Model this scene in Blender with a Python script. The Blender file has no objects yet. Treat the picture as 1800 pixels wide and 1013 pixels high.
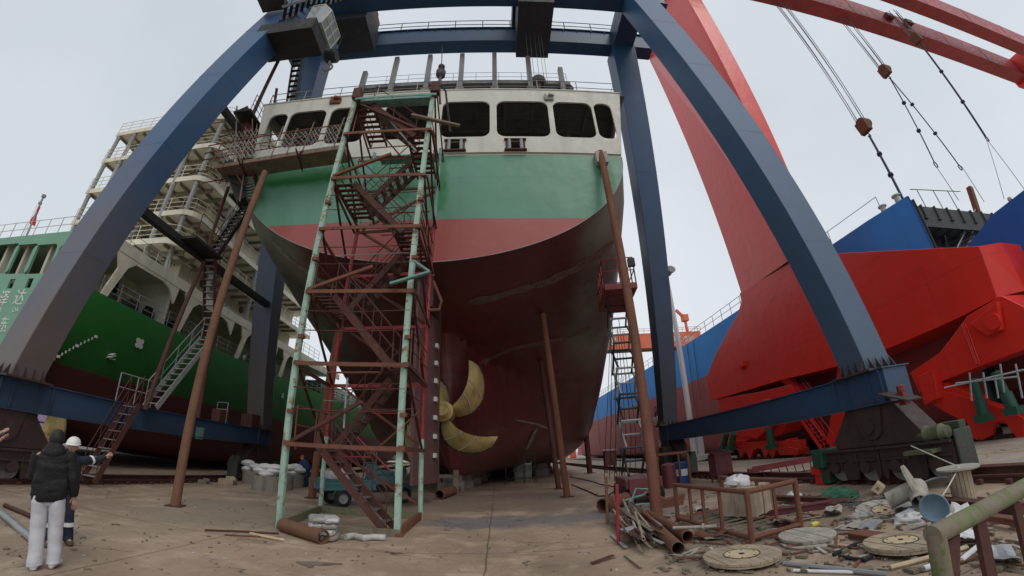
import bpy, math, random
import numpy as np
from mathutils import Vector, Matrix, geometry, noise
S = bpy.context.scene
C = S.collection
R = math.radians
random.seed(7)
# ---------------------------------------------------------------- camera (ultra wide phone lens, so a fisheye type projection)
K1, K3 = 1.4123627648933235, -0.2284785601839689
BAS = Matrix(((0.9989447858685326, 0.015840278175495718, -0.04310916808979927),
              (-0.033278615171980636, -0.3972402549492375, -0.9171110694022289),
              (-0.03165199137979906, 0.9175779342569153, -0.3962939388970078)))
EYE = Vector((0, 0, 1.75))
cd = bpy.data.cameras.new('camera')
cam = bpy.data.objects.new('camera', cd)
C.objects.link(cam)
cam.matrix_world = Matrix.Translation(EYE) @ BAS.to_4x4()
cd.type = 'PANO'
cd.sensor_width = 36.0
cd.sensor_height = 36.0 * 576 / 1024
cd.clip_start = 0.05
cd.clip_end = 3000
pc = cd if hasattr(cd, 'panorama_type') else cd.cycles
pc.panorama_type = 'FISHEYE_LENS_POLYNOMIAL'
pc.fisheye_fov = R(200)
pc.fisheye_polynomial_k0 = 0.0
pc.fisheye_polynomial_k1 = -K1 / 20
pc.fisheye_polynomial_k2 = 0.0
pc.fisheye_polynomial_k3 = -K3 / 8000
pc.fisheye_polynomial_k4 = 0.0
S.camera = cam
# ---------------------------------------------------------------- overcast sky and a soft sun
wd = bpy.data.worlds.new('World')
S.world = wd
wd.use_nodes = True
nt = wd.node_tree
bg = nt.nodes['Background']
sky = nt.nodes.new('ShaderNodeTexSky')
sky.sky_type = 'NISHITA'
sky.sun_disc = False
sky.sun_elevation = R(50)
sky.sun_rotation = R(150)
sky.dust_density = 4
sky.air_density = 1.5
tc = nt.nodes.new('ShaderNodeTexCoord')
nz = nt.nodes.new('ShaderNodeTexNoise')
nz.inputs['Scale'].default_value = 1.3
nz.inputs['Detail'].default_value = 5
nt.links.new(tc.outputs['Generated'], nz.inputs['Vector'])
cr = nt.nodes.new('ShaderNodeValToRGB')
cr.color_ramp.elements[0].position = 0.3
cr.color_ramp.elements[0].color = (5.5, 5.95, 6.4, 1)
cr.color_ramp.elements[1].position = 0.7
cr.color_ramp.elements[1].color = (7.3, 7.55, 7.9, 1)
nt.links.new(nz.outputs['Fac'], cr.inputs['Fac'])
mx = nt.nodes.new('ShaderNodeMix')
mx.data_type = 'RGBA'
mx.inputs[0].default_value = 0.86
nt.links.new(sky.outputs[0], mx.inputs[6])
nt.links.new(cr.outputs[0], mx.inputs[7])
nt.links.new(mx.outputs[2], bg.inputs['Color'])
bg.inputs['Strength'].default_value = 0.1
sl = bpy.data.lights.new('sun', 'SUN')
sl.energy = 0.5
sl.angle = R(25)
sl.color = (1, 0.97, 0.93)
so = bpy.data.objects.new('sun', sl)
C.objects.link(so)
so.rotation_euler = (R(40), 0, R(30))
S.view_settings.view_transform = 'Standard'
S.view_settings.look = 'None'
S.view_settings.exposure = 0.26
S.view_settings.gamma = 1
S.cycles.max_bounces = 5
S.cycles.diffuse_bounces = 3

# ---------------------------------------------------------------- picture point -> ray -> place in the yard
def ray(x, y):
    a, b = (x - 900) / 1000, -(y - 506.5) / 1000
    r = math.hypot(a, b) + 1e-9
    th = K1 * r + K3 * r ** 3
    s = math.sin(th) / r
    return BAS @ Vector((a * s, b * s, -math.cos(th)))
def G(x, y, z=0.0):
    d = ray(x, y); t = (z - EYE.z) / d.z
    return EYE + d * t
def PX(x, y, X):
    d = ray(x, y); return EYE + d * (X / d.x)
def PY(x, y, Y):
    d = ray(x, y); return EYE + d * (Y / d.y)

# ---------------------------------------------------------------- materials
MAT = {}
def nodes(name):
    m = bpy.data.materials.new(name); m.use_nodes = True
    return m, m.node_tree, m.node_tree.nodes['Principled BSDF']
def noise_fac(t, scale, lo, hi, detail=5, stretch=None, rough=0.6):
    g = t.nodes.new('ShaderNodeNewGeometry')
    src = g.outputs['Position']
    if stretch:
        mp = t.nodes.new('ShaderNodeMapping'); mp.inputs['Scale'].default_value = stretch
        t.links.new(src, mp.inputs['Vector']); src = mp.outputs[0]
    n = t.nodes.new('ShaderNodeTexNoise')
    n.inputs['Scale'].default_value = scale; n.inputs['Detail'].default_value = detail; n.inputs['Roughness'].default_value = rough
    t.links.new(src, n.inputs['Vector'])
    r = t.nodes.new('ShaderNodeMapRange')
    r.inputs['From Min'].default_value = lo; r.inputs['From Max'].default_value = hi
    t.links.new(n.outputs['Fac'], r.inputs['Value'])
    return r.outputs[0], n.outputs['Fac']
def mixc(t, fac, a, b):
    m = t.nodes.new('ShaderNodeMix'); m.data_type = 'RGBA'
    for i, v in ((6, a), (7, b)):
        if isinstance(v, (tuple, list)): m.inputs[i].default_value = (*v[:3], 1)
        else: t.links.new(v, m.inputs[i])
    if isinstance(fac, float): m.inputs[0].default_value = fac
    else: t.links.new(fac, m.inputs[0])
    return m.outputs[2]
def paint(name, col, rust=0.0, rustcol=(0.16, 0.07, 0.035), dirt=0.25, rough=0.5, scale=1.0, streak=True, bump=0.15, metal=0.0, dirtcol=None):
    m, t, b = nodes(name)
    d1, _ = noise_fac(t, 0.7 * scale, 0.35, 0.7, 6)
    dc = dirtcol or tuple(c * 0.55 for c in col)
    dm = t.nodes.new('ShaderNodeMath'); dm.operation = 'MULTIPLY'; dm.inputs[1].default_value = dirt * 2
    t.links.new(d1, dm.inputs[0])
    c = mixc(t, dm.outputs[0], col, dc)
    if streak:
        s1, _ = noise_fac(t, 2.2 * scale, 0.5, 0.75, 4, (1, 1, 0.12))
        sm = t.nodes.new('ShaderNodeMath'); sm.operation = 'MULTIPLY'; sm.inputs[1].default_value = dirt * 1.4
        t.links.new(s1, sm.inputs[0])
        c = mixc(t, sm.outputs[0], c, tuple(x * 0.5 for x in dc))
    if rust > 0:
        f, _ = noise_fac(t, 1.6 * scale, 0.72 - rust * 0.45, 0.80 - rust * 0.42, 8, None, 0.72)
        c = mixc(t, f, c, rustcol)
        f2, _ = noise_fac(t, 9 * scale, 0.62, 0.68, 4)
        fm = t.nodes.new('ShaderNodeMath'); fm.operation = 'MULTIPLY'; fm.inputs[1].default_value = min(1, rust * 1.3)
        t.links.new(f2, fm.inputs[0])
        c = mixc(t, fm.outputs[0], c, tuple(x * 0.7 for x in rustcol))
    t.links.new(c, b.inputs['Base Color'])
    rf, raw = noise_fac(t, 5 * scale, 0.3, 0.7, 3)
    mr = t.nodes.new('ShaderNodeMapRange'); mr.inputs['To Min'].default_value = max(0.1, rough - 0.12); mr.inputs['To Max'].default_value = min(1, rough + 0.18)
    t.links.new(rf, mr.inputs['Value']); t.links.new(mr.outputs[0], b.inputs['Roughness'])
    b.inputs['Metallic'].default_value = metal
    if bump:
        bp = t.nodes.new('ShaderNodeBump'); bp.inputs['Strength'].default_value = bump; bp.inputs['Distance'].default_value = 0.03
        t.links.new(raw, bp.inputs['Height']); t.links.new(bp.outputs[0], b.inputs['Normal'])
    MAT[name] = m
    return m
paint('crane_blue', (0.022, 0.078, 0.18), rust=0.3, rustcol=(0.10, 0.075, 0.062), dirt=0.4, rough=0.42)
def weathered(name, col, low, zmid, zsoft, rough=0.45):
    m, t, b = nodes(name)
    g = t.nodes.new('ShaderNodeNewGeometry'); sp = t.nodes.new('ShaderNodeSeparateXYZ'); t.links.new(g.outputs['Position'], sp.inputs[0])
    _, raw = noise_fac(t, 0.22, 0, 1, 6, (1, 1, 0.5), 0.6)
    a = t.nodes.new('ShaderNodeMath'); a.operation = 'MULTIPLY_ADD'; a.inputs[1].default_value = -zsoft * 2.6
    t.links.new(raw, a.inputs[0]); t.links.new(sp.outputs[2], a.inputs[2])
    r = t.nodes.new('ShaderNodeMapRange'); r.inputs['From Min'].default_value = zmid + zsoft - zsoft * 1.3; r.inputs['From Max'].default_value = zmid - zsoft - zsoft * 1.3
    t.links.new(a.outputs[0], r.inputs['Value'])
    fm = t.nodes.new('ShaderNodeMath'); fm.operation = 'MULTIPLY'; fm.inputs[1].default_value = 0.85; t.links.new(r.outputs[0], fm.inputs[0])
    c = mixc(t, fm.outputs[0], col, low)
    f, _ = noise_fac(t, 0.8, 0.35, 0.75, 8, None, 0.7); f2 = t.nodes.new('ShaderNodeMath'); f2.operation = 'MULTIPLY'; f2.inputs[1].default_value = 0.4; t.links.new(f, f2.inputs[0])
    c = mixc(t, f2.outputs[0], c, tuple(x * .6 for x in low))
    f, _ = noise_fac(t, 3.0, 0.66, 0.74, 7, None, 0.7); f2 = t.nodes.new('ShaderNodeMath'); f2.operation = 'MULTIPLY'; f2.inputs[1].default_value = 0.7; t.links.new(f, f2.inputs[0])
    c = mixc(t, f2.outputs[0], c, (0.10, 0.065, 0.05))
    t.links.new(c, b.inputs['Base Color']); b.inputs['Roughness'].default_value = rough
    _, raw = noise_fac(t, 4, 0, 1, 3); bp = t.nodes.new('ShaderNodeBump'); bp.inputs['Strength'].default_value = 0.15; bp.inputs['Distance'].default_value = 0.03
    t.links.new(raw, bp.inputs['Height']); t.links.new(bp.outputs[0], b.inputs['Normal'])
    MAT[name] = m
weathered('crane_leg', (0.02, 0.085, 0.205), (0.16, 0.122, 0.095), 8, 6)
weathered('crane_leg_right', (0.022, 0.088, 0.20), (0.08, 0.11, 0.145), 7, 7)
weathered('crane_leg_rear', (0.018, 0.072, 0.17), (0.055, 0.045, 0.045), 9, 6)
weathered('crane_beam', (0.02, 0.08, 0.185), (0.05, 0.055, 0.065), 2.1, 1.4)
paint('crane_grime', (0.035, 0.04, 0.05), rust=0.35, rustcol=(0.07, 0.04, 0.03), dirt=0.3, rough=0.6)
paint('black_steel', (0.025, 0.024, 0.025), rust=0.3, rustcol=(0.06, 0.03, 0.02), rough=0.6)
paint('bogie_brown', (0.055, 0.035, 0.032), rust=0.35, rustcol=(0.09, 0.05, 0.035), rough=0.6, scale=2)
paint('rust', (0.18, 0.07, 0.042), rust=0.3, rustcol=(0.09, 0.035, 0.02), rough=0.85, scale=2.5)
paint('rust_orange', (0.18, 0.088, 0.05), rust=0.35, rustcol=(0.13, 0.05, 0.025), rough=0.85, scale=3)
paint('rust_dark', (0.095, 0.034, 0.026), rust=0.3, rustcol=(0.13, 0.055, 0.035), rough=0.8, scale=3)
paint('mint', (0.36, 0.53, 0.43), rust=0.42, rustcol=(0.20, 0.09, 0.04), dirt=0.2, rough=0.55, scale=2.4)
paint('teal_paint', (0.16, 0.34, 0.30), rust=0.3, rustcol=(0.13, 0.07, 0.04), rough=0.6, scale=2)
paint('red_post', (0.30, 0.025, 0.03), rust=0.25, rustcol=(0.12, 0.04, 0.03), rough=0.55, scale=2)
paint('red_girder', (0.42, 0.05, 0.06), rust=0.0, dirt=0.3, rough=0.45, scale=0.5)
paint('green_motor', (0.02, 0.09, 0.06), rust=0.1, rough=0.5)
paint('white_paint', (0.62, 0.60, 0.50), rust=0.12, rustcol=(0.26, 0.17, 0.09), dirt=0.25, rough=0.55)
paint('ship_cream', (0.80, 0.755, 0.60), rust=0.2, rustcol=(0.36, 0.26, 0.17), dirt=0.25, rough=0.55)
paint('ship_white', (0.62, 0.615, 0.54), rust=0.14, rustcol=(0.36, 0.30, 0.22), dirt=0.2, rough=0.5)
paint('deck_under', (0.33, 0.31, 0.25), rust=0.3, rustcol=(0.2, 0.13, 0.08), dirt=0.4, rough=0.7)
paint('ship_grey', (0.36, 0.37, 0.37), rust=0.1, dirt=0.3, rough=0.55)
paint('ship_green', (0.13, 0.34, 0.235), rust=0.0, dirt=0.1, rough=0.4)
paint('interior_dark', (0.17, 0.17, 0.16), rust=0.2, dirt=0.3, rough=0.8)
paint('dark_frames', (0.075, 0.08, 0.075), rust=0.35, rustcol=(0.10, 0.06, 0.04), rough=0.8, scale=2)
paint('grey_steel', (0.30, 0.31, 0.31), rust=0.15, rough=0.5, scale=2)
paint('tread_grey', (0.17, 0.16, 0.15), rust=0.4, rustcol=(0.12, 0.06, 0.045), rough=0.7, scale=3)
paint('galv', (0.45, 0.47, 0.48), rust=0.05, rough=0.4, scale=3, metal=0.4)
paint('white_clean', (0.75, 0.76, 0.76), rust=0.03, dirt=0.12, rough=0.4)
paint('rope', (0.13, 0.13, 0.13), streak=False, rough=0.7, bump=0)
paint('navy_sling', (0.03, 0.04, 0.08), streak=False, rough=0.8, bump=0)
paint('bronze', (0.56, 0.43, 0.17), dirt=0.35, rough=0.45, scale=2.5, metal=0.2, dirtcol=(0.26, 0.17, 0.06))
paint('zinc', (0.62, 0.62, 0.60), dirt=0.2, rough=0.5, bump=0)
paint('rubber', (0.018, 0.018, 0.019), dirt=0.3, rough=0.85)
paint('truck_teal', (0.07, 0.20, 0.22), rust=0.3, dirt=0.35, rough=0.5, scale=3)
paint('wood', (0.44, 0.35, 0.25), rust=0.2, rustcol=(0.17, 0.13, 0.09), dirt=0.45, rough=0.85, scale=4)
paint('wood_pale', (0.62, 0.48, 0.31), rust=0.05, rustcol=(0.25, 0.18, 0.1), dirt=0.3, rough=0.8, scale=4)
paint('wood_grey', (0.45, 0.41, 0.35), rust=0.2, rustcol=(0.16, 0.13, 0.11), dirt=0.4, rough=0.9, scale=5)
paint('plank', (0.22, 0.18, 0.13), rust=0.2, rustcol=(0.12, 0.09, 0.06), dirt=0.4, rough=0.9, scale=3)
paint('plastic_white', (0.66, 0.66, 0.65), dirt=0.25, rough=0.45, scale=6, streak=False)
paint('plastic_bag', (0.55, 0.54, 0.52), dirt=0.4, rough=0.4, scale=8, streak=False)
paint('bag_paper', (0.40, 0.37, 0.33), dirt=0.45, rough=0.7, scale=8, streak=False)
paint('drum_blue', (0.02, 0.10, 0.34), rust=0.05, rough=0.4)
paint('green_rail', (0.17, 0.21, 0.085), rust=0.62, rustcol=(0.20, 0.165, 0.12), dirt=.45, rough=0.85, scale=5)
paint('tarp_green', (0.02, 0.11, 0.06), dirt=0.3, rough=0.6, scale=5)
paint('maroon_box', (0.15, 0.035, 0.04), rust=0.15, rough=0.5)
paint('lift_red', (0.22, 0.03, 0.032), rust=0.15, rough=0.5, scale=2)
paint('orange_crane', (0.72, 0.16, 0.08), rust=0, dirt=0.2, rough=0.5, scale=0.2)
paint('rudder_paint', (0.15, 0.075, 0.075), rust=0.2, rustcol=(0.11, 0.05, 0.045), dirt=0.3, rough=0.5)
paint('flag_red', (0.55, 0.02, 0.02), dirt=0.1, rough=0.8, bump=0)
paint('white_mark', (0.72, 0.73, 0.70), dirt=0.2, rough=0.6, bump=0)
paint('yellow_line', (0.50, 0.33, 0.06), dirt=0.4, rough=0.8, scale=3, bump=0)
paint('jacket_black', (0.007, 0.007, 0.008), dirt=0.1, rough=0.75, scale=8, streak=False)
paint('jacket_navy', (0.014, 0.02, 0.035), dirt=0.1, rough=0.8, scale=8, streak=False)
paint('trousers_white', (0.60, 0.61, 0.66), dirt=0.15, rough=0.85, scale=6, streak=False)
paint('trousers_navy', (0.02, 0.028, 0.05), dirt=0.2, rough=0.85, scale=6, streak=False)
paint('skin', (0.50, 0.28, 0.20), dirt=0.05, rough=0.55, scale=9, streak=False, bump=0)
paint('hair', (0.012, 0.010, 0.010), dirt=0.1, rough=0.6, scale=20, streak=False)
paint('helmet_white', (0.78, 0.78, 0.76), dirt=0.05, rough=0.3, streak=False, bump=0)
paint('helmet_red', (0.55, 0.02, 0.02), dirt=0.05, rough=0.3, streak=False, bump=0)
paint('reflective', (0.72, 0.73, 0.74), dirt=0.05, rough=0.35, streak=False, bump=0)
paint('overall_blue', (0.03, 0.06, 0.14), dirt=0.2, rough=0.8, streak=False)
paint('shoe_brown', (0.12, 0.09, 0.06), dirt=0.3, rough=0.7, streak=False)
paint('eye_dark', (0.01, 0.01, 0.01), dirt=0, rough=0.4, streak=False, bump=0)
paint('black_rubber_hose', (0.015, 0.015, 0.015), dirt=0.2, rough=0.6, streak=False, bump=0)
paint('motor_olive', (0.13, 0.14, 0.08), rust=0.25, rough=0.55, scale=5)
paint('guard_dark', (0.05, 0.065, 0.05), rust=.4, rustcol=(.09, .055, .04), rough=.6, scale=3)
paint('interior_edge', (0.05, 0.04, 0.03), rough=.6)
paint('yellow_plastic', (0.62, 0.55, 0.10), dirt=0.1, rough=0.4, streak=False, bump=0)
paint('pipe_blue_grey', (0.16, 0.24, 0.30), dirt=0.2, rough=0.5, scale=4)
paint('concrete_block', (0.28, 0.25, 0.21), dirt=0.35, rough=0.9, scale=4)
paint('purple_paint', (0.36, 0.25, 0.42), dirt=0.2, rough=0.6, scale=3)
m, t, b = nodes('glass'); b.inputs['Base Color'].default_value = (0.45, 0.5, 0.52, 1); b.inputs['Roughness'].default_value = 0.12
b.inputs['Transmission Weight'].default_value = 0.35; MAT['glass'] = m

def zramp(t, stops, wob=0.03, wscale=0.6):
    """colour by height above the ground (paint bands of a hull, painted sky glare on the red leg)"""
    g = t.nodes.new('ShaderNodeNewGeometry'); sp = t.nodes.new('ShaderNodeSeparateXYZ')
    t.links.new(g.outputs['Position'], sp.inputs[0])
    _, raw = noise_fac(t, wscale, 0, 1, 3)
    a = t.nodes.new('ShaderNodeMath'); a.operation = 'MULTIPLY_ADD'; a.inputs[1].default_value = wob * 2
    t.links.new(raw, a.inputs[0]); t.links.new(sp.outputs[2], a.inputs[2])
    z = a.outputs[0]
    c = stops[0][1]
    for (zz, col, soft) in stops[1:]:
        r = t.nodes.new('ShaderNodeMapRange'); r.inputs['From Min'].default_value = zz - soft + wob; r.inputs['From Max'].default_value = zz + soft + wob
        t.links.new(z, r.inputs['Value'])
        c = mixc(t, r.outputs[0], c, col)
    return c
def hull_mat(name, stops, wob=0.03, patch=None, rough=0.42, weld=1.0, seams=True, dirt=0.35, flank=False, boxes=(), wide=1.0):
    m, t, b = nodes(name)
    c = zramp(t, stops, wob)
    if flank:
        g = t.nodes.new('ShaderNodeNewGeometry'); sp = t.nodes.new('ShaderNodeSeparateXYZ'); t.links.new(g.outputs['Position'], sp.inputs[0])
        _, raw = noise_fac(t, 0.35, 0, 1, 6)
        def sm(src, lo, hi, add=0.0):
            a = t.nodes.new('ShaderNodeMath'); a.operation = 'MULTIPLY_ADD'; a.inputs[1].default_value = add; t.links.new(raw, a.inputs[0]); t.links.new(src, a.inputs[2])
            r = t.nodes.new('ShaderNodeMapRange'); r.interpolation_type = 'SMOOTHSTEP'; r.inputs['From Min'].default_value = lo; r.inputs['From Max'].default_value = hi; t.links.new(a.outputs[0], r.inputs['Value']); return r.outputs[0]
        ax = t.nodes.new('ShaderNodeMath'); ax.operation = 'ADD'; ax.inputs[1].default_value = 1.9; t.links.new(sp.outputs[0], ax.inputs[0])
        ab = t.nodes.new('ShaderNodeMath'); ab.operation = 'ABSOLUTE'; t.links.new(ax.outputs[0], ab.inputs[0])
        mm = t.nodes.new('ShaderNodeMath'); mm.operation = 'MULTIPLY'; t.links.new(sm(ab.outputs[0], 5.6, 7.2, 1.5), mm.inputs[0]); t.links.new(sm(sp.outputs[2], 6.4, 8.2, 1.2), mm.inputs[1])
        c = mixc(t, mm.outputs[0], c, (0.19, 0.205, 0.165))
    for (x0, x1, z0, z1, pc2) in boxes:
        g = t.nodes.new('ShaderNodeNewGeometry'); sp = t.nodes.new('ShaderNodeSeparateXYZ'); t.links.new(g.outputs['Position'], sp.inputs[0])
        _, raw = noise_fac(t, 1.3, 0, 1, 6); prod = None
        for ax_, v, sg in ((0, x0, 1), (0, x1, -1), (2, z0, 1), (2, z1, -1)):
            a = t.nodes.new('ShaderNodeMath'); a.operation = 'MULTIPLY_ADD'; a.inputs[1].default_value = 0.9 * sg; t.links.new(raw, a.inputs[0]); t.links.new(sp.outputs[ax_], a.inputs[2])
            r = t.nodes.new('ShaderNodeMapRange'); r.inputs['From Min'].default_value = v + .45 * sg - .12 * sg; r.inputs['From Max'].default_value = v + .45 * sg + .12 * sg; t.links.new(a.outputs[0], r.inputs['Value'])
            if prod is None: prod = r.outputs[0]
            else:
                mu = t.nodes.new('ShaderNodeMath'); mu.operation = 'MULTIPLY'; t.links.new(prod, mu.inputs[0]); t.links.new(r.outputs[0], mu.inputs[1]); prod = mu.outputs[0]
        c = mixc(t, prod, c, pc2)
    if patch:
        for (pc_, sc, lo, hi, amt, st) in patch:
            f, _ = noise_fac(t, sc, lo, hi, 7, st, 0.65)
            fm = t.nodes.new('ShaderNodeMath'); fm.operation = 'MULTIPLY'; fm.inputs[1].default_value = amt
            t.links.new(f, fm.inputs[0]); c = mixc(t, fm.outputs[0], c, pc_)
    dk = mixc(t, 0.45, c, (0.02, 0.015, 0.014))
    f, _ = noise_fac(t, 0.5, 0.4, 0.75, 7)
    fm = t.nodes.new('ShaderNodeMath'); fm.operation = 'MULTIPLY'; fm.inputs[1].default_value = dirt
    t.links.new(f, fm.inputs[0]); c = mixc(t, fm.outputs[0], c, dk)
    s1, _ = noise_fac(t, 1.8, 0.52, 0.75, 4, (1, 1, 0.08))
    fm = t.nodes.new('ShaderNodeMath'); fm.operation = 'MULTIPLY'; fm.inputs[1].default_value = dirt
    t.links.new(s1, fm.inputs[0]); c = mixc(t, fm.outputs[0], c, dk)
    if seams:
        g = t.nodes.new('ShaderNodeNewGeometry'); sp = t.nodes.new('ShaderNodeSeparateXYZ'); t.links.new(g.outputs['Position'], sp.inputs[0])
        for ax, per in ((2, 2.05), (1, 5.2)):
            w = t.nodes.new('ShaderNodeMath'); w.operation = 'PINGPONG'; w.inputs[1].default_value = per / 2
            t.links.new(sp.outputs[ax], w.inputs[0])
            r = t.nodes.new('ShaderNodeMapRange'); r.inputs['From Min'].default_value = 0.025 * max(1, wide); r.inputs['From Max'].default_value = 0.0
            t.links.new(w.outputs[0], r.inputs['Value'])
            fm = t.nodes.new('ShaderNodeMath'); fm.operation = 'MULTIPLY'; fm.inputs[1].default_value = 0.35 * weld
            t.links.new(r.outputs[0], fm.inputs[0]); c = mixc(t, fm.outputs[0], c, dk)
    t.links.new(c, b.inputs['Base Color'])
    b.inputs['Roughness'].default_value = rough
    _, raw = noise_fac(t, 0.9, 0, 1, 2)
    bp = t.nodes.new('ShaderNodeBump'); bp.inputs['Strength'].default_value = 0.25; bp.inputs['Distance'].default_value = 0.12
    t.links.new(raw, bp.inputs['Height']); t.links.new(bp.outputs[0], b.inputs['Normal'])
    MAT[name] = m
    return m
MARO = (0.13, 0.024, 0.026)
hull_mat('hull_main', [(0, MARO), (8.5, (0.10, 0.035, 0.03), 1.3), (12.3, (0.15, 0.20, 0.165), 0.3), (13.55, (0.58, 0.57, 0.48), 0.02)], 0.25, flank=True,
         patch=[((0.17, 0.15, 0.125), 0.35, 0.56, 0.66, 0.3, (1, 1, 2.5)), ((0.20, 0.10, 0.09), 1.4, 0.66, 0.7, 0.5, (1, 0.5, 3)), ((0.05, 0.012, 0.014), 0.25, 0.45, 0.6, 0.5, None)], rough=0.4, seams=False)
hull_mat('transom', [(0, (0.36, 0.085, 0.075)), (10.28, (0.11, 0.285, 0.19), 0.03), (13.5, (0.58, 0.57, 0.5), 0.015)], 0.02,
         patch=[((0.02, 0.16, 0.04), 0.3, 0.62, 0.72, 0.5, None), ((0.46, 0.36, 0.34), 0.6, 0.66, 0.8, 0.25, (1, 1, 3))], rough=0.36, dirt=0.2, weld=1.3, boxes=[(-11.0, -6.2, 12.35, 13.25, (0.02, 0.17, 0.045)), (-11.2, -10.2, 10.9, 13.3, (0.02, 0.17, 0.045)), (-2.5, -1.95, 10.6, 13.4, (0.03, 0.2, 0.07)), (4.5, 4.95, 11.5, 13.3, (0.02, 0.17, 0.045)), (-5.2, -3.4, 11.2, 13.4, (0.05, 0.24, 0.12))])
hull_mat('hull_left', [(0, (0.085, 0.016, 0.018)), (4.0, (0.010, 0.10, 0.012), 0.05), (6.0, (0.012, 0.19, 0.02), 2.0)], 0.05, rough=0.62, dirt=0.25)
hull_mat('stern_left', [(0, (0.30, 0.08, 0.07)), (4.0, (0.15, 0.34, 0.23), 0.03)], 0.02, rough=0.45, dirt=0.15)
hull_mat('hull_blue', [(0, (0.10, 0.02, 0.025)), (0.8, (0.36, 0.075, 0.07), 0.6), (7.7, (0.03, 0.25, 0.68), 0.05)], 0.03,
         patch=[((0.24, 0.16, 0.2), 0.5, 0.6, 0.75, 0.3, (1, 1, 0.3))], rough=0.65, dirt=0.25)
hull_mat('red_crane', [(0, (0.72, 0.030, 0.018))], patch=[((0.62, 0.14, 0.12), 0.4, 0.55, 0.8, 0.22, (1, 1.6, .5)), ((0.42, 0.03, 0.03), 0.9, 0.6, 0.72, 0.35, (1, .6, 3)), ((0.3, 0.06, 0.05), 5, 0.70, 0.73, 0.5, None)], rough=0.36, dirt=0.16, weld=1.1, wide=1.8)
hull_mat('red_sky_glare', [(0, (0.72, 0.04, 0.028)), (26, (0.72, 0.085, 0.07), 14)], 0.4, patch=[((0.62, 0.2, 0.18), 0.35, 0.5, 0.8, 0.3, (1, 1.6, .25)), ((0.42, 0.03, 0.03), 0.7, 0.6, 0.72, 0.35, (1, .4, 3))], rough=0.32, dirt=0.14, weld=1.0, wide=2.5)  # red leg: sky reflection painted into the colour, paler with height
hull_mat('block_blue', [(0, (0.12, 0.02, 0.025)), (5.9, (0.015, 0.10, 0.38), 0.05)], 0.02, rough=0.45, dirt=0.15)

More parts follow.
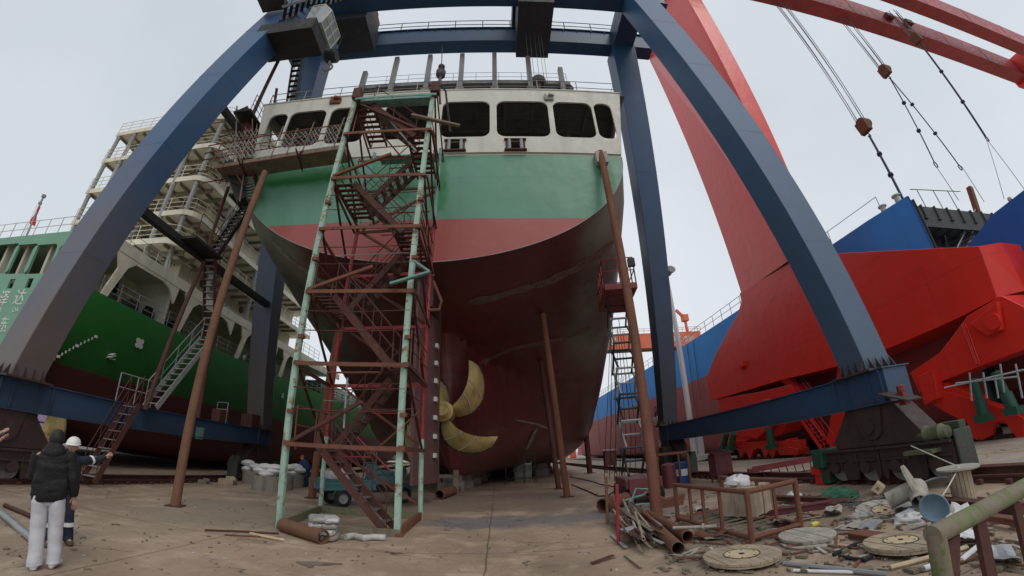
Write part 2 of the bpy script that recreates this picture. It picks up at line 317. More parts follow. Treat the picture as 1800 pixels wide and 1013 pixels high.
paint('hull_scuff', (0.18, 0.11, 0.095), rust=0.4, rustcol=(0.10, 0.03, 0.03), dirt=0.4, rough=0.6, scale=3)
paint('hull_scuff2', (0.27, 0.26, 0.22), rust=0.4, rustcol=(0.10, 0.05, 0.045), dirt=0.4, rough=0.6, scale=3)
def ground_mat(name, base, dark, light, seams=0.0, wet=True, stains=()):
    m, t, b = nodes(name)
    f1, _ = noise_fac(t, 0.22, 0.38, 0.66, 8, None, 0.65)
    c = mixc(t, f1, base, dark)
    f2, _ = noise_fac(t, 1.1, 0.5, 0.72, 8, None, 0.7)
    c = mixc(t, f2, c, light)
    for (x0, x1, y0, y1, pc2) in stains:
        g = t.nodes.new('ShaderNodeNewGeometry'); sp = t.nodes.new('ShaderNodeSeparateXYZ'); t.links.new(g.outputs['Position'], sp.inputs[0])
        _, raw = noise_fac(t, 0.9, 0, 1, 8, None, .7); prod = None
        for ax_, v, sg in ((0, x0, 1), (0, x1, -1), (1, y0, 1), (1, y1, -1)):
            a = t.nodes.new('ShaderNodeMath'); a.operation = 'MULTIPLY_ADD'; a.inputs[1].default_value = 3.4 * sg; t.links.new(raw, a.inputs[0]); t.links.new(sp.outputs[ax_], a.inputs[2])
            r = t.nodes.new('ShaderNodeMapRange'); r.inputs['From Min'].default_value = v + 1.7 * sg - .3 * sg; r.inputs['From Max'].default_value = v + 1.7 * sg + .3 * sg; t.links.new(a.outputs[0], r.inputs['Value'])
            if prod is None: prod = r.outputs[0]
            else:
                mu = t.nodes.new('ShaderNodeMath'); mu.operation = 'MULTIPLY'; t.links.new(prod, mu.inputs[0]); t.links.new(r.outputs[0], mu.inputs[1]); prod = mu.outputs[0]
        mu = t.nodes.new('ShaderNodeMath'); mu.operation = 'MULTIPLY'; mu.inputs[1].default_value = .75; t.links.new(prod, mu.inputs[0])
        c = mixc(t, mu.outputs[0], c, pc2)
    # cracks in the slab
    vo = t.nodes.new('ShaderNodeTexVoronoi'); vo.feature = 'DISTANCE_TO_EDGE'; vo.inputs['Scale'].default_value = 0.42
    gg = t.nodes.new('ShaderNodeNewGeometry'); nn = t.nodes.new('ShaderNodeTexNoise'); nn.inputs['Scale'].default_value = 1.3; nn.inputs['Detail'].default_value = 6
    va = t.nodes.new('ShaderNodeVectorMath'); va.operation = 'MULTIPLY_ADD'; va.inputs[1].default_value = (1.2, 1.2, 0)
    t.links.new(gg.outputs['Position'], nn.inputs['Vector']); t.links.new(nn.outputs['Color'], va.inputs[0]); t.links.new(gg.outputs['Position'], va.inputs[2]); t.links.new(va.outputs[0], vo.inputs['Vector'])
    r = t.nodes.new('ShaderNodeMapRange'); r.inputs['From Min'].default_value = 0.008; r.inputs['From Max'].default_value = 0.002; t.links.new(vo.outputs['Distance'], r.inputs['Value'])
    fx, _ = noise_fac(t, 0.35, 0.48, 0.56, 3)
    mu = t.nodes.new('ShaderNodeMath'); mu.operation = 'MULTIPLY'; t.links.new(r.outputs[0], mu.inputs[0]); t.links.new(fx, mu.inputs[1])
    c = mixc(t, mu.outputs[0], c, tuple(x * .35 for x in dark))
    f3, _ = noise_fac(t, 9, 0.55, 0.72, 6, None, 0.7)
    fm = t.nodes.new('ShaderNodeMath'); fm.operation = 'MULTIPLY'; fm.inputs[1].default_value = 0.55
    t.links.new(f3, fm.inputs[0]); c = mixc(t, fm.outputs[0], c, tuple(x * 0.45 for x in dark))
    f4, _ = noise_fac(t, 1.5, 0.63, 0.68, 5, (0.35, 2.2, 1))
    fm = t.nodes.new('ShaderNodeMath'); fm.operation = 'MULTIPLY'; fm.inputs[1].default_value = 0.35
    t.links.new(f4, fm.inputs[0]); c = mixc(t, fm.outputs[0], c, tuple(x * 0.4 for x in dark))
    if seams:
        g = t.nodes.new('ShaderNodeNewGeometry'); sp = t.nodes.new('ShaderNodeSeparateXYZ')
        _, raw = noise_fac(t, 1.5, 0, 1, 4)
        t.links.new(g.outputs['Position'], sp.inputs[0])
        for ax, per, off in ((0, 5.0, 0.19), (1, 4.4, 1.15)):
            a0 = t.nodes.new('ShaderNodeMath'); a0.operation = 'MULTIPLY_ADD'; a0.inputs[1].default_value = 0.10
            t.links.new(raw, a0.inputs[0]); t.links.new(sp.outputs[ax], a0.inputs[2])
            a1 = t.nodes.new('ShaderNodeMath'); a1.operation = 'ADD'; a1.inputs[1].default_value = off + per * 40
            t.links.new(a0.outputs[0], a1.inputs[0])
            w = t.nodes.new('ShaderNodeMath'); w.operation = 'PINGPONG'; w.inputs[1].default_value = per / 2
            t.links.new(a1.outputs[0], w.inputs[0])
            r = t.nodes.new('ShaderNodeMapRange'); r.inputs['From Min'].default_value = 0.022; r.inputs['From Max'].default_value = 0.004
            t.links.new(w.outputs[0], r.inputs['Value'])
            fm = t.nodes.new('ShaderNodeMath'); fm.operation = 'MULTIPLY'; fm.inputs[1].default_value = seams
            t.links.new(r.outputs[0], fm.inputs[0]); c = mixc(t, fm.outputs[0], c, tuple(x * 0.3 for x in dark))
    t.links.new(c, b.inputs['Base Color'])
    rr, raw = noise_fac(t, 0.6, 0.35, 0.7, 6)
    mr = t.nodes.new('ShaderNodeMapRange'); mr.inputs['To Min'].default_value = 0.5 if wet else 0.8; mr.inputs['To Max'].default_value = 0.95
    t.links.new(rr, mr.inputs['Value']); t.links.new(mr.outputs[0], b.inputs['Roughness'])
    _, raw = noise_fac(t, 7, 0, 1, 8, None, 0.7)
    bp = t.nodes.new('ShaderNodeBump'); bp.inputs['Strength'].default_value = 0.45; bp.inputs['Distance'].default_value = 0.03
    t.links.new(raw, bp.inputs['Height']); t.links.new(bp.outputs[0], b.inputs['Normal'])
    MAT[name] = m
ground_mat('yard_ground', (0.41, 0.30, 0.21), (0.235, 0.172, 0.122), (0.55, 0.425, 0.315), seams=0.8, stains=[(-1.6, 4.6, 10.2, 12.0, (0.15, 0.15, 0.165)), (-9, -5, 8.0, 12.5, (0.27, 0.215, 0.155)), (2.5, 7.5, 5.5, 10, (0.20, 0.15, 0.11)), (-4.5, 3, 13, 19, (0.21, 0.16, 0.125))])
ground_mat('road_concrete', (0.36, 0.31, 0.25), (0.27, 0.23, 0.185), (0.44, 0.39, 0.32), seams=0.3, wet=False)

# ---------------------------------------------------------------- mesh builder
def wloc(o):
    v = Vector((0, 0, 0))
    while o is not None:
        v += o.location; o = o.parent
    return v
class M:
    def __init__(s): s.v = []; s.f = []; s.mi = []; s.cur = 0
    def add(s, vs, fs):
        n = len(s.v); s.v += [Vector(v) for v in vs]
        for f in fs: s.f.append(tuple(i + n for i in f)); s.mi.append(s.cur)
        return s
    def box(s, c, d, rz=0.0, rot=None):
        hx, hy, hz = d[0] / 2, d[1] / 2, d[2] / 2
        m = rot if rot is not None else Matrix.Rotation(rz, 3, 'Z')
        vs = [Vector(c) + m @ Vector((x * hx, y * hy, z * hz)) for x in (-1, 1) for y in (-1, 1) for z in (-1, 1)]
        return s.add(vs, [(0, 1, 3, 2), (4, 6, 7, 5), (0, 4, 5, 1), (2, 3, 7, 6), (0, 2, 6, 4), (1, 5, 7, 3)])
    def bb(s, lo, hi):
        return s.box([(a + b) / 2 for a, b in zip(lo, hi)], [abs(b - a) for a, b in zip(lo, hi)])
    def bar(s, p, q, w, h=None, up=(0, 0, 1), w2=None, h2=None):
        p, q = Vector(p), Vector(q); h = w if h is None else h
        d = (q - p).normalized(); u = Vector(up)
        if abs(d.dot(u)) > 0.98: u = Vector((0, 1, 0)) if abs(d.y) < 0.9 else Vector((1, 0, 0))
        a = d.cross(u).normalized(); b = a.cross(d).normalized()
        w2 = w if w2 is None else w2; h2 = h if h2 is None else h2
        vs = [p + a * x * w / 2 + b * y * h / 2 for x, y in ((-1, -1), (1, -1), (1, 1), (-1, 1))] + \
             [q + a * x * w2 / 2 + b * y * h2 / 2 for x, y in ((-1, -1), (1, -1), (1, 1), (-1, 1))]
        return s.add(vs, [(0, 3, 2, 1), (4, 5, 6, 7), (0, 1, 5, 4), (1, 2, 6, 5), (2, 3, 7, 6), (3, 0, 4, 7)])
    def angle(s, p, q, w, t=0.012, up=(0, 0, 1)):
        """an L section bar"""
        p, q = Vector(p), Vector(q); d = (q - p).normalized(); u = Vector(up)
        if abs(d.dot(u)) > 0.98: u = Vector((0, 1, 0))
        a = d.cross(u).normalized(); b = a.cross(d).normalized()
        s.bar(p + b * (w / 2), q + b * (w / 2), t, w, u)
        return s.bar(p + a * (w / 2 + t / 2 + 0.001), q + a * (w / 2 + t / 2 + 0.001), w, t, u)
    def tube(s, pts, r, n=8, r2=None, caps=True, closed=False):
        pts = [Vector(p) for p in pts]; k = len(pts); rings = []
        for i, p in enumerate(pts):
            a = pts[i - 1] if (i > 0 or closed) else p
            b = pts[(i + 1) % k] if (i < k - 1 or closed) else p
            d = (b - a).normalized() if (b - a).length > 1e-6 else Vector((0, 0, 1))
            u = Vector((0, 0, 1)) if abs(d.z) < 0.9 else Vector((0, 1, 0))
            x = d.cross(u).normalized(); y = x.cross(d).normalized()
            rr = r if r2 is None else r + (r2 - r) * i / max(1, k - 1)
            rings.append([p + x * math.cos(2 * math.pi * j / n) * rr + y * math.sin(2 * math.pi * j / n) * rr for j in range(n)])
        n0 = len(s.v); vs = [v for ring in rings for v in ring]; fs = []
        for i in range(k if closed else k - 1):
            for j in range(n):
                i2 = (i + 1) % k
                fs.append((i * n + j, i * n + (j + 1) % n, i2 * n + (j + 1) % n, i2 * n + j))
        if caps and not closed:
            fs.append(tuple(range(n - 1, -1, -1))); fs.append(tuple((k - 1) * n + j for j in range(n)))
        return s.add(vs, fs)
    def pipe(s, p, q, ro, ri, n=16):
        """an open hollow pipe"""
        p, q = Vector(p), Vector(q); d = (q - p).normalized()
        u = Vector((0, 0, 1)) if abs(d.z) < 0.9 else Vector((0, 1, 0))
        x = d.cross(u).normalized(); y = x.cross(d).normalized()
        vs = []
        for c, r in ((p, ro), (q, ro), (q, ri), (p, ri)):
            vs += [c + (x * math.cos(2 * math.pi * j / n) + y * math.sin(2 * math.pi * j / n)) * r for j in range(n)]
        fs = []
        for k in range(4):
            for j in range(n):
                a, b = k * n, ((k + 1) % 4) * n
                fs.append((a + j, a + (j + 1) % n, b + (j + 1) % n, b + j))
        return s.add(vs, fs)
    def lathe(s, c, axis, prof, n=24, closed=False):
        """prof: list of (distance along axis, radius)"""
        c = Vector(c); d = Vector(axis).normalized(); u = Vector((0, 0, 1)) if abs(d.z) < 0.9 else Vector((0, 1, 0))
        x = d.cross(u).normalized(); y = x.cross(d).normalized(); vs = []; fs = []
        for (h, r) in prof:
            vs += [c + d * h + (x * math.cos(2 * math.pi * j / n) + y * math.sin(2 * math.pi * j / n)) * max(r, 1e-4) for j in range(n)]
        k = len(prof)
        for i in range(k if closed else k - 1):
            i2 = (i + 1) % k
            for j in range(n): fs.append((i * n + j, i * n + (j + 1) % n, i2 * n + (j + 1) % n, i2 * n + j))
        return s.add(vs, fs)
    def prism(s, pts, vec, holes=()):
        """flat outline (with holes) given depth along vec"""
        vec = Vector(vec); loops = [[Vector(p) for p in pts]] + [[Vector(p) for p in h] for h in holes]
        allp = [p for l in loops for p in l]; n = len(allp)
        tri = geometry.tessellate_polygon(loops)
        fs = [tuple(t_) for t_ in tri] + [tuple(i + n for i in reversed(t_)) for t_ in tri]
        o = 0
        for l in loops:
            k = len(l)
            for i in range(k): fs.append((o + i, o + (i + 1) % k, n + o + (i + 1) % k, n + o + i))
            o += k
        return s.add(allp + [p + vec for p in allp], fs)
    def grid(s, rows, flip=False, cols_closed=False):
        n = len(rows[0]); vs = [v for r in rows for v in r]; fs = []
        for i in range(len(rows) - 1):
            for j in range(n if cols_closed else n - 1):
                q = (i * n + j, i * n + (j + 1) % n, (i + 1) * n + (j + 1) % n, (i + 1) * n + j)
                fs.append(q[::-1] if flip else q)
        return s.add(vs, fs)
    def build(s, name, mats, parent=None, smooth=False, bevel=0.0, label=None):
        me = bpy.data.meshes.new(name); off = wloc(parent)
        me.from_pydata([v - off for v in s.v], [], s.f)
        if not isinstance(mats, (list, tuple)): mats = [mats]
        for x in mats: me.materials.append(MAT[x])
        if len(mats) > 1: me.polygons.foreach_set('material_index', s.mi)
        import bmesh
        bm = bmesh.new(); bm.from_mesh(me); bmesh.ops.recalc_face_normals(bm, faces=bm.faces); bm.to_mesh(me); bm.free()
        if smooth:
            me.polygons.foreach_set('use_smooth', [True] * len(me.polygons))
            try: me.set_sharp_from_angle(angle=R(38))
            except Exception: pass
        me.update()
        o = bpy.data.objects.new(name, me); C.objects.link(o); o.parent = parent
        if bevel:
            md = o.modifiers.new('bevel', 'BEVEL'); md.width = bevel; md.segments = 2; md.limit_method = 'ANGLE'; md.angle_limit = R(50)
        if label: o['label'] = label
        return o
def tag(o, label=None, cat=None, group=None, kind=None):
    for k, v in (('label', label), ('category', cat), ('group', group), ('kind', kind)):
        if v: o[k] = v
    return o
def thing(name, label, cat, loc=(0, 0, 0), group=None):
    o = bpy.data.objects.new(name, None); C.objects.link(o); o.location = loc; o.empty_display_size = 0.3
    return tag(o, label, cat, group)
def dup(root, loc, rz=0.0, label=None, group=None, scale=None):
    r = root.copy(); C.objects.link(r); r.location = loc; r.rotation_euler = (0, 0, rz)
    if scale: r.scale = scale
    if label: r['label'] = label
    if group: r['group'] = group
    def kids(a, b):
        for ch in list(a.children):
            c = ch.copy(); C.objects.link(c); c.parent = b; kids(ch, c)
    kids(root, r)
    return r
def railing(pts, h=1.0, gap=1.2, r=0.02, bars=2, n=5):
    m = M(); pts = [Vector(p) for p in pts]; up = Vector((0, 0, 1))
    for k in range(1, bars + 1):
        m.tube([p + up * h * k / bars for p in pts], r, n)
    for a, b in zip(pts, pts[1:]):
        k = max(1, int((b - a).length / gap))
        for i in range(k + 1):
            p = a.lerp(b, i / k); m.tube([p, p + up * h], r * 1.15, n)
    return m
def rrect(x0, z0, x1, z1, r, f, n=5):
    """rounded rectangle in (x,z), mapped by f"""
    out = []
    for cx, cz, a0 in ((x1 - r, z1 - r, 0), (x0 + r, z1 - r, 90), (x0 + r, z0 + r, 180), (x1 - r, z0 + r, 270)):
        for i in range(n + 1):
            a = R(a0 + 90 * i / n); out.append(f(cx + r * math.cos(a), cz + r * math.sin(a)))
    return out
def stair_parts(root, p, q, width, across, n, mat, tread_mat, rail_side=(1,), rail=True, sw=0.03, sh=0.2):
    """a straight flight from p up to q; across = unit vector of its width"""
    p, q, ac = Vector(p), Vector(q), Vector(across).normalized()
    fl = M()
    for s_ in (-1, 1):
        fl.bar(p + ac * s_ * width / 2, q + ac * s_ * width / 2, sw, sh)
    f = fl.build('stair_flight', mat, root)
    tr = M(); run = Vector((q.x - p.x, q.y - p.y, 0)).normalized()
    for i in range(n):
        c = p.lerp(q, (i + 0.7) / n)
        a = c - run * 0.09 - ac * width / 2 * 0.94; b = c - run * 0.09 + ac * width / 2 * 0.94
        tr.add([a, b, b + run * 0.17, a + run * 0.17, a - Vector((0, 0, .025)), b - Vector((0, 0, .025)), b + run * 0.17 - Vector((0, 0, .025)), a + run * 0.17 - Vector((0, 0, .025))],
               [(0, 1, 2, 3), (7, 6, 5, 4), (0, 4, 5, 1), (1, 5, 6, 2), (2, 6, 7, 3), (3, 7, 4, 0)])
    tr.build('treads', tread_mat, f)
    if rail:
        for s_ in rail_side:
            h = M(); o = ac * s_ * width / 2; up = Vector((0, 0, 0.95))
            h.tube([p + o + up, q + o + up], 0.018, 5); h.tube([p + o + up * .5, q + o + up * .5], 0.012, 5)
            k = max(2, int((q - p).length / 0.8))
            for i in range(k + 1):
                b = p.lerp(q, i / k) + o; h.tube([b, b + up], 0.014, 5)
            h.build('handrail', mat, f)
    return f
def text_mesh(name, s, size, mat, parent, origin, xdir, zdir, ext=0.01, font=None):
    cu = bpy.data.curves.new(name, 'FONT'); cu.body = s; cu.size = size; cu.extrude = ext; cu.resolution_u = 3
    if font: cu.font = font
    ob = bpy.data.objects.new(name, cu); C.objects.link(ob)
    bpy.context.view_layer.update()
    me = bpy.data.meshes.new_from_object(ob.evaluated_get(bpy.context.evaluated_depsgraph_get()))
    C.objects.unlink(ob); bpy.data.objects.remove(ob)
    x = Vector(xdir).normalized(); z = Vector(zdir).normalized(); y = z.cross(x)
    mt = Matrix((x, z, -y)).transposed().to_4x4()
    me.transform(Matrix.Translation(Vector(origin) - wloc(parent)) @ mt)
    me.materials.clear(); me.materials.append(MAT[mat])
    o = bpy.data.objects.new(name, me); C.objects.link(o); o.parent = parent
    return o
V3 = Vector
def disc(m, c, ax, r, w, n=20):
    c = V3(c); a = V3(ax).normalized(); m.lathe(c - a * w / 2, a, [(0, 0), (0, r), (w, r), (w, 0)], n); return m
# ================================================================ setting: ground, road, rails
g = M(); g.add([(-900, -400, 0), (900, -400, 0), (900, 1500, 0), (-900, 1500, 0)], [(0, 1, 2, 3)])
tag(g.build('ground', 'yard_ground'), kind='structure')
g = M(); g.add([(10.0, -40, 0.004), (60, -40, 0.004), (60, 400, 0.004), (10.0, 400, 0.004)], [(0, 1, 2, 3)])
tag(g.build('road', 'road_concrete'), kind='structure')
g = M(); g.add([(13.3, -20, 0.008), (13.42, -20, 0.008), (13.42, 120, 0.008), (13.3, 120, 0.008)], [(0, 1, 2, 3)])
tag(g.build('road_line', 'yellow_line'), kind='structure')
def rail_track(x, y0, y1, label, z=0.0):
    t_ = thing('crane_rail', label, 'rail', (x, y0, 0), 'crane rails along the slipway')
    m = M(); m.bb((x - 0.035, y0, 0.10), (x + 0.035, y1, 0.15)); m.bb((x - 0.01, y0, 0.03), (x + 0.01, y1, 0.10)); m.bb((x - 0.08, y0, 0.012), (x + 0.08, y1, 0.03))
    m.build('rail_bar', 'rust_dark', t_)
    k = M()
    y = max(y0, -2)
    while y < min(y1, 45):
        k.box((x - 0.16, y, 0.05), (0.12, 0.09, 0.09)); k.box((x + 0.16, y, 0.05), (0.12, 0.09, 0.09)); y += 0.55
    o = k.build('rail_clips', 'rust_dark', t_); o['kind'] = 'stuff'
rail_track(-12.9, -20, 60, 'rusty crane rail on the left side of the yard')
rail_track(9.2, -20, 110, 'rusty crane rail under the right legs of the blue crane')
rail_track(16.8, -20, 150, 'crane rail under the red crane bogies')
for nm, x0, x1, lab in (('kerb_beam', 9.75, 9.95, 'long dark steel kerb beam beside the right crane rail'), ('kerb_beam', -13.75, -13.55, 'low dark steel beam behind the left crane rail')):
    m = M(); m.bb((x0, -10, 0.0), (x1, 70, 0.2)); m.bb((x0 - 0.06, -10, 0.2), (x1 + 0.06, 70, 0.225)); tag(m.build(nm, 'rust_dark'), lab, 'kerb beam')

# ================================================================ the ship on the slip
SHIP = thing('cargo_ship', 'green and red ship stern with white mooring deck, standing on the slipway in the middle', 'ship', (-1.2, 13, 0))
HB = 8.43
def itp(y, pts):
    if y <= pts[0][0]: return pts[0][1]
    for (a, b), (c, d) in zip(pts, pts[1:]):
        if y <= c:
            t_ = (y - a) / (c - a); return b + (d - b) * t_
    return pts[-1][1]
CX = [(13, -2.83), (21, -1.8), (27, -1.25), (40, -1.1)]
ZS = [(13, 13.5), (14, 12.2), (16.6, 11.0), (19.5, 9.7), (24, 8.1), (28, 6.4), (36.5, 4.1), (43, 2.4)]
ZC = [(13, 8.42), (16, 7.5), (18.5, 6.8), (22, 5.6), (26, 3.9), (31, 1.6), (36, 0.8), (60, 0.75)]
PP = [(13, 2.0), (20, 2.3), (28, 3.0), (45, 4.5)]
SW = [(17.4, 0.3), (18.1, 0.4), (19, 0.6), (21, 1.2), (24, 2.7), (28, 5.2), (33, 7.6), (60, 8.4)]
ZK = [(17.4, 7.2), (17.8, 5.2), (18.1, 2.6), (18.35, 1.6), (18.8, 1.05), (19.6, 0.8), (21, 0.72), (60, 0.72)]
def hull_bottom(u, Y):
    zs, zc, p = itp(Y, ZS), itp(Y, ZC), itp(Y, PP)
    z = zs - (zs - zc) * (max(0.0, 1 - abs(u) ** p)) ** (1 / p)
    if Y > 17.4:
        dx = abs(u) * HB; w = itp(Y, SW)
        sk = itp(Y, ZK) + 1.6 * (dx / w) ** 2.6
        k = 1.1
        h = max(k - abs(z - sk), 0) / k
        z = min(z, sk) - h * h * k / 4
    return z
ys = [13 + i * 0.5 for i in range(9)] + [17.4, 17.6, 17.8, 18.0, 18.12, 18.3, 18.5, 18.8, 19.2, 19.6, 20.3, 21, 22, 23, 24, 25, 26, 27.5, 29, 31, 33, 36, 39, 43, 50, 60, 75, 85, 92]
NU = 96
rows = []
for Y in ys:
    cx = itp(Y, CX); bf = 1.0 if Y < 75 else math.cos((Y - 75) / 17 * 1.35)
    row = [V3((cx - HB * bf, Y, 13.6))]
    for i in range(NU + 1):
        u = -math.cos(math.pi * i / NU); row.append(V3((cx + HB * bf * u, Y, hull_bottom(u, Y))))
    row.append(V3((cx + HB * bf, Y, 13.6)))
    rows.append(row)
m = M(); m.grid(rows)
m.add(rows[-1], [tuple(range(len(rows[-1])))])
hull = m.build('hull', 'hull_main', SHIP, smooth=True)
# transom plate: the flat face that shows the two paint bands
m = M(); o = [p + V3((0, -0.012, 0)) for p in rows[0]]
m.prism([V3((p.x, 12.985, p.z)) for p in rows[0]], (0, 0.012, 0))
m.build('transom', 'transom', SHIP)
# thin bright edge along the foot of the transom
m = M(); m.tube([V3((p.x, 12.98, p.z)) for p in rows[0]][1:-1], 0.016, 5); m.build('edge_strip', 'ship_grey', SHIP)
# mooring deck bulwark with its row of openings
tl, tr_, br_, bl_ = PY(465, 190, 13), PY(1088, 167, 13), PY(1092, 276, 13), PY(447, 289, 13)
zt, zb_ = tr_.z - 0.02, 13.6
def xz(x, z): return V3((x, 12.9, z))
holes = []
for (x0, y0, x1, y1) in ((468, 203, 500, 256), (505, 197, 568, 254), (577, 192, 642, 250), (674, 187, 757, 247), (776, 183, 861, 245), (873, 183, 965, 243), (974, 182, 1043, 243), (1047, 183, 1078, 244)):
    a, b = PY((x0 + x1) / 2 - (x1 - x0) / 2, (y0 + y1) / 2, 13), PY((x0 + x1) / 2 + (x1 - x0) / 2, (y0 + y1) / 2, 13)
    zl, zh = 14.52, 16.87
    r_ = min(0.38, (b.x - a.x) * 0.42)
    holes.append(rrect(a.x, zl, b.x, zh, r_, xz))
for (x0, x1) in ((787, 813), (893, 919)):
    a, b = PY(x0, 264, 13), PY(x1, 264, 13)
    holes.append([xz(a.x, 13.72), xz(b.x, 13.72), xz(b.x, 14.27), xz(a.x, 14.27)])
m = M(); m.prism([xz(bl_.x, zb_), xz(br_.x, zb_), xz(tr_.x, zt), xz(tl.x, zt)], (0, 0.09, 0), holes)
m.build('bulwark', 'ship_white', SHIP)
m = M(); m.bb((tl.x - 0.02, 12.86, zt), (tr_.x + 0.02, 13.02, zt + 0.05)); m.build('bulwark_rim', 'ship_white', SHIP)
for (x0, x1) in ((787, 813), (893, 919)):
    a, b = PY(x0, 264, 13), PY(x1, 264, 13)
    f = M(); f.bb((a.x - 0.16, 12.8, 14.27), (b.x + 0.16, 12.9, 14.33)); f.bb((a.x - 0.16, 12.76, 13.64), (b.x + 0.16, 12.9, 13.7)); f.bb((a.x - .1, 12.85, 13.7), (a.x - .04, 12.9, 14.27)); f.bb((b.x + .04, 12.85, 13.7), (b.x + .1, 12.9, 14.27))
    fo = f.build('roller_fairlead', 'rust_dark', SHIP)
    for x in (a.x + 0.06, b.x - 0.06):
        r_ = M(); r_.tube([(x, 12.83, 13.7), (x, 12.83, 14.27)], 0.075, 10); r_.build('roller', 'grey_steel', fo, smooth=True)
# decks and sides behind the bulwark
m = M(); m.prism([V3((bl_.x + .1, 13.02, 13.61)), V3((br_.x - .1, 13.02, 13.61)), V3((br_.x + .9, 22, 13.61)), V3((bl_.x + 1.1, 22, 13.61))], (0, 0, .06)); m.build('mooring_deck', 'interior_dark', SHIP)
m = M(); m.bb((tl.x + 0.02, 13.03, zt - 0.02), (tr_.x + 0.3, 24, zt + 0.03))
for i in range(9): m.bb((tl.x + 0.2, 13.6 + i * 1.0, zt - 0.22), (tr_.x - 0.2, 13.66 + i * 1.0, zt - 0.02))
for i in range(12): m.bb((tl.x + 1.1 + i * 1.4, 13.1, zt - 0.3), (tl.x + 1.2 + i * 1.4, 21.8, zt - 0.22))
m.build('poop_deck', 'interior_dark', SHIP)
m = M(); m.bb((bl_.x - 0.1, 21.8, 13.6), (br_.x, 21.95, zt)); m.bb((0, 17, 13.7), (0.3, 17.3, zt)); m.bb((-5.5, 17, 13.7), (-5.2, 17.3, zt)); m.bb((3.9, 15.4, 13.7), (4.1, 15.6, zt - 0.2))
m.build('inner_bulkhead', 'interior_dark', SHIP)
for sx, e, et in ((1, br_, tr_), (-1, bl_, tl)):
    fr = lambda y_, z_: V3((e.x + (et.x - e.x) * (z_ - 13.6) / (zt - 13.6) + 0.129 * (min(y_, 21) - 13), y_, z_))
    hs = [[fr(y_, z_) for y_, z_ in ((13.7 + k * 2.6, 14.6), (15.6 + k * 2.6, 14.6), (15.6 + k * 2.6, 16.8), (13.7 + k * 2.6, 16.8))] for k in range(3)]
    m = M(); m.prism([fr(13.0, 13.6), fr(22, 13.6), fr(22, zt), fr(13.0, zt)], (-0.08 * sx, 0, 0), hs)
    m.build('side_bulwark', 'ship_white', SHIP)
for k in range(4):
    x = -9.5 + k * 4.1; m = M()
    m.lathe((x, 15.2, 13.68), (0, 0, 1), [(0, 0.25), (0.7, 0.2), (0.75, 0.28), (0.8, 0)], 12); m.lathe((x + 0.7, 15.2, 13.68), (0, 0, 1), [(0, 0.25), (0.7, 0.2), (0.75, 0.28), (0.8, 0)], 12)
    m.bb((x - 0.3, 14.9, 13.66), (x + 1.0, 15.5, 13.76)); m.build('bollard', 'grey_steel', SHIP, smooth=True)
# rust stained brackets on the rim
for (x, y, s_) in ((590, 178, 0.34), (965, 173, 0.26)):
    p = PY(x, y, 12.85); m = M(); m.box(p, (s_ * 1.6, 0.12, s_)); m.box(p + V3((0.1, -0.1, 0.12)), (s_, 0.16, s_ * 0.4), 0.3); m.box(p + V3((-s_ * .6, -.02, .1)), (s_ * .5, .1, s_ * 1.2), .1)
    m.build('bracket', 'rust' if s_ > 0.3 else 'bag_paper', SHIP)
# railing on the poop, posts and the long dark house on top
m = railing([(tl.x + 0.1, 13.1, zt + 0.05), (tr_.x - 0.1, 13.1, zt + 0.05), (tr_.x - 0.1, 22, zt + 0.05)], 0.95, 1.9, 0.022, 2); m.build('deck_railing', 'grey_steel', SHIP)
m = railing([(tl.x + 0.1, 13.1, zt + 0.05), (tl.x + 0.1, 22, zt + 0.05)], 0.95, 1.9, 0.022, 2); m.build('deck_railing', 'grey_steel', SHIP)
hy = 17.5
a, b = PY(637, 168, hy), PY(998, 160, hy)
z0 = zt + 0.03
m = M(); m.bb((a.x, hy, z0), (b.x, hy + 4, PY(820, 150, hy).z)); m.build('hatch_house', 'dark_frames', SHIP)
m = M(); zz = PY(820, 152, hy).z; m.bb((a.x - 0.2, hy - 0.25, zz), (b.x + 0.2, hy + 4.2, zz + 0.3)); m.build('house_roof', 'ship_grey', SHIP)
m = railing([(a.x, hy - 0.2, zz + 0.3), (b.x, hy - 0.2, zz + 0.3)], 0.9, 1.5, 0.015, 2); m.build('house_railing', 'grey_steel', SHIP)
m = M(); p = PY(997, 155, hy); m.tube([(p.x - 0.1, hy, p.z), (p.x - 0.1, hy + 3.5, p.z)], 0.55, 14); p = PY(947, 148, hy - .4); m.tube([(p.x, hy - 0.4, z0), p], 0.12, 8); m.lathe(p, (0, 0, 1), [(0, 0.15), (0.02, 0.42), (0.25, 0.5), (0.5, 0.42), (0.55, 0)], 14)
m.build('vent', 'interior_dark', SHIP, smooth=True)
for (x, yt, yb) in ((643, 128, 163), (699, 103, 160), (757, 99, 158), (813, 97, 166), (869, 96, 166), (927, 95, 163), (984, 121, 163)):
    t0, b0 = PY(x, yt, hy - 0.6), PY(x, yb, hy - 0.6)
    m = M(); m.bar((t0.x, t0.y, z0), t0, 0.3, 0.3, (0, 1, 0)); m.bb((t0.x - 0.26, t0.y - 0.22, z0 + (t0.z - z0) * .55), (t0.x + 0.26, t0.y + 0.22, z0 + (t0.z - z0) * .55 + 0.14))
    m.build('deck_post', 'ship_grey', SHIP)
p = PY(776, 120, hy - 1.2); q = PY(778, 70, hy - 1.2)
m = M(); m.tube([(p.x, p.y, z0), p], 0.16, 10, 0.1); m.tube([p, q], 0.03, 6); m.lathe(p - V3((0, 0, .9)), (0, 0, 1), [(0, .15), (.1, .3), (.5, .32), (.6, .1)], 10); m.lathe(p, (0, 0, 1), [(0, .1), (.05, .22), (.2, .22), (.25, .05)], 10)
m.build('light_mast', 'interior_dark', SHIP, smooth=True)
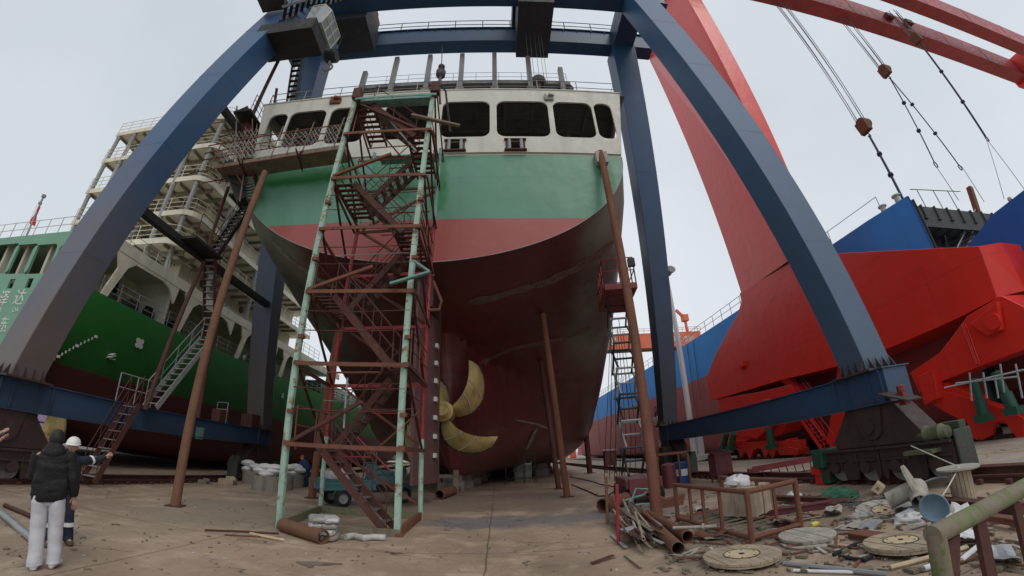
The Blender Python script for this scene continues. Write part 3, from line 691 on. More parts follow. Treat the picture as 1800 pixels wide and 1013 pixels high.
# rudder with zinc anodes
ru = M()
def cxl(y): return -2.83 + 0.129 * (y - 13)
prof = [(13.4, 0.05), (13.9, 0.16), (14.6, 0.26), (15.4, 0.30), (15.9, 0.22), (16.05, 0.06)]
z_lo, z_hi = 0.78, 7.9
rows = []
for z_ in (z_lo, z_lo + .02, 5.0, 6.6, z_hi):
    k = 1.0 if z_ < 5.2 else 1.0 - (z_ - 5.0) * 0.03
    L_ = [V3((cxl(y_) - w_ * k, y_, z_)) for y_, w_ in prof] + [V3((cxl(y_) + w_ * k, y_, z_)) for y_, w_ in reversed(prof)]
    rows.append(L_)
ru.grid(rows, cols_closed=True); ru.add(rows[0], [tuple(range(12))]); ru.add(rows[-1], [tuple(range(12))])
RUD = ru.build('rudder', 'rudder_paint', SHIP, smooth=True)
for k in range(7):
    z_ = 1.75 + k * 0.68
    y_ = 14.9
    an = M(); an.box((cxl(y_) + 0.33, y_ + 0.1, z_), (0.12, 0.34, 0.17)); an.build('anode', 'zinc', RUD, bevel=0.01)
m = M(); m.box((cxl(14.6), 14.9, 7.6), (0.72, 2.5, 1.3)); m.build('rudder_trunk', 'bogie_brown', SHIP, bevel=0.05)
# propeller
hub = V3((cxl(17.5) + 0.0, 17.35, 3.58))
PROP = M(); PROP.lathe(hub - V3((0, 0.55, 0)), (0, 1, 0), [(0, 0), (0.0, 0.2), (0.12, 0.3), (0.2, 0.36), (0.22, 0.42), (0.3, 0.42), (0.32, 0.38), (0.8, 0.45), (1.15, 0.46), (1.16, 0)], 24)
PR = PROP.build('propeller', 'bronze', SHIP, smooth=True)
def blade(ang, Rr=2.5):
    rows = []; ns, nc = 12, 9
    for i in range(ns):
        s_ = i / (ns - 1); r_ = 0.36 + (Rr - 0.36) * s_
        ch = 0.5 + 1.12 * math.sin(math.pi * min(1, (0.12 + 0.78 * s_))) ** 1.0 * (1 if s_ < 0.93 else 1 - (s_ - .93) * 7)
        pitch = R(62) - R(30) * s_; skew = 0.92 * s_ ** 1.25
        row = []
        for j in range(nc):
            c_ = (j / (nc - 1) - 0.5) * ch
            a_ = ang + skew + c_ * math.sin(R(90) - pitch + R(0)) / max(r_, 0.5) * 0.9
            yy = -c_ * math.cos(R(90) - pitch) * 0.55 + 0.1 * (c_ / ch * 2) ** 2
            row.append(V3((math.cos(a_) * r_, yy, math.sin(a_) * r_)))
        rows.append(row)
    back = [[p + V3((0, 0.06 * (1 - .6 * i / ns), 0)) for p in row] for i, row in enumerate(rows)]
    mm = M(); mm.grid([[p + hub for p in r_] for r_ in rows]); mm.grid([[p + hub for p in r_] for r_ in back], True)
    edge = lambda q: [r_[0] for r_ in q] + list(q[-1]) + [r_[-1] for r_ in reversed(q)]
    e1, e2 = edge(rows), edge(back)
    mm.grid([[p + hub for p in e1], [p + hub for p in e2]])
    bo = mm.build('blade', 'bronze', PR, smooth=True)
    ed_ = M(); ed_.tube([p + hub for p in [r_[0] for r_ in rows[2:]]], .035, 5); ed_.build('blade_edge', 'interior_edge', bo)
    st_ = M()
    for q in (4, 7): st_.tube([p + hub + V3((0, -.03, 0)) for p in rows[q]], .014, 4)
    st_.build('strap', 'plastic_white', bo)
for k in range(4): blade(R(6 + 90 * k))
# keel blocks under the ship
for i, (bx, by) in enumerate([(-2.2, 20.2), (-1.9, 23), (-1.6, 26), (-1.3, 29), (1.6, 28), (-4.4, 28), (3.4, 33), (-5.4, 33), (-1.2, 33), (2.6, 38), (-1.2, 38), (4.5, 40)]):
    h_ = hull_bottom(min(1, abs(bx - itp(by, CX)) / HB), by)
    m = M(); m.box((bx, by, h_ * 0.3), (1.1, 0.8, h_ * 0.6)); m.box((bx, by, h_ * 0.8), (0.9, 0.6, h_ * 0.4))
    tag(m.build('keel_block', 'concrete_block', bevel=0.02), f"{('nearest', 'second', 'third', 'fourth', 'fifth', 'sixth', 'seventh', 'eighth', 'ninth', 'tenth', 'eleventh', 'farthest')[i]} of the pale blocks carrying the big hull, counted from the rudder", 'keel block', 'keel blocks under the ship')

# ================================================================ blue gantry crane
CR = thing('gantry_crane', 'blue gantry crane with four inclined box legs straddling the ship stern', 'gantry crane', (-1.8, 14, 0))
def leg(xb, yb, zb, xt, yt, ztp, wb, db, wt, dt, nm='leg', mt_='crane_leg'):
    m = M(); B_ = [V3((xb + a * wb / 2, yb + b * db / 2, zb)) for a, b in ((-1, -1), (1, -1), (1, 1), (-1, 1))]
    T_ = [V3((xt + a * wt / 2, yt + b * dt / 2, ztp)) for a, b in ((-1, -1), (1, -1), (1, 1), (-1, 1))]
    rows = [[p.lerp(q, i / 8) for p, q in zip(B_, T_)] for i in range(9)]
    m.grid(rows, cols_closed=True); m.add(B_, [(0, 1, 2, 3)]); m.add(T_, [(0, 1, 2, 3)])
    for f_ in (.16, .37, .58, .79):
        sp_ = []
        for g_ in (f_, f_ + .004):
            q_ = [p.lerp(r, g_) for p, r in zip(B_, T_)]; cc = sum(q_, V3((0, 0, 0))) / 4; sp_.append([cc + (v - cc) * 1.008 for v in q_])
        m.grid(sp_, cols_closed=True)
    o = m.build(nm, mt_, CR, bevel=0.02)
    k = M()
    for a in (-1, 1):
        for i in range(4):
            f = -0.4 + 0.27 * i
            k.add([V3((xb + a * (wb / 2), yb + f * db, zb)), V3((xb + a * (wb / 2 + 0.16), yb + f * db, zb)), V3((xb + a * wb / 2, yb + f * db, zb + 0.3)), V3((xb + a * (wb / 2), yb + f * db + .03, zb)), V3((xb + a * (wb / 2 + 0.16), yb + f * db + .03, zb)), V3((xb + a * wb / 2, yb + f * db + .03, zb + 0.3))], [(0, 1, 2), (3, 5, 4), (0, 3, 4, 1), (1, 4, 5, 2)])
            k.add([V3((xb + f * wb, yb + a * (db / 2), zb)), V3((xb + f * wb, yb + a * (db / 2 + 0.16), zb)), V3((xb + f * wb, yb + a * db / 2, zb + 0.3)), V3((xb + f * wb + .03, yb + a * (db / 2), zb)), V3((xb + f * wb + .03, yb + a * (db / 2 + 0.16), zb)), V3((xb + f * wb + .03, yb + a * db / 2, zb + 0.3))], [(0, 1, 2), (3, 5, 4), (0, 3, 4, 1), (1, 4, 5, 2)])
    k.bb((xb - wb / 2 - 0.2, yb - db / 2 - 0.2, zb - 0.05), (xb + wb / 2 + 0.2, yb + db / 2 + 0.2, zb))
    k.build('flange', 'bogie_brown', o)
    return o
leg(9.2, 7.95, 2.74, 9.2, 12.7, 27.0, 0.95, 0.85, 1.7, 1.5, 'leg', 'crane_leg_right')
leg(-13.0, 7.75, 2.74, -12.6, 12.7, 27.0, 1.15, 0.95, 1.7, 1.5)
leg(9.0, 20.9, 2.74, 9.1, 16.7, 27.0, 0.8, 0.8, 1.7, 1.5, 'leg', 'crane_leg_rear')
leg(-12.95, 20.9, 2.74, -12.6, 16.7, 27.0, 1.0, 0.9, 1.7, 1.5)
for x in (-13.0, 9.15):
    m = M(); m.bb((x - 0.42, 7.1, 1.93), (x + 0.42, 21.6, 2.68)); m.bb((x - 0.5, 7.05, 2.68), (x + 0.5, 21.65, 2.71)); m.bb((x - 0.5, 7.05, 1.9), (x + 0.5, 21.65, 1.93))
    k = m
    for y_ in (7.2, 7.55, 8.3, 8.7, 20.3, 21.4):
        for a in (-1, 1): k.bb((x + a * 0.42, y_ - 0.015, 1.94), (x + a * 0.49, y_ + 0.015, 2.67))
    m.build('sill_beam', 'crane_beam', CR)
for (ya, yb2, nm) in ((12.55, 13.4, 'front'), (16.1, 16.95, 'rear')):
    m = M(); m.bb((-14.6, ya, 27.0), (11.2, yb2, 28.6)); m.bb((-14.7, ya - 0.12, 28.6), (11.3, yb2 + 0.12, 28.66)); m.bb((-14.7, ya - 0.08, 26.95), (11.3, yb2 + 0.08, 27.0))
    for i in range(26): m.bb((-14 + i, ya - 0.1, 28.4), (-13.97 + i, ya + .01, 28.61))
    go = m.build('main_girder', 'crane_beam', CR)
    yy = ya + 0.1 if nm == 'rear' else yb2
    m = railing([(-14.3, ya, 28.66), (11, ya, 28.66)], 1.05, 1.9, 0.03, 2); m.build('girder_railing', 'crane_grime', go)
for x in (-12.6, 9.1):
    m = M(); m.bb((x - 0.7, 13.4, 26.9), (x + 0.7, 16.1, 28.5)); m.build('end_tie', 'crane_blue', CR)
m = M(); m.bb((1.4, 12.5, 28.9), (4.0, 17.0, 30.6)); m.bb((1.6, 12.7, 26.2), (3.8, 16.9, 27.2)); m.bb((1.6, 13.42, 27.2), (3.8, 16.08, 28.9))
TR = m.build('trolley', 'crane_grime', CR)
m = M()
for (x, y) in ((925, 200), (932, 200), (940, 175), (947, 180), (952, 180)):
    p = PY(x + 0, 135, 16.5); m.tube([(p.x, 14.9, 27), (p.x, 14.9, 18.9)], 0.012, 4)
m.build('hoist_ropes', 'rope', TR)
m = M(); m.bb((-10.4, 13.45, 26.3), (-8.0, 16.05, 28.3)); m.build('machinery_house', 'crane_grime', CR)
p = PY(653, 38, 15.5); m = M(); m.box(p, (0.7, 1.4, 1.6)); m.box(p + V3((0.05, -0.2, 0.9)), (0.5, 0.8, 0.5)); m.build('junction_box', 'rust', CR, bevel=0.03)
# small auxiliary hook
p = PY(583, 100, 14.2); m = M(); m.lathe(p + V3((-.35, 0, 0)), (1, 0, 0), [(0, 0), (0, .38), (.1, .42), (.6, .42), (.7, .38), (.7, 0)], 16); m.tube([p, p + V3((0, 0, 4))], 0.03, 5); m.tube([p + V3((.2, 0, 0)), p + V3((.2, 0, 4))], 0.03, 5)
hk = m.build('hook_block', 'crane_grime', CR, smooth=True)
m = M(); q = p - V3((0, 0, .45)); m.tube([q, q - V3((0, 0, .3))] + [q - V3((0, 0, .62)) + V3((math.sin(a) * .3, 0, math.cos(a) * .3)) for a in [R(k * 30) for k in range(1, 9)]], 0.07, 7); m.build('hook', 'ship_grey', hk, smooth=True)
# operator's cab with sloped glazing and the black walkway under it
CABP = [(-11.6, 11.2, 22.2), (-8.9, 13.0, 24.6)]
cab = M(); cab.bb((-11.6, 11.3, 22.3), (-10.2, 13.0, 24.3)); CO = cab.build('operator_cab', 'crane_blue', CR, bevel=0.03)
gl = M(); a_ = [V3((-10.2, 11.3, 22.3)), V3((-10.2, 11.3, 24.3)), V3((-9.5, 11.3, 24.3)), V3((-8.9, 11.3, 23.5)), V3((-9.2, 11.3, 22.3))]
gl.prism(a_, (0, 1.7, 0)); gl.build('cab_glass', 'glass', CO)
fr_ = M()
for q in (0.0, 0.57, 1.13, 1.7):
    for i in range(5): fr_.bar(a_[i] + V3((0, q, 0)), a_[(i + 1) % 5] + V3((0, q, 0)), 0.06, 0.06)
for v_ in a_: fr_.bar(v_, v_ + V3((0, 1.7, 0)), 0.06, 0.06)
for f_ in (0.5,):
    fr_.bar(a_[2].lerp(a_[3], f_), a_[2].lerp(a_[3], f_) + V3((0, 1.7, 0)), 0.05, 0.05); fr_.bar(a_[3].lerp(a_[4], f_), a_[3].lerp(a_[4], f_) + V3((0, 1.7, 0)), 0.05, 0.05)
fr_.build('cab_frame', 'white_paint', CO)
m = M(); m.bb((-12.6, 10.9, 21.2), (-9.3, 12.7, 22.2)); m.build('cab_platform', 'black_steel', CR)
m = M(); m.bb((-13.6, 9.7, 24.6), (-12.0, 11.4, 25.0)); m.build('leg_platform', 'black_steel', CR)
m = railing([(-14.0, 9.6, 25.0), (-11.9, 9.6, 25.0), (-11.9, 11.3, 25.0)], 1.0, 0.7, 0.025, 2); m.build('platform_railing', 'black_steel', CR)
stair_parts(CR, (-11.4, 10.6, 22.6), (-8.6, 12.2, 27.5), 0.8, (0.5, -0.86, 0), 14, 'black_steel', 'black_steel', (-1, 1))
# struts of the left A-frame with the access stairs
m = M(); m.bar((-12.6, 9.2, 9.15), (-12.6, 19.3, 9.3), 0.3, 0.3); m.build('strut', 'black_steel', CR)
m = M(); m.bar((-12.6, 10.7, 15.9), (-12.6, 18.0, 16.3), 0.3, 0.3); m.build('strut', 'black_steel', CR)
m = M(); m.bar((9.1, 18.3, 16.2), (9.1, 10.9, 16.0), 0.3, 0.3); 
for (p, q, r_) in (((-12.3, 12.1, 2.6), (-12.3, 13.3, 8.9), 0.09), ((-12.3, 15.0, 2.7), (-12.3, 15.15, 13.9), 0.09), ((-12.3, 13.3, 9.3), (-12.3, 13.3, 12.8), 0.08), ((-12.3, 13.0, 16.5), (-12.3, 13.05, 23.5), 0.1), ((-12.3, 15.3, 16.4), (-12.3, 13.9, 20.3), 0.08)):
    m = M(); m.tube([p, q], r_, 7); m.build('stair_post', 'rust_dark', CR)
for (x0, ya, yb2, z_) in ((-12.2, 11.8, 13.7, 9.2), (-12.2, 13.9, 15.5, 12.8), (-12.2, 12.1, 14.3, 16.5)):
    m = M(); m.bb((x0 - 0.5, ya, z_), (x0 + 0.5, yb2, z_ + 0.12)); po = m.build('landing', 'black_steel', CR)
    m = railing([(x0 + 0.48, ya, z_ + .12), (x0 + 0.48, yb2, z_ + .12)], 1.0, 0.7, 0.018, 3); m.build('landing_railing', 'rust_dark', po)
stair_parts(CR, (-12.2, 10.2, 0.15), (-12.2, 11.4, 2.7), 0.6, (1, 0, 0), 9, 'rust_dark', 'grey_steel', (-1, 1))
stair_parts(CR, (-12.1, 12.1, 2.7), (-12.1, 14.4, 5.9), 0.6, (1, 0, 0), 13, 'grey_steel', 'grey_steel', (-1,))
stair_parts(CR, (-12.3, 14.9, 5.9), (-12.2, 13.5, 9.2), 0.55, (1, 0, 0), 13, 'rust_dark', 'grey_steel', (1,))
stair_parts(CR, (-12.2, 13.6, 9.3), (-12.2, 14.9, 12.8), 0.55, (1, 0, 0), 13, 'black_steel', 'grey_steel', (-1, 1))
stair_parts(CR, (-12.2, 14.9, 12.9), (-12.2, 13.3, 16.5), 0.7, (1, 0, 0), 13, 'black_steel', 'black_steel', (-1, 1))
stair_parts(CR, (-12.2, 15.9, 19.6), (-12.2, 13.4, 26.5), 0.6, (1, 0, 0), 20, 'black_steel', 'black_steel', (-1, 1))
m = railing([(-12.6, 11.0, 2.71), (-12.6, 12.6, 2.71)], 0.95, 0.8, 0.02, 2); m.build('sill_railing', 'grey_steel', CR)
m = railing([(-13.3, 17.5, 2.71), (-12.7, 17.5, 2.71)], 0.95, 0.5, 0.02, 3); m.build('sill_railing', 'grey_steel', CR)
m = M(); m.bb((-13.2, 17.0, 2.72), (-12.7, 17.7, 3.3)); m.build('control_box', 'rust_dark', CR, bevel=0.03); m = M(); m.bb((-13.3, 19.6, 2.72), (-12.6, 20.3, 3.4)); m.build('control_box', 'rust_dark', CR, bevel=0.03)
m = M(); p = PX(351, 762, -12.55); m.box(p, (0.02, 0.5, 0.5)); m.build('sign_plate', 'teal_paint', CR)
# bogies
def bogie(x, yc, motor=True):
    bg_ = M(); bg_.prism([V3((x - 0.32, yc + a, z_)) for a, z_ in ((-0.75, 1.9), (0.75, 1.9), (1.35, 1.15), (1.35, 0.95), (-1.35, 0.95), (-1.35, 1.15))], (0.64, 0, 0))
    bo = bg_.build('bogie', 'bogie_brown', CR, bevel=0.02)
    h = M(); h.prism([V3((x - 0.40, yc + a, z_)) for a, z_ in ((-0.45, 1.95), (0.45, 1.95), (0.3, 1.25), (0.1, 1.12), (-0.1, 1.12), (-0.3, 1.25))], (0.8, 0, 0)); disc(h, (x - 0.43, yc, 1.42), (1, 0, 0), 0.16, 0.08); h.build('pivot_plate', 'bogie_brown', bo)
    for s_ in (-1, 1):
        y0 = yc + s_ * 0.98
        for a in (-1, 1):
            f = M(); f.prism([V3((x + a * 0.24 - 0.03, y0 + c_, z_)) for c_, z_ in ((-0.96, 0.92), (0.96, 0.92), (0.96, 0.3), (0.86, 0.16), (0.84, 0.16), (0.78, 0.40), (0.26, 0.40), (0.2, 0.16), (-0.2, 0.16), (-0.26, 0.40), (-0.78, 0.40), (-0.84, 0.16), (-0.86, 0.16), (-0.96, 0.3))], (0.06, 0, 0))
            f.bb((x + a * 0.31 - 0.06, y0 - 0.96, 0.88), (x + a * 0.31 + 0.06, y0 + 0.96, 0.94)); f.bb((x + a * 0.3 - 0.04, y0 - 0.9, 0.62), (x + a * 0.3 + 0.04, y0 - 0.1, 0.66)); f.bb((x + a * 0.3 - 0.04, y0 + 0.1, 0.62), (x + a * 0.3 + 0.04, y0 + 0.9, 0.66)); f.bb((x + a * 0.3 - 0.03, y0 - 0.3, 0.45), (x + a * 0.3 + 0.03, y0 - 0.26, 0.76)); f.bb((x + a * 0.3 - 0.03, y0 + 0.26, 0.45), (x + a * 0.3 + 0.03, y0 + 0.3, 0.76))
            for q in (-0.52, 0.52): disc(f, (x + a * 0.31, y0 + q, 0.47), (1, 0, 0), 0.15, 0.1)
            f.build('truck_frame', 'bogie_brown', bo)
        for q in (-0.52, 0.52):
            w = M(); w.lathe((x - 0.1, y0 + q, 0.47), (1, 0, 0), [(0, 0), (0, 0.2), (0.01, 0.37), (0.03, 0.38), (0.045, 0.33), (0.155, 0.33), (0.17, 0.38), (0.19, 0.37), (0.2, 0.2), (0.2, 0)], 24); w.build('wheel', 'grey_steel' if motor else 'bogie_brown', bo, smooth=True)
        t_ = M(); t_.bb((x - 0.22, y0 - 0.35, 0.8), (x + 0.22, y0 + 0.35, 0.95)); t_.build('truck_bolster', 'bogie_brown', bo)
    if motor:
        mo = M(); mo.lathe((x - 0.2, yc - 1.75, 1.08), (0, 1, 0), [(-.1, 0), (-.1, .13), (0, .15), (.03, .18), (.08, .18), (.1, .165), (.36, .165), (.38, .18), (.42, .18), (.45, .13), (.62, .12), (.63, 0)], 18); mo.box((x - 0.35, yc - 1.3, 0.75), (0.5, 0.7, 0.08)); mo.build('motor', 'motor_olive', bo, smooth=True)
        mo = M(); mo.bb((x - .28, yc - 2.04, .25), (x + .28, yc - 1.98, 1.1)); mo.bb((x + .05, yc - 1.96, .95), (x + .3, yc - 1.5, 1.25)); mo.build('end_plate', 'guard_dark', bo, bevel=.02)
        mo = M(); mo.box((x - 0.1, yc + 2.0, 0.75), (0.75, 0.4, 0.5)); mo.box((x - 0.1, yc + 2.0, 0.3), (0.35, 0.3, 0.5)); mo.build('end_guard', 'green_motor', bo, bevel=0.03)
    return bo
bogie(9.15, 7.9); bogie(-13.0, 7.7); bogie(9.15, 20.9); bogie(-13.0, 20.9)
m = M(); p = PX(1588, 700, 8.7); m.box(p, (.16, .16, .3)); m.lathe(p + V3((0, 0, .15)), (0, 0, 1), [(0, .1), (.12, .1), (.16, 0)], 10); m.build('warning_lamp', 'lift_red', CR)
m = M(); m.box((8.6, 6.75, 1.98), (.5, .8, .03), rot=Matrix.Rotation(R(20), 3, 'X')); m.build('guard_plate', 'bogie_brown', CR)
# things hanging about the rear right leg
m = M()
for i in range(3): m.tube([(8.6 + .05 * i, 20.3, 2.0 + 0.3 * i), (8.4, 19.9, 1.2), (8.55, 20.2, 0.4)], 0.03, 5)
m.build('hoses', 'black_rubber_hose', CR)
m = M(); m.bb((8.2, 20.0, 0.4), (8.7, 20.6, 1.6)); m.build('control_box', 'black_steel', CR, bevel=0.03)
m = M(); m.bar((8.9, 22.2, 3.3), (9.3, 22.2, 2.2), 0.35, 0.3); m.bar((9.2, 22.0, 0.3), (9.0, 22.0, 2.0), 0.3, 0.4); m.build('counter_plate', 'white_clean', CR)
cw = M()
for k in range(1):
    cw.tube([(8.9 + 0.55 * math.cos(a) * .3, 22.1 + 0.6 * math.cos(a), 3.3 + 0.6 * math.sin(a)) for a in [i * math.pi / 10 for i in range(20)]], 0.03, 5, closed=True)
cw.tube([(8.95, 22.1 + 0.3 * math.cos(a), 3.3 + 0.3 * math.sin(a)) for a in [i * math.pi / 8 for i in range(16)]], 0.08, 6, closed=True)
cw.build('cable_reel', 'maroon_box', CR)
# weathered weld bands and touched up patches that follow the hull plating
def on_hull(x, y):
    d = ray(x, y); t_ = 12.0
    while t_ < 60:
        p = EYE + d * t_
        if p.y > 13 and abs((p.x - itp(p.y, CX)) / HB) < 1 and p.z > hull_bottom((p.x - itp(p.y, CX)) / HB, p.y): return EYE + d * (t_ - .06)
        t_ += .05
    return None
def hull_band(nm, pts, w, mat, lab=None):
    out = []
    for (a, b) in zip(pts, pts[1:]):
        n_ = max(2, int(math.hypot(b[0] - a[0], b[1] - a[1]) / 8))
        for i in range(n_): out.append((a[0] + (b[0] - a[0]) * i / n_, a[1] + (b[1] - a[1]) * i / n_))
    out.append(pts[-1]); top_, bot_ = [], []
    for i, (x, y) in enumerate(out):
        k = w * (.55 + .9 * abs(noise.noise(V3((x * .05, y * .05, 1))))) * (1 if 0 < i < len(out) - 1 else .2)
        p, q = on_hull(x, y - k / 2), on_hull(x, y + k / 2)
        if p and q: top_.append(p); bot_.append(q)
    if len(top_) > 1:
        m = M(); m.grid([top_, bot_]); o_ = m.build(nm, mat, SHIP, smooth=True); return o_
hull_band('weld_band', [(822, 532), (868, 524), (905, 512), (960, 497), (1010, 474), (1055, 446), (1080, 425)], 16, 'hull_scuff')
hull_band('weld_band', [(840, 640), (905, 612), (965, 600), (1000, 592), (1040, 575)], 9, 'hull_scuff')
hull_band('weld_band', [(838, 655), (860, 632), (842, 640)], 14, 'hull_scuff')
hull_band('weld_band', [(470, 415), (510, 458), (556, 490), (590, 505)], 12, 'hull_scuff2')
hull_band('weld_band', [(1080, 470), (1100, 430), (1106, 380)], 5, 'hull_scuff2')
hull_band('paint_patch', [(840, 700), (841, 760)], 30, 'hull_scuff')
hull_band('paint_patch', [(925, 790), (945, 752)], 16, 'hull_scuff2')
hull_band('paint_patch', [(815, 700), (845, 722)], 4, 'hull_scuff2')
hull_band('weld_band', [(905, 738), (940, 745), (975, 757)], 5, 'hull_scuff2')
hull_band('weld_band', [(790, 640), (791, 720)], 3, 'hull_scuff2')
hull_band('weld_band', [(930, 680), (965, 700), (1000, 722)], 4, 'hull_scuff')

# scraped bare patches on the inner faces of the front right leg, and splice plates
for (x, y, w_, h_) in ((1312, 312, .22, .5), (1318, 300, .12, .3), (1408, 395, .1, .12)):
    p = PX(x, y, 8.63 - .16); m = M(); n_ = 9
    m.prism([p + V3((0, math.cos(a) * w_ * (1 + .4 * noise.noise(V3((a, x, 0)))), math.sin(a) * h_ * (1 + .4 * noise.noise(V3((a * 2, x, 1)))))) for a in [k * 2 * math.pi / n_ for k in range(n_)]], (.01, 0, 0))
# ================================================================ the green ship on the left
LX = -17.0
LS = thing('cargo_ship', 'dark green cargo ship with cream multi deck accommodation, lying along the left of the yard', 'ship', (-25, 12, 0))
ys = [11.35, 11.6, 12.2, 13, 14, 16, 18, 21, 25, 30, 40, 55, 70, 90, 100]
rows = []
for Y in ys:
    k = itp(Y, [(11.35, 0.0), (16, 0.55), (25, 1.0), (80, 1.0), (100, 0.1)])
    row = []
    for (z_, xo) in ((7.25, 0.0), (6.0, 0.0), (4.0, 0.15), (2.2, 0.5), (1.2, 0.9), (0.6, 1.6), (0.35, 3.0), (0.3, 9)):
        xo2 = xo * (1 + (1 - k) * 1.2)
        lift = (1 - k) * max(0, 1.2 - z_ * .2)
        side = itp(Y, [(11.35, 0), (80, 0), (100, 8)])
        row.append(V3((LX - xo2 - side, Y + (0.0 if Y > 11.4 else 0), z_ + lift)))
    rows.append(row)
m = M(); m.grid(rows)
mir = [[V3((-2 * 9.0 + 2 * LX - 0 - (p.x - 0), p.y, p.z)) for p in r_] for r_ in rows]
mir = [[V3((-34.0 - 18.0 - p.x, p.y, p.z)) for p in r_] for r_ in rows]
m.grid(mir, True); m.grid([[r_[-1] for r_ in rows], [r_[-1] for r_ in mir]])
m.grid([[r_[0] for r_ in rows], [r_[0] for r_ in mir]])
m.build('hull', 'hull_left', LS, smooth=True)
# flat green stern with its openings and the name
TY = 11.3
top = 9.75
def xs(x, z): return V3((x, TY, z))
hs = []
a, b = PY(178 / 3.62, 430, TY), PY(0, 0, TY)
def hole(px0, px1, py):
    p, q = PY(px0, py, TY), PY(px1, py, TY); return p.x, q.x
for (x0, x1, yy) in ((52, 93, 452), (17, 56, 457), (-20, 20, 462)):
    p, q = hole(x0, x1, yy); zl_, zh_ = PY((x0 + x1) / 2 - 4, 481, TY).z, PY((x0 + x1) / 2 + 6, 430, TY).z; hs.append(rrect(p, zl_, q, zh_, 0.25, xs))
for (xa, xb) in ((100, 128),):
    p, q = hole(xa, xb, 448); hs.append(rrect(p, 7.75, min(q, -17.6), 9.0, 0.2, xs))
for (px_, py_) in ((52, 496), (19, 500)):
    p = PY(px_, py_, TY); hs.append([xs(p.x - .2, 7.0), xs(p.x + .2, 7.0), xs(p.x + .2, 7.45), xs(p.x - .2, 7.45)])
m = M(); m.prism([xs(-34.9, 1.2), xs(-33, 0.6), xs(-19, 0.6), xs(-17.6, 1.6), xs(-17.0, 4.0), xs(LX, top - 0.05), xs(-35, top - 0.05)], (0, 0.1, 0), hs)
m.build('stern_plate', 'stern_left', LS)
m = M(); m.bb((-34.9, TY + 0.1, 6.9), (LX - 0.1, 17, 7.0)); m.bb((-34.9, 16.9, 7), (LX - 0.3, 17, 9.7)); m.bb((-34.9, TY + 0.15, 9.6), (LX - 0.05, 17.5, 9.7)); m.build('mooring_deck', 'ship_white', LS)
m = M()
for x_ in (12, 47, 90): p = PY(x_, 455, TY + .3); m = M(); m.bb((p.x - .42, TY + 0.3, 7), (p.x - .24, TY + 0.8, 9.6)); m.build('bulwark_frame', 'white_paint', LS)
m = M(); m.prism([V3((LX, TY, 7.2)), V3((LX, 11.7, 7.2)), V3((LX, 11.9, 9.7)), V3((LX, TY, 9.7))], (-0.1, 0, 0)); m.build('side_bulwark', 'stern_left', LS)
m = railing([(-34, TY + .1, top), (LX - .1, TY + .1, top), (LX - .1, 16, top)], 0.8, 0.9, 0.018, 2); m.build('stern_railing', 'ship_white', LS)
for (s_, x, y, sz) in (('泽', 8, 524, 0.8), ('达', 36, 522, 0.8), ('东', 8, 568, 0.62)):
    p = PY(x, y, TY); text_mesh('lettering', s_, sz, 'white_mark', LS, (p.x - sz * .5, TY - 0.012, p.z - sz * .4), (1, 0, 0), (0, 0, 1))
for (s_, x, y, sz) in (('ZE', 0, 545, 0.3), ('DA', 27, 545, 0.3), ('DONG', 3, 582, 0.15)):
    p = PY(x, y, TY); text_mesh('lettering', s_, sz, 'white_mark', LS, (p.x - sz * .6, TY - 0.012, p.z - sz * .35), (1, 0, 0), (0, 0, 1))
# flag staff
p, q = PY(48, 415, 12.5), PY(76, 347, 12.5); m = M(); m.tube([(p.x, 12.5, top), q], 0.05, 6); m.lathe(q, (0, 0, 1), [(0, 0), (0, .12), (.15, .12), (.2, 0)], 8); m.lathe(q - V3((0, 0, .45)), (0, 0, 1), [(0, 0), (0, .1), (.12, .1), (.15, 0)], 8); m.tube([(p.x - .3, 12.5, top), (q - V3((.2, 0, .5)))], .01, 4); m.build('flag_staff', 'grey_steel', LS)
f = PY(55, 387, 12.5); rows = []
for i in range(7):
    z_ = f.z + 0.95 - i * 0.2; rows.append([V3((f.x + 0.05 + 0.26 * j * (0.35 + .1 * i) * .5 + 0.04 * math.sin(i + j), 12.5 + 0.05 * math.sin(j * 2.1 + i), z_ - 0.04 * j)) for j in range(5)])
m = M(); m.grid(rows); tag(m.build('flag', 'flag_red'), 'limp red flag hanging on the staff of the left ship', 'flag')
for (x, y, mt) in ((40, 408, 'pipe_blue_grey'), (24, 412, 'maroon_box')):
    p = PY(x, y, 13); m = M(); m.lathe((p.x, 13, top), (0, 0, 1), [(0, .22), (.45, .22), (.46, .3), (.62, .3), (.63, 0)], 12); m.build('deck_vent', mt, LS, smooth=True)
# white side frames: sloping struts with the open deck behind
ZD = 9.85
m = M(); m.bb((-33, 12.6, ZD - 0.12), (LX - .02, 42, ZD)); m.bb((LX - 0.12, 12.4, ZD - 0.42), (LX, 42, ZD + .12)); m.build('boat_deck', 'ship_cream', LS)
def sidepan(ya, yb, z0, z1, arcs):
    yz = lambda y_, z_: V3((LX, y_, z_))
    m = M(); hs2 = []
    return m
for (y0, y1, ym) in ((12.6, 17.1, 0), (17.6, 22.6, 0), (23.4, 28.6, 0), (29.4, 41, 0)):
    pts = [V3((LX - .02, y0, 7.2)), V3((LX - .02, y0 + .35, 7.2)), V3((LX - .02, y0 + 0.95, 8.9)), V3((LX - .02, y0 + 1.35, 9.25)), V3((LX - .02, y1 - 1.2, 9.3)), V3((LX - .02, y1 - .6, 9.1)), V3((LX - .02, y1 - .1, 8.5)), V3((LX - .02, y1 + .05, 9.44)), V3((LX - .02, y0 + .1, 9.44)), V3((LX - .02, y0 + 0.45, 8.7))]
    m = M(); m.prism(pts, (-0.12, 0, 0)); m.build('side_strut', 'ship_cream', LS)
m = M(); m.bb((-20.2, 15.5, 7.2), (-20.0, 40, ZD)); m.bb((-33, 15.5, 7.2), (-20.0, 15.7, ZD)); m.build('deck_house', 'ship_cream', LS)
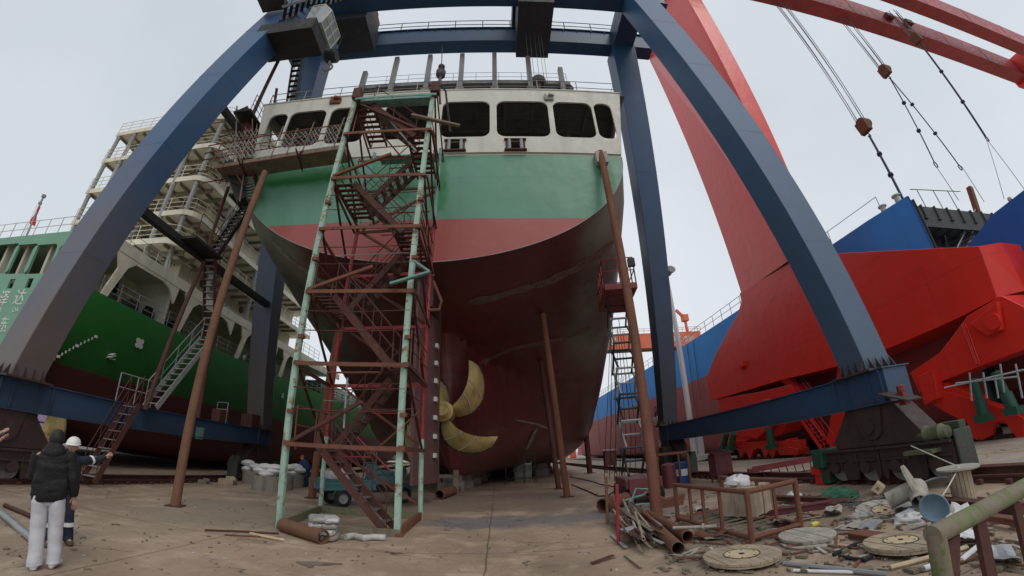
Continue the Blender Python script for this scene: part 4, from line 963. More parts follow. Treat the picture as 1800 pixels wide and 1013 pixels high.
m = railing([(LX - .15, 12.6, 7.25), (LX - .15, 48, 7.25)], 0.85, 1.1, 0.016, 3); m.build('deck_railing', 'ship_grey', LS)
for (yy, zz, w_) in ((14.2, 7.6, .5), (15.6, 7.7, .6), (17.2, 7.8, .7), (19.0, 7.7, .8), (22.0, 7.7, .6)):
    m = M(); m.box((LX - 1.6, yy, zz), (0.7, w_, 0.8)); m.box((LX - 1.2, yy, zz), (.1, w_ * .8, .6)); 
    for k in range(4): m.box((LX - 1.14, yy - w_ * .3 + k * w_ * .2, zz), (.03, .03, .7))
    m.build('winch', 'dark_frames', LS, bevel=0.02)
m = M(); m.tube([(LX - 1.0, 16.4 + .32 * math.cos(a), 7.75 + .32 * math.sin(a)) for a in [i * math.pi / 8 for i in range(16)]], 0.09, 8, closed=True); m.build('lifebuoy', 'rubber', LS, smooth=True)
# accommodation: deck slabs, the house, columns, railings
levels = [11.9, 14.05, 16.5, 19.1, 21.6]
HX0, HX1, HY0, HY1 = -27.6, LX - 0.1, 16.4, 34
for i, z_ in enumerate(levels):
    o = []
    y0 = HY0 + (0 if i else -0.5)
    r_ = 1.0
    out = [V3((HX0, HY1, z_)), V3((HX0, y0, z_))] + [V3((HX1 - r_ + r_ * math.sin(a), y0 + r_ - r_ * math.cos(a), z_)) for a in [R(k * 15) for k in range(7)]] + [V3((HX1, HY1, z_))]
    m = M(); m.prism(out, (0, 0, -0.2))
    for a_, b_ in zip(out[1:], out[2:]): m.bar(a_ + V3((0, 0, -.13)), b_ + V3((0, 0, -.13)), .05, .34)
    d_ = m.build('accommodation_deck', 'ship_cream', LS)
    m = M()
    for k in range(9): m.bb((HX0 + .3 + k * 1.15, y0 + .15, z_ - 0.42), (HX0 + .38 + k * 1.15, y0 + 3.1, z_ - 0.2))
    for k in range(12): m.bb((HX1 - 1.5, y0 + 3.3 + k * 1.1, z_ - .4), (HX1 - .1, y0 + 3.38 + k * 1.1, z_ - .2))
    for yy_ in (y0 + 1.1, y0 + 2.1): m.bb((HX0 + .2, yy_, z_ - .5), (HX1 - .3, yy_ + .08, z_ - .2))
    m.build('deck_beams', 'deck_under', d_)
    m = railing([p + V3((0.08, 0, 0)) for p in out[1:2]] + [p - V3((.06, -.06, 0)) for p in out[2:3]] + [p - V3((.06, -.06, 0)) for p in out[5:6]] + [p - V3((.06, -.06, 0)) for p in out[8:]], 0.95, 1.0, 0.022, 3); m.build('deck_railing', 'ship_cream', d_)
m = M(); m.bb((-25.6, 19.4, ZD), (-18.6, 33, 21.4))
m.bb((-21.0, 18.4, ZD), (-18.7, 19.4, 14))
m.build('deck_house', 'ship_cream', LS)
for (xx, zz) in ((-21.4, 12.3), (-19.3, 12.3), (-21, 14.5), (-23.2, 17.0), (-19.5, 17), (-20.5, 19.5)):
    m = M(); m.prism(rrect(xx - .35, zz, xx + .35, zz + 1.6, .2, lambda x, z: V3((x, 19.38, z))), (0, -0.03, 0)); m.build('door', 'white_paint', LS)
for i in range(10):
    xx = (-18.6, )[0]; 
    m = M(); m.lathe((-18.58, 20.5 + (i % 5) * 2.3, 11.2 + (i // 5) * 5.2), (1, 0, 0), [(0, .26), (.04, .26), (.05, .2), (.02, 0)], 14); m.build('porthole', 'interior_dark', LS)
for (xx, yy, ztop) in ((-27.3, 16.5, 21.5), (-25.7, 16.5, 21.5), (-24.0, 16.5, 21.5), (-19.6, 16.45, 21.5), (-17.9, 16.6, 21.5), (-17.2, 19.5, 16.3), (-17.2, 24, 16.3)):
    m = M(); m.tube([(xx, yy, 9.9), (xx, yy, ztop)], 0.14, 8)
    for z_ in [l_ for l_ in levels if l_ < ztop + .5]: m.lathe((xx, yy, z_ - .6), (0, 0, 1), [(0, .11), (.02, .16), (.2, .16), (.22, .11)], 8)
    m.build('column', 'ship_grey', LS, smooth=True)
for xx, zz, w_, h_, mt in ((-24.6, 12.4, .9, 1.2, 'interior_dark'), (-20.2, 12.5, .8, .5, 'ship_grey'), (-22.4, 14.7, 1.0, .9, 'interior_dark'), (-24.8, 14.8, .5, .5, 'interior_dark'), (-19.8, 14.9, .5, .5, 'interior_dark'), (-21.5, 17.1, .6, .9, 'interior_dark'), (-24.2, 17.3, .5, .5, 'interior_dark'), (-22.6, 19.8, .5, .5, 'interior_dark'), (-24.4, 19.8, .5, .5, 'interior_dark'), (-19.4, 19.8, .5, .5, 'interior_dark')):
    m = M(); m.prism(rrect(xx - w_ / 2, zz, xx + w_ / 2, zz + h_, .1, lambda x, z: V3((x, 19.37, z))), (0, -0.02, 0)); m.build('cabin_window', mt, LS)
for xx, yy, zz, s_ in ((-21.8, 17.6, 11.9, .9), (-19.4, 17.9, 11.9, .7), (-23.9, 18.0, 14.05, .8), (-18.2, 19.5, 14.05, .6), (-20.6, 18.2, 16.5, .7), (-25.4, 17.4, 11.9, .6), (-18.0, 25, 11.9, .8), (-18.0, 22, 9.85, .7), (-17.9, 28, 9.85, .8)):
    m = M(); m.lathe((xx, yy, zz), (0, 0, 1), [(0, s_ * .35), (s_ * .7, s_ * .35), (s_ * .72, s_ * .5), (s_ * .95, s_ * .5), (s_, 0)], 12); m.box((xx + s_ * .7, yy, zz + s_ * .3), (s_ * .6, s_ * .5, s_ * .6)); m.build('deck_fitting', random.choice(('ship_grey', 'galv', 'white_paint')), LS, smooth=True)
stair_parts(LS, (-23.5, 17.4, 11.9), (-21.6, 17.4, 14.0), 0.6, (0, 1, 0), 9, 'ship_grey', 'ship_grey', (-1,))
stair_parts(LS, (-18.2, 20, 9.9), (-18.2, 22, 12.0), 0.6, (1, 0, 0), 9, 'ship_grey', 'ship_grey', (1,))
stair_parts(LS, (-18.6, 27.0, 7.3), (-18.6, 28.6, 9.8), 0.6, (1, 0, 0), 9, 'ship_grey', 'ship_grey', (1,))
# bridge wing and radar mast on top
m = M(); m.bb((-24, 21, 21.6), (-18.5, 30, 24.0)); m.bb((-26, 20.6, 24.0), (-17.4, 30.5, 24.2)); m.build('wheelhouse', 'ship_cream', LS)
ma = M(); bx, by = -20.4, 20.5
for a, b in ((-.4, -.4), (.4, -.4), (.4, .4), (-.4, .4)): ma.tube([(bx + a, by + b, 21.6), (bx + a * .5, by + b * .5, 26)], 0.05, 5)
for k in range(6): ma.tube([(bx - .8, by, 22.4 + k * .7), (bx + .8, by, 22.4 + k * .7)], .03, 4); ma.tube([(bx, by - .6, 22.6 + k * .7), (bx, by + .6, 22.6 + k * .7)], .03, 4)
ma.tube([(bx, by, 26), (bx, by, 27.4)], .04, 5); ma.lathe((bx, by, 26.6), (0.3, 0, 1), [(0, .25), (.08, .3), (.1, 0)], 10)
ma.build('radar_mast', 'white_paint', LS)
# the long foredeck with railing, pipes and the green hatch coaming far forward
m = M(); m.bb((-30, 40, 7.2), (LX - 1.2, 92, 9.0)); m.build('hatch_coaming', 'ship_green', LS)
m = M()
for k in range(26): m.bb((LX - 1.2, 40.5 + k * 2, 7.3), (LX - .3, 40.62 + k * 2, 8.2))
m.bb((LX - .5, 40, 8.2), (LX - .3, 92, 8.3)); m.build('side_framing', 'ship_grey', LS)
m = railing([(LX - .1, 40, 7.25), (LX - .1, 92, 7.25)], 0.9, 1.5, 0.03, 3); m.build('deck_railing', 'white_paint', LS)
m = M(); m.tube([(LX - .6, 33, 7.2), (LX - .6, 33, 14.5)], .16, 8); m.bb((LX - 1.6, 32, 14.4), (LX, 34.5, 14.7)); m.box((LX - .2, 33.4, 15.2), (.5, .5, .6)); m.bb((-22, 32, 9.85), (LX - .05, 36.5, 10.1)); m.build('wing_post', 'ship_cream', LS)
m = railing([(LX - .1, 32, 10.1), (LX - .1, 36.5, 10.1)], 1.0, 1.0, 0.02, 3); m.build('deck_railing', 'ship_cream', LS)
# marks painted on the side
def on_side(x, y, off=0.02): p = PX(x, y, LX + off); return p
m = M()
for k in range(17):
    f = k / 16; p = on_side(170 - f * 102, 592 + f * 62 - math.sin(f * 3.1) * 4, .03)
    xx = LX - (0.15 * max(0, (6 - p.z) / 2)) + .03 if p.z < 6 else LX + .03
    m.box((xx, p.y, p.z), (.02, .16 if k % 5 == 0 else .055, .11))
md_ = m.build('draught_marks', 'white_mark', LS); md_['kind'] = 'stuff'
p = on_side(245, 604); m = M()
for k in range(4):
    a = R(45 + 90 * k); m.lathe(p + V3((.0, math.cos(a) * .17, math.sin(a) * .17)), (1, 0, 0), [(0, 0), (0.001, .12), (.03, .12), (.031, 0)], 12)
m.lathe(p, (1, 0, 0), [(0, 0), (.001, .08), (.03, .08), (.031, 0)], 10); m.build('thruster_mark', 'white_mark', LS)
p = on_side(197, 627); m = M(); m.box(p + V3((-.05, 0, 0)), (.3, .3, .03), rot=Matrix.Rotation(R(30), 3, 'X')); m.box(p + V3((-.05, 0, .1)), (.3, .22, .02), rot=Matrix.Rotation(R(30), 3, 'X')); m.box(p + V3((-.05, .1, -.1)), (.3, .12, .02)); m.build('hull_mark', 'white_mark', LS)
for (x, y, s_) in ((430, 634, 'P'), (445, 682, 'F'), (497, 700, 'S')):
    p = on_side(x, y, .03); text_mesh('hull_mark', s_, .5, 'white_mark', LS, (LX + .03 if p.z > 4 else LX - .0, p.y - .2, p.z), (0, 1, 0), (0, 0, 1), ext=.06)
p = PX(662, 745, LX + .03); text_mesh('lettering', 'YUAN', 2.2, 'white_mark', LS, (LX + .03, p.y + 0.5, p.z - .9), (0, 1, 0), (0, 0, 1), ext=.06)
# its own propeller and rudder showing under the left sill
hb = PY(70, 778, 10.4)
m = M(); m.lathe(hb, (0, 1, 0), [(-.2, 0), (-.2, .15), (0, .25), (.5, .28), (.51, 0)], 16); LP = m.build('propeller', 'bronze', LS, smooth=True)
for k in range(4):
    a0 = R(60 + 90 * k); rows = []
    for i in range(8):
        s_ = i / 7; r_ = .18 + .78 * s_; ch = .22 + .6 * math.sin(math.pi * min(1, .1 + .8 * s_))
        rows.append([hb + V3((math.cos(a0 + .3 * s_ + c_ * ch / max(r_, .5) * .8) * r_, .25 - c_ * .4, math.sin(a0 + .3 * s_ + c_ * ch / max(r_, .5) * .8) * r_)) for c_ in (-.5, -.25, 0, .25, .5)])
    m = M(); m.grid(rows); m.grid([[p + V3((0, .05, 0)) for p in r_] for r_ in rows], True); m.build('blade', 'bronze', LP, smooth=True)
p = PY(82, 740, 11.0); m = M(); m.bb((p.x - .55, 11.0, p.z - .05), (p.x + .6, 11.1, p.z + .2)); m.bb((p.x - .5, 11.0, p.z - .3), (p.x + .6, 11.1, p.z - .1)); m.build('stern_bracket', 'purple_paint', LS)

# ================================================================ the blue and red hull on the right
BS = thing('cargo_ship', 'long unfinished ship hull with bright blue topsides over dull red, right behind the red crane', 'ship', (28, 20, 0))
BX = 20.0
rows = []
for Y in [11.3, 14, 18, 22, 26, 32, 40, 55, 70, 85, 100, 106]:
    zt_ = itp(Y, [(11.3, 11.2), (16, 11.6), (40, 11.7), (106, 12.0)])
    side = itp(Y, [(11.3, 0), (95, 0), (106, 1.2)])
    rows.append([V3((BX + side, Y, zt_)), V3((BX + side, Y, 7.7)), V3((BX + side, Y, 1.6)), V3((BX + .25 + side, Y, .7)), V3((BX + 1.2 + side, Y, .3)), V3((BX + 16, Y, .3)), V3((BX + 17, Y, .9)), V3((BX + 17.2 - side, Y, 11.3))])
m = M(); m.grid(rows); m.grid([[r_[0] + V3((0.15, 0, 0)) for r_ in rows], [r_[0] for r_ in rows]]); m.grid([[r_[0] + V3((.15, 0, 0)) for r_ in rows], [r_[1] + V3((.15, 0, 0)) for r_ in rows]])
m.add(rows[-1], [tuple(range(8))]); 
m.build('hull', 'hull_blue', BS, smooth=True)
m = M(); m.prism([V3((BX + .15, 11.6, .4)), V3((BX + 17, 11.6, .4)), V3((BX + 17, 11.6, 6.5)), V3((BX + .15, 11.6, 6.5))], (0, .1, 0)); m.bb((BX + .2, 13, 10.9), (BX + 17, 100, 11.1)); m.build('bulkhead', 'dark_frames', BS)
m = M()
for k in range(15):
    y_ = 11.5 + k * .75
    m.bb((BX + .15, y_, 6.5), (BX + .75, y_ + .05, 11.15)); m.bb((BX + .6, y_ - .1, 6.5), (BX + .65, y_ + .15, 11.15))
for k in range(12):
    x_ = BX + 1.2 + k * 1.15
    m.bb((x_, 11.5, 10.2), (x_ + .06, 22, 10.95)); m.bb((x_ - .12, 11.5, 10.15), (x_ + .18, 22, 10.2))
for k in range(5): m.bb((BX + .2, 11.6 + k * 2.2, 9.7), (BX + 16, 11.7 + k * 2.2, 10.9))
for k in range(9): m.bb((BX + .15, 11.5, 7 + k * .45), (BX + .4, 23, 7.03 + k * .45))
fo = m.build('deck_framing', 'dark_frames', BS)
m = M()
for k in range(8):
    z_ = 6.6 + k * .5; m.bar((BX + 1.5 + k * .75, 12.3, z_), (BX + 1.5 + k * .75, 15, z_ - 0), .5, .06)
m.bar((BX + 1.2, 12.2, 6.3), (BX + 8, 12.2, 10.9), .1, .35)
for k in range(14): m.bar((BX + 1.3 + k * .48, 11.9, 6.5 + k * .33), (BX + 1.3 + k * .48, 12.9, 6.5 + k * .33), .28, .04)
m.bar((BX + 1.2, 12.9, 6.3), (BX + 8, 12.9, 10.9), .1, .3); m.tube([(BX + 1.2, 11.9, 7.3), (BX + 8, 11.9, 11.8)], .04, 5)
for k in range(8): m.bar((BX + 8 + k * .9, 12, 6.5), (BX + 8.4 + k * .9, 13, 10.9), .06, .2)
for k in range(10): m.tube([(BX + 5 + random.random() * 6, 12.5 + random.random() * 3, 6.5), (BX + 5 + random.random() * 6, 12.5 + random.random() * 3, 10.5)], .04, 5)
for k in range(10): z_ = 6.8 + random.random() * 3; m.tube([(BX + 4, 12.5 + random.random() * 2, z_), (BX + 12, 12.5 + random.random() * 2, z_)], .04, 5)
m.build('inner_scaffolding', 'grey_steel', BS)
m = railing([(BX + .1, 13, 11.3), (BX + .1, 21, 11.7)], 1.0, 3.2, 0.02, 1); m.build('deck_railing', 'grey_steel', BS)
m = railing([(BX + .1, 23, 11.7), (BX + .1, 104, 12.0)], 1.0, 1.6, 0.025, 2); m.build('deck_railing', 'grey_steel', BS)
for y_ in (12.2, 13.2): m = M(); m.lathe((BX + .6, y_, 11.2), (0, 0, 1), [(0, .16), (.6, .16), (.62, .24), (.7, .24), (.71, 0)], 12); m.build('vent_pipe', 'ship_white', BS, smooth=True)
m = M(); p, q = PY(1600, 333, 12.2), PY(1688, 337, 12.2); m.tube([p, q], .03, 4)
for x in (1612, 1640, 1665): p = PY(x, 335, 12.2); m.tube([p, p + V3((0.05, 0, -1.3))], .025, 4)
m.build('temporary_rail', 'rust', BS)
m = M(); p, q = PY(1704, 330, 11.9), PY(1727, 402, 11.9); m.bar(p, q, .28, .28); m.build('raised_post', 'rust', BS)
m = M(); p = PY(1778, 352, 11.4); m.lathe(p, (0, 1, 0), [(0, .12), (0, .26), (.1, .26), (.1, .12)], 12, closed=True); m.box(p - V3((.15, -.05, .25)), (.4, .1, .25)); m.build('lifting_eye', 'grey_steel', BS)
# vertical drain streaks, hanging cables and a few ladders on the side
for x in (1216, 1228, 1045, 1068, 1085, 1100): m = M(); p = PX(x, 660, BX - .04); m.tube([(BX - .05, p.y, 11.6), (BX - .12, p.y + .3, 2.5 + (x % 5))], .03, 4); m.build('hanging_cable', 'rope', BS)
for x0 in (1026, 1014):
    p = PX(x0 + 6, 720, BX - .5); m = M()
    for a in (-1.6, 1.6): m.tube([(BX - .4, p.y + a * 1.6, 7.2), (BX - .4, p.y + a * 1.6, 11)], .07, 4)
    for k in range(8): m.tube([(BX - .4, p.y - 2.6, 7.2 + k * .5), (BX - .4, p.y + 2.6, 7.2 + k * .5)], .05, 4)
    m.build('hull_ladder', 'dark_frames', BS)
# the lower blue block in front of its open end
BB = thing('hull_block', 'blue over dark red hull block at the right edge before the open ship', 'hull block', (24, 8, 0))
rows = []
for Y in (3, 6, 8.5, 10.3, 11.0):
    zt_ = itp(Y, [(3, 9.1), (8.5, 8.4), (11.0, 7.3)])
    rows.append([V3((BX + .6, Y, zt_)), V3((BX + .6, Y, 5.9)), V3((BX + .7, Y, 1.5)), V3((BX + 2, Y, .4)), V3((BX + 9, Y, .4)), V3((BX + 9, Y, zt_))])
m = M(); m.grid(rows, cols_closed=True); m.add(rows[0], [tuple(range(6))]); m.add(rows[-1], [tuple(range(6))]); m.build('shell', 'block_blue', BB)
m = M()
for k in range(4): m.box((BX + 4, 4 + k * 2, .2), (6, .8, .38))
m.build('support_blocks', 'concrete_block', BB)

# ================================================================ the huge red shipyard crane
RC = thing('shipyard_crane', 'huge bright red travelling crane whose slanting leg rises behind the blue crane', 'shipyard crane', (18, 20, 0))
XR = 17.0
LQ = [(1126, 96), (1180, 235), (1210, 284), (1262, 420), (1300, 516)]
def P_(x, y, X=XR): return PX(x, y, X)
e1 = P_(1126, 96); e2 = P_(1300, 516); dl = (e1 - e2) / (e1.z - e2.z)
f1 = P_(1235, 5, XR + 1.4); f2 = P_(1374, 284, XR + 1.4); f1.x = f2.x = XR; dr = (f1 - f2) / (f1.z - f2.z)
ZTOP = 41.5
LT = V3((XR, e2.y + dl.y * (ZTOP - e2.z), ZTOP)); RT = V3((XR, f2.y + dr.y * (ZTOP - f2.z), ZTOP))
RB = P_(1484, 440)
# leg, with a fold running up it: the far panel turned a little away
fold_b = P_(1396, 455); fold_t = LT.lerp(RT, 0.42)
m = M()
def slab(pts, d, nm, mt, par=RC, bevel=0.02):
    mm = M(); mm.prism(pts, (d, 0, 0)); return mm.build(nm, mt, par, bevel=bevel)
LTt = LT + V3((.8, 0, 0)); e2t = e2 + V3((.15, 0, 0))
base_l = P_(1240, 662)
RJ = f2 + V3((0, -(f2.z - RB.z) * 0.02, 0))
rightb = V3((XR, f2.y - dr.y * (f2.z - RB.z) - .3, RB.z))
O_ = [LTt, RT, rightb, V3((XR, rightb.y + .2, RB.z)), e2t]
k = M(); inn = [p + V3((1.4, 0, 0)) for p in O_]
k.add(O_ + inn + [fold_t - V3((.5, 0, 0)), fold_b - V3((.2, 0, 0))], [(0, 10, 11, 4), (10, 1, 2, 3, 11), (5, 9, 8, 7, 6), (0, 4, 9, 5), (1, 6, 7, 2), (0, 5, 6, 1, 10)])
k.build('leg', 'red_sky_glare', RC)
# lower travelling beam
lo = [e2, P_(1303, 530), P_(1297, 552), P_(1278, 585), P_(1257, 625), P_(1240, 668), P_(1250, 704), P_(1372, 668), P_(1500, 636), P_(1590, 600), P_(1690, 556), P_(1752, 523), P_(1720, 433), P_(1600, 439), P_(1484, 445), P_(1396, 455)]
slab(lo, 2.6, 'travelling_beam', 'red_crane')
q1, q2 = P_(1720, 433), P_(1752, 523)
m = M(); m.add([q1 + V3((0, -.01, 0)), q2 + V3((0, -.01, 0)), q2 + V3((1.1, -.5, .02)), q1 + V3((1.1, -.3, .02)), q1 + V3((2.6, -.25, 0)), q2 + V3((2.6, -.3, 0))], [(0, 1, 2, 3), (3, 2, 5, 4)]); m.build('end_plate', 'red_crane', RC)
m = M()
for a, b in zip(lo[6:11], lo[7:12]): m.bar(a + V3((-.04, 0, 0)), b + V3((-.04, 0, 0)), .12, .05)
m.build('beam_flange', 'red_crane', RC)
m = M(); p = P_(1307, 640); m.box(p, (.4, .5, .35)); m.box(p + V3((-.1, .2, -.2)), (.3, .25, .25), .5); m.build('lifting_lug', 'red_crane', RC)
# dark recess under the beam and the equalizer structures
def rp(pts, d, nm, mt='red_crane', X=XR, par=RC, bevel=0.02): return slab([PX(x, y, X) for x, y in pts], d, nm, mt, par, bevel)
EQ1 = rp([(1600, 655), (1652, 620), (1700, 556), (1760, 520), (1800, 540), (1812, 610), (1725, 643), (1640, 676), (1615, 690)], 1.6, 'equalizer', X=XR - .5)
EQ2 = rp([(1262, 700), (1330, 690), (1392, 676), (1400, 700), (1375, 762), (1330, 785), (1270, 770)], 1.4, 'equalizer')
rp([(1472, 642), (1500, 636), (1500, 700), (1478, 770), (1462, 790), (1454, 770)], 1.4, 'support_leg', X=XR + .3)
rp([(1370, 668), (1385, 665), (1420, 700), (1412, 705)], .4, 'brace', X=XR + .2)
rp([(1705, 570), (1752, 530), (1760, 580), (1735, 590)], .25, 'pin_plate', X=XR - .8)
o_ = M(); p = PX(1744, 565, XR - .85); disc(o_, p, (1, 0, 0), .28, .12); o_.build('pin', 'red_crane', EQ1, smooth=True)
rp([(1612, 662), (1640, 650), (1648, 700), (1625, 712)], .5, 'pin_plate', X=XR - .8)
for (x0, y0, x1, y1) in ((1690, 570, 1715, 640), (1693, 570, 1718, 640), (1697, 569, 1722, 639)):
    m = M(); m.tube([PX(x0, y0, XR - .56), PX(x1, y1, XR - .56)], .02, 4); m.build('conduit', 'red_crane', EQ1)
# bogie trucks: near group and far group
def truck(pts, wheels, X, par):
    b_ = rp(pts, .5, 'truck', X=X, par=par)
    for (wx, wy, wr) in wheels:
        c = PX(wx, wy, X + .3); m = M(); m.lathe(c - V3((.08, 0, 0)), (1, 0, 0), [(0, 0), (0, wr * .5), (0, wr), (.04, wr * 1.06), (.06, wr), (.3, wr), (.3, 0)], 20); m.build('wheel', 'rubber', b_, smooth=True)
    return b_
b1 = truck([(1640, 712), (1652, 685), (1720, 705), (1770, 720), (1800, 735), (1800, 790), (1765, 740), (1745, 745), (1745, 765), (1722, 776), (1702, 768), (1700, 745), (1668, 728)], [(1716, 766, .33), (1742, 760, .3), (1796, 752, .33)], XR - .4, EQ1)
rp([(1625, 690), (1660, 672), (1720, 700), (1722, 716), (1640, 700)], .7, 'truck_beam', X=XR - .3, par=EQ1)
rp([(1740, 735), (1790, 720), (1812, 726), (1812, 745), (1760, 745)], .7, 'truck_beam', X=XR - .3, par=EQ1)
for (x0, y0, x1, y1) in ((1713, 672, 1730, 735), (1752, 660, 1782, 722)):
    a, b = PX(x0, y0, XR - .9), PX(x1, y1, XR - .9); m = M(); m.tube([a, a.lerp(b, .55)], .14, 12); m.tube([a.lerp(b, .5), b], .2, 12); m.lathe(a, (a - b), [(0, .14), (.05, .17), (.12, .17), (.13, 0)], 12); m.box(b, (.5, .45, .25)); m.build('drive_motor', 'green_motor', EQ1, smooth=True)
for (x0, x1, sg) in ((1262, 1310, 0), (1312, 1352, 0), (1352, 1405, 0)):
    xm = (x0 + x1) / 2
    b_ = truck([(x0, 778), (x1, 774), (x1 + 2, 790), (x1 - 8, 806), (x1 - 14, 790), (xm, 788), (x0 + 12, 792), (x0 + 6, 808), (x0 - 2, 795)], [(x0 + 4, 802, .36), (x1 - 8, 801, .36)], XR - .4, EQ2)
for (x0, y0, x1, y1) in ((1277, 762, 1270, 788), (1290, 762, 1284, 788), (1352, 752, 1356, 785)):
    a, b = PX(x0, y0, XR - .8), PX(x1, y1, XR - .8); m = M(); m.tube([a, b], .22, 12); m.box(b, (.5, .6, .3)); m.build('drive_motor', 'green_motor', EQ2, smooth=True)
rp([(1362, 780), (1384, 772), (1386, 786), (1404, 790), (1402, 800), (1370, 800)], .8, 'end_buffer', X=XR - .5, par=EQ2)
rp([(1470, 775), (1498, 768), (1504, 775), (1504, 800), (1474, 800)], .8, 'end_buffer', X=XR - .9)
rp([(1300, 730), (1340, 702), (1370, 705), (1362, 740), (1330, 772), (1302, 765)], .5, 'truck_beam', X=XR - .6, par=EQ2)
stair_parts(RC, PX(1462, 800, XR - 1.2), PX(1418, 738, XR - 1.2), 0.7, (1, 0, 0), 9, 'red_crane', 'red_crane', (-1, 1))
m = M()
for (x0, y0, x1, y1) in ((1384, 668, 1400, 700), (1396, 668, 1412, 695), (1405, 665, 1425, 692), (1412, 665, 1432, 690)): m.tube([PX(x0, y0, XR + .3), PX(x1, y1, XR + .3)], .04, 4)
m.build('conduit', 'maroon_box', RC)
# small scaffold under the near equalizer
m = M()
for (x0, y0, x1, y1) in ((1660, 682, 1800, 650), (1680, 674, 1790, 662), (1704, 655, 1708, 705), (1785, 640, 1797, 700), (1728, 655, 1735, 700), (1748, 660, 1755, 700), (1758, 640, 1765, 690)): m.tube([PX(x0, y0, 15.2), PX(x1, y1, 15.2)], .03, 5)
tag(m.build('pipe_scaffold', 'galv'), 'light pipe scaffold standing under the red crane near the green motors', 'scaffold')
# upper girders, running off over the blue hull
for (zb, ya, dep, x0, nm) in ((42.0, 16.2, 1.4, XR + 1, 'a'), (42.0, 12.6, 1.1, XR + 1, 'b')):
    m = M(); f_ = lambda x, dy, z_: V3((x, ya + .016 * (x - XR) + dy, z_))
    def beam(x0, x1, y0, y1, z0, z1):
        m.add([f_(x, y, z) for x in (x0, x1) for y in (y0, y1) for z in (z0, z1)], [(0, 1, 3, 2), (4, 6, 7, 5), (0, 4, 5, 1), (2, 3, 7, 6), (0, 2, 6, 4), (1, 5, 7, 3)])
    beam(x0, 140, 0, dep, zb, zb + 3.4); beam(x0, 140, -.15, dep + .15, zb - .12, zb)
    for i in range(12): beam(XR + 6 + i * 9, XR + 6.1 + i * 9, -.03, .01, zb + .1, zb + 3.3)
    go = m.build('main_girder', 'red_girder', RC)
m = M(); m.bb((XR - 1, 12.6, ZTOP - .1), (XR + 3, LT.y, ZTOP + .6)); m.build('leg_head', 'red_crane', RC)
m = M(); m.bb((78, 12.9, 41.4), (84, 18.9, 46)); m.build('girder_joint', 'red_crane', RC)
for x in (47.5, 51): m = M(); m.box((x, 16.4, 43.8), (1.2, .5, .7)); m.build('junction_box', 'maroon_box', RC)
# hook blocks with ropes and slings carrying the hull block
for (px, py, a, lab) in ((1518, 222, ((1587, 350), (1587, 352)), 'lowest, leftmost rusty hook block hanging over the blue hull on thin ropes'), (1555, 125, ((1642, 285), (1685, 290)), 'middle rusty hook block whose two slings spread apart'), (1610, 68, ((1732, 240), (1733, 241)), 'highest, rightmost hook block close under the red girder')):
    HY = 15.2 if py == 68 else 17.4
    c = PY(px, py, HY); u = .43
    hbk = thing('hook_block', lab, 'hook block', c, 'hook blocks hanging from the red crane')
    m = M(); m.lathe(c + V3((-.75 * u, 0, .3)), (1, 0, 0), [(0, 0), (0, 1.0 * u), (.2, 1.15 * u), (.9, 1.15 * u), (1.1, 1.0 * u), (1.1, 0)], 18); m.prism([c + V3((x * u, -.5, z_ * u)) for x, z_ in ((-1.0, 1.0), (1.0, 1.0), (.55, -1.6), (-.55, -1.6))], (0, 1, 0)); m.build('sheave_case', 'rust', hbk, bevel=.05)
    m = M()
    for dx, dy in ((-.9, 0), (-.45, .3), (-.2, -.3), (.2, .3), (.5, -.3), (.9, 0)): m.tube([c + V3((dx * u, dy, .6)), V3((c.x + dx * 1.6 * u, c.y + dy, 42.2 if py > 30 else c.z + 14))], .035, 4)
    m.build('ropes', 'rope', hbk)
    m = M(); hp = c + V3((0, 0, -1.9 * u)); m.tube([c + V3((0, 0, -1.5 * u)), hp] + [hp + V3((math.sin(t_) * .45 * u, 0, -.45 * u + math.cos(t_) * .45 * u)) for t_ in [R(k * 35) for k in range(1, 8)]], .12 * u, 7); m.build('hook', 'black_steel', hbk, smooth=True)
    for i, (sx, sy) in enumerate(a):
        e = PY(sx, sy, HY if py != 222 else 15.5); s0 = hp - V3((0, 0, .6 * u))
        sl_ = M(); nseg = 6
        mid = [s0.lerp(e, k / nseg) for k in range(nseg + 1)]
        sl_.tube(mid, .09 if py != 125 else .05, 6)
        off = V3((.22, .1, 0)); sl_.tube([mid[0], mid[1] + off, mid[2]], .05, 5); sl_.tube([mid[4], mid[5] + off * .6, mid[6]], .05, 5)
        for k in (2, 4): sl_.lathe(mid[k], (e - s0), [(-.15, .06), (-.1, .2), (.1, .2), (.15, .06)], 8)
        sl_.tube([e + V3((math.cos(t_) * .22, 0, math.sin(t_) * .3 - .3)) for t_ in [k * math.pi / 6 for k in range(12)]], .05, 5, closed=True)
        if not (i == 1 and py == 222): tag(sl_.build('lifting_sling', 'navy_sling'), ('thick dark sling under the leftmost hook block', 'left sling of the pair under the middle hook block', 'right sling of the pair under the middle hook block', 'long dark blue sling under the rightmost hook block')[{222: 0, 125: 1 + i, 68: 3}[py]] if py != 222 or i == 0 else '', 'sling', 'slings under the red crane') if not (py in (222, 68) and i == 1) else None
m = M()
HY = 15.2
for (x0, y0, x1, y1, Y) in ((1642, 288, 1685, 352, HY), (1690, 292, 1730, 355, HY), (1733, 243, 1765, 350, HY), (1733, 243, 1802, 335, HY)): m.tube([PY(x0, y0, Y), PY(x1, y1, 12.6)], .022, 4)
tag(m.build('guide_wires', 'rope'), 'thin wires running from the slings down to the open hull end', 'wires')

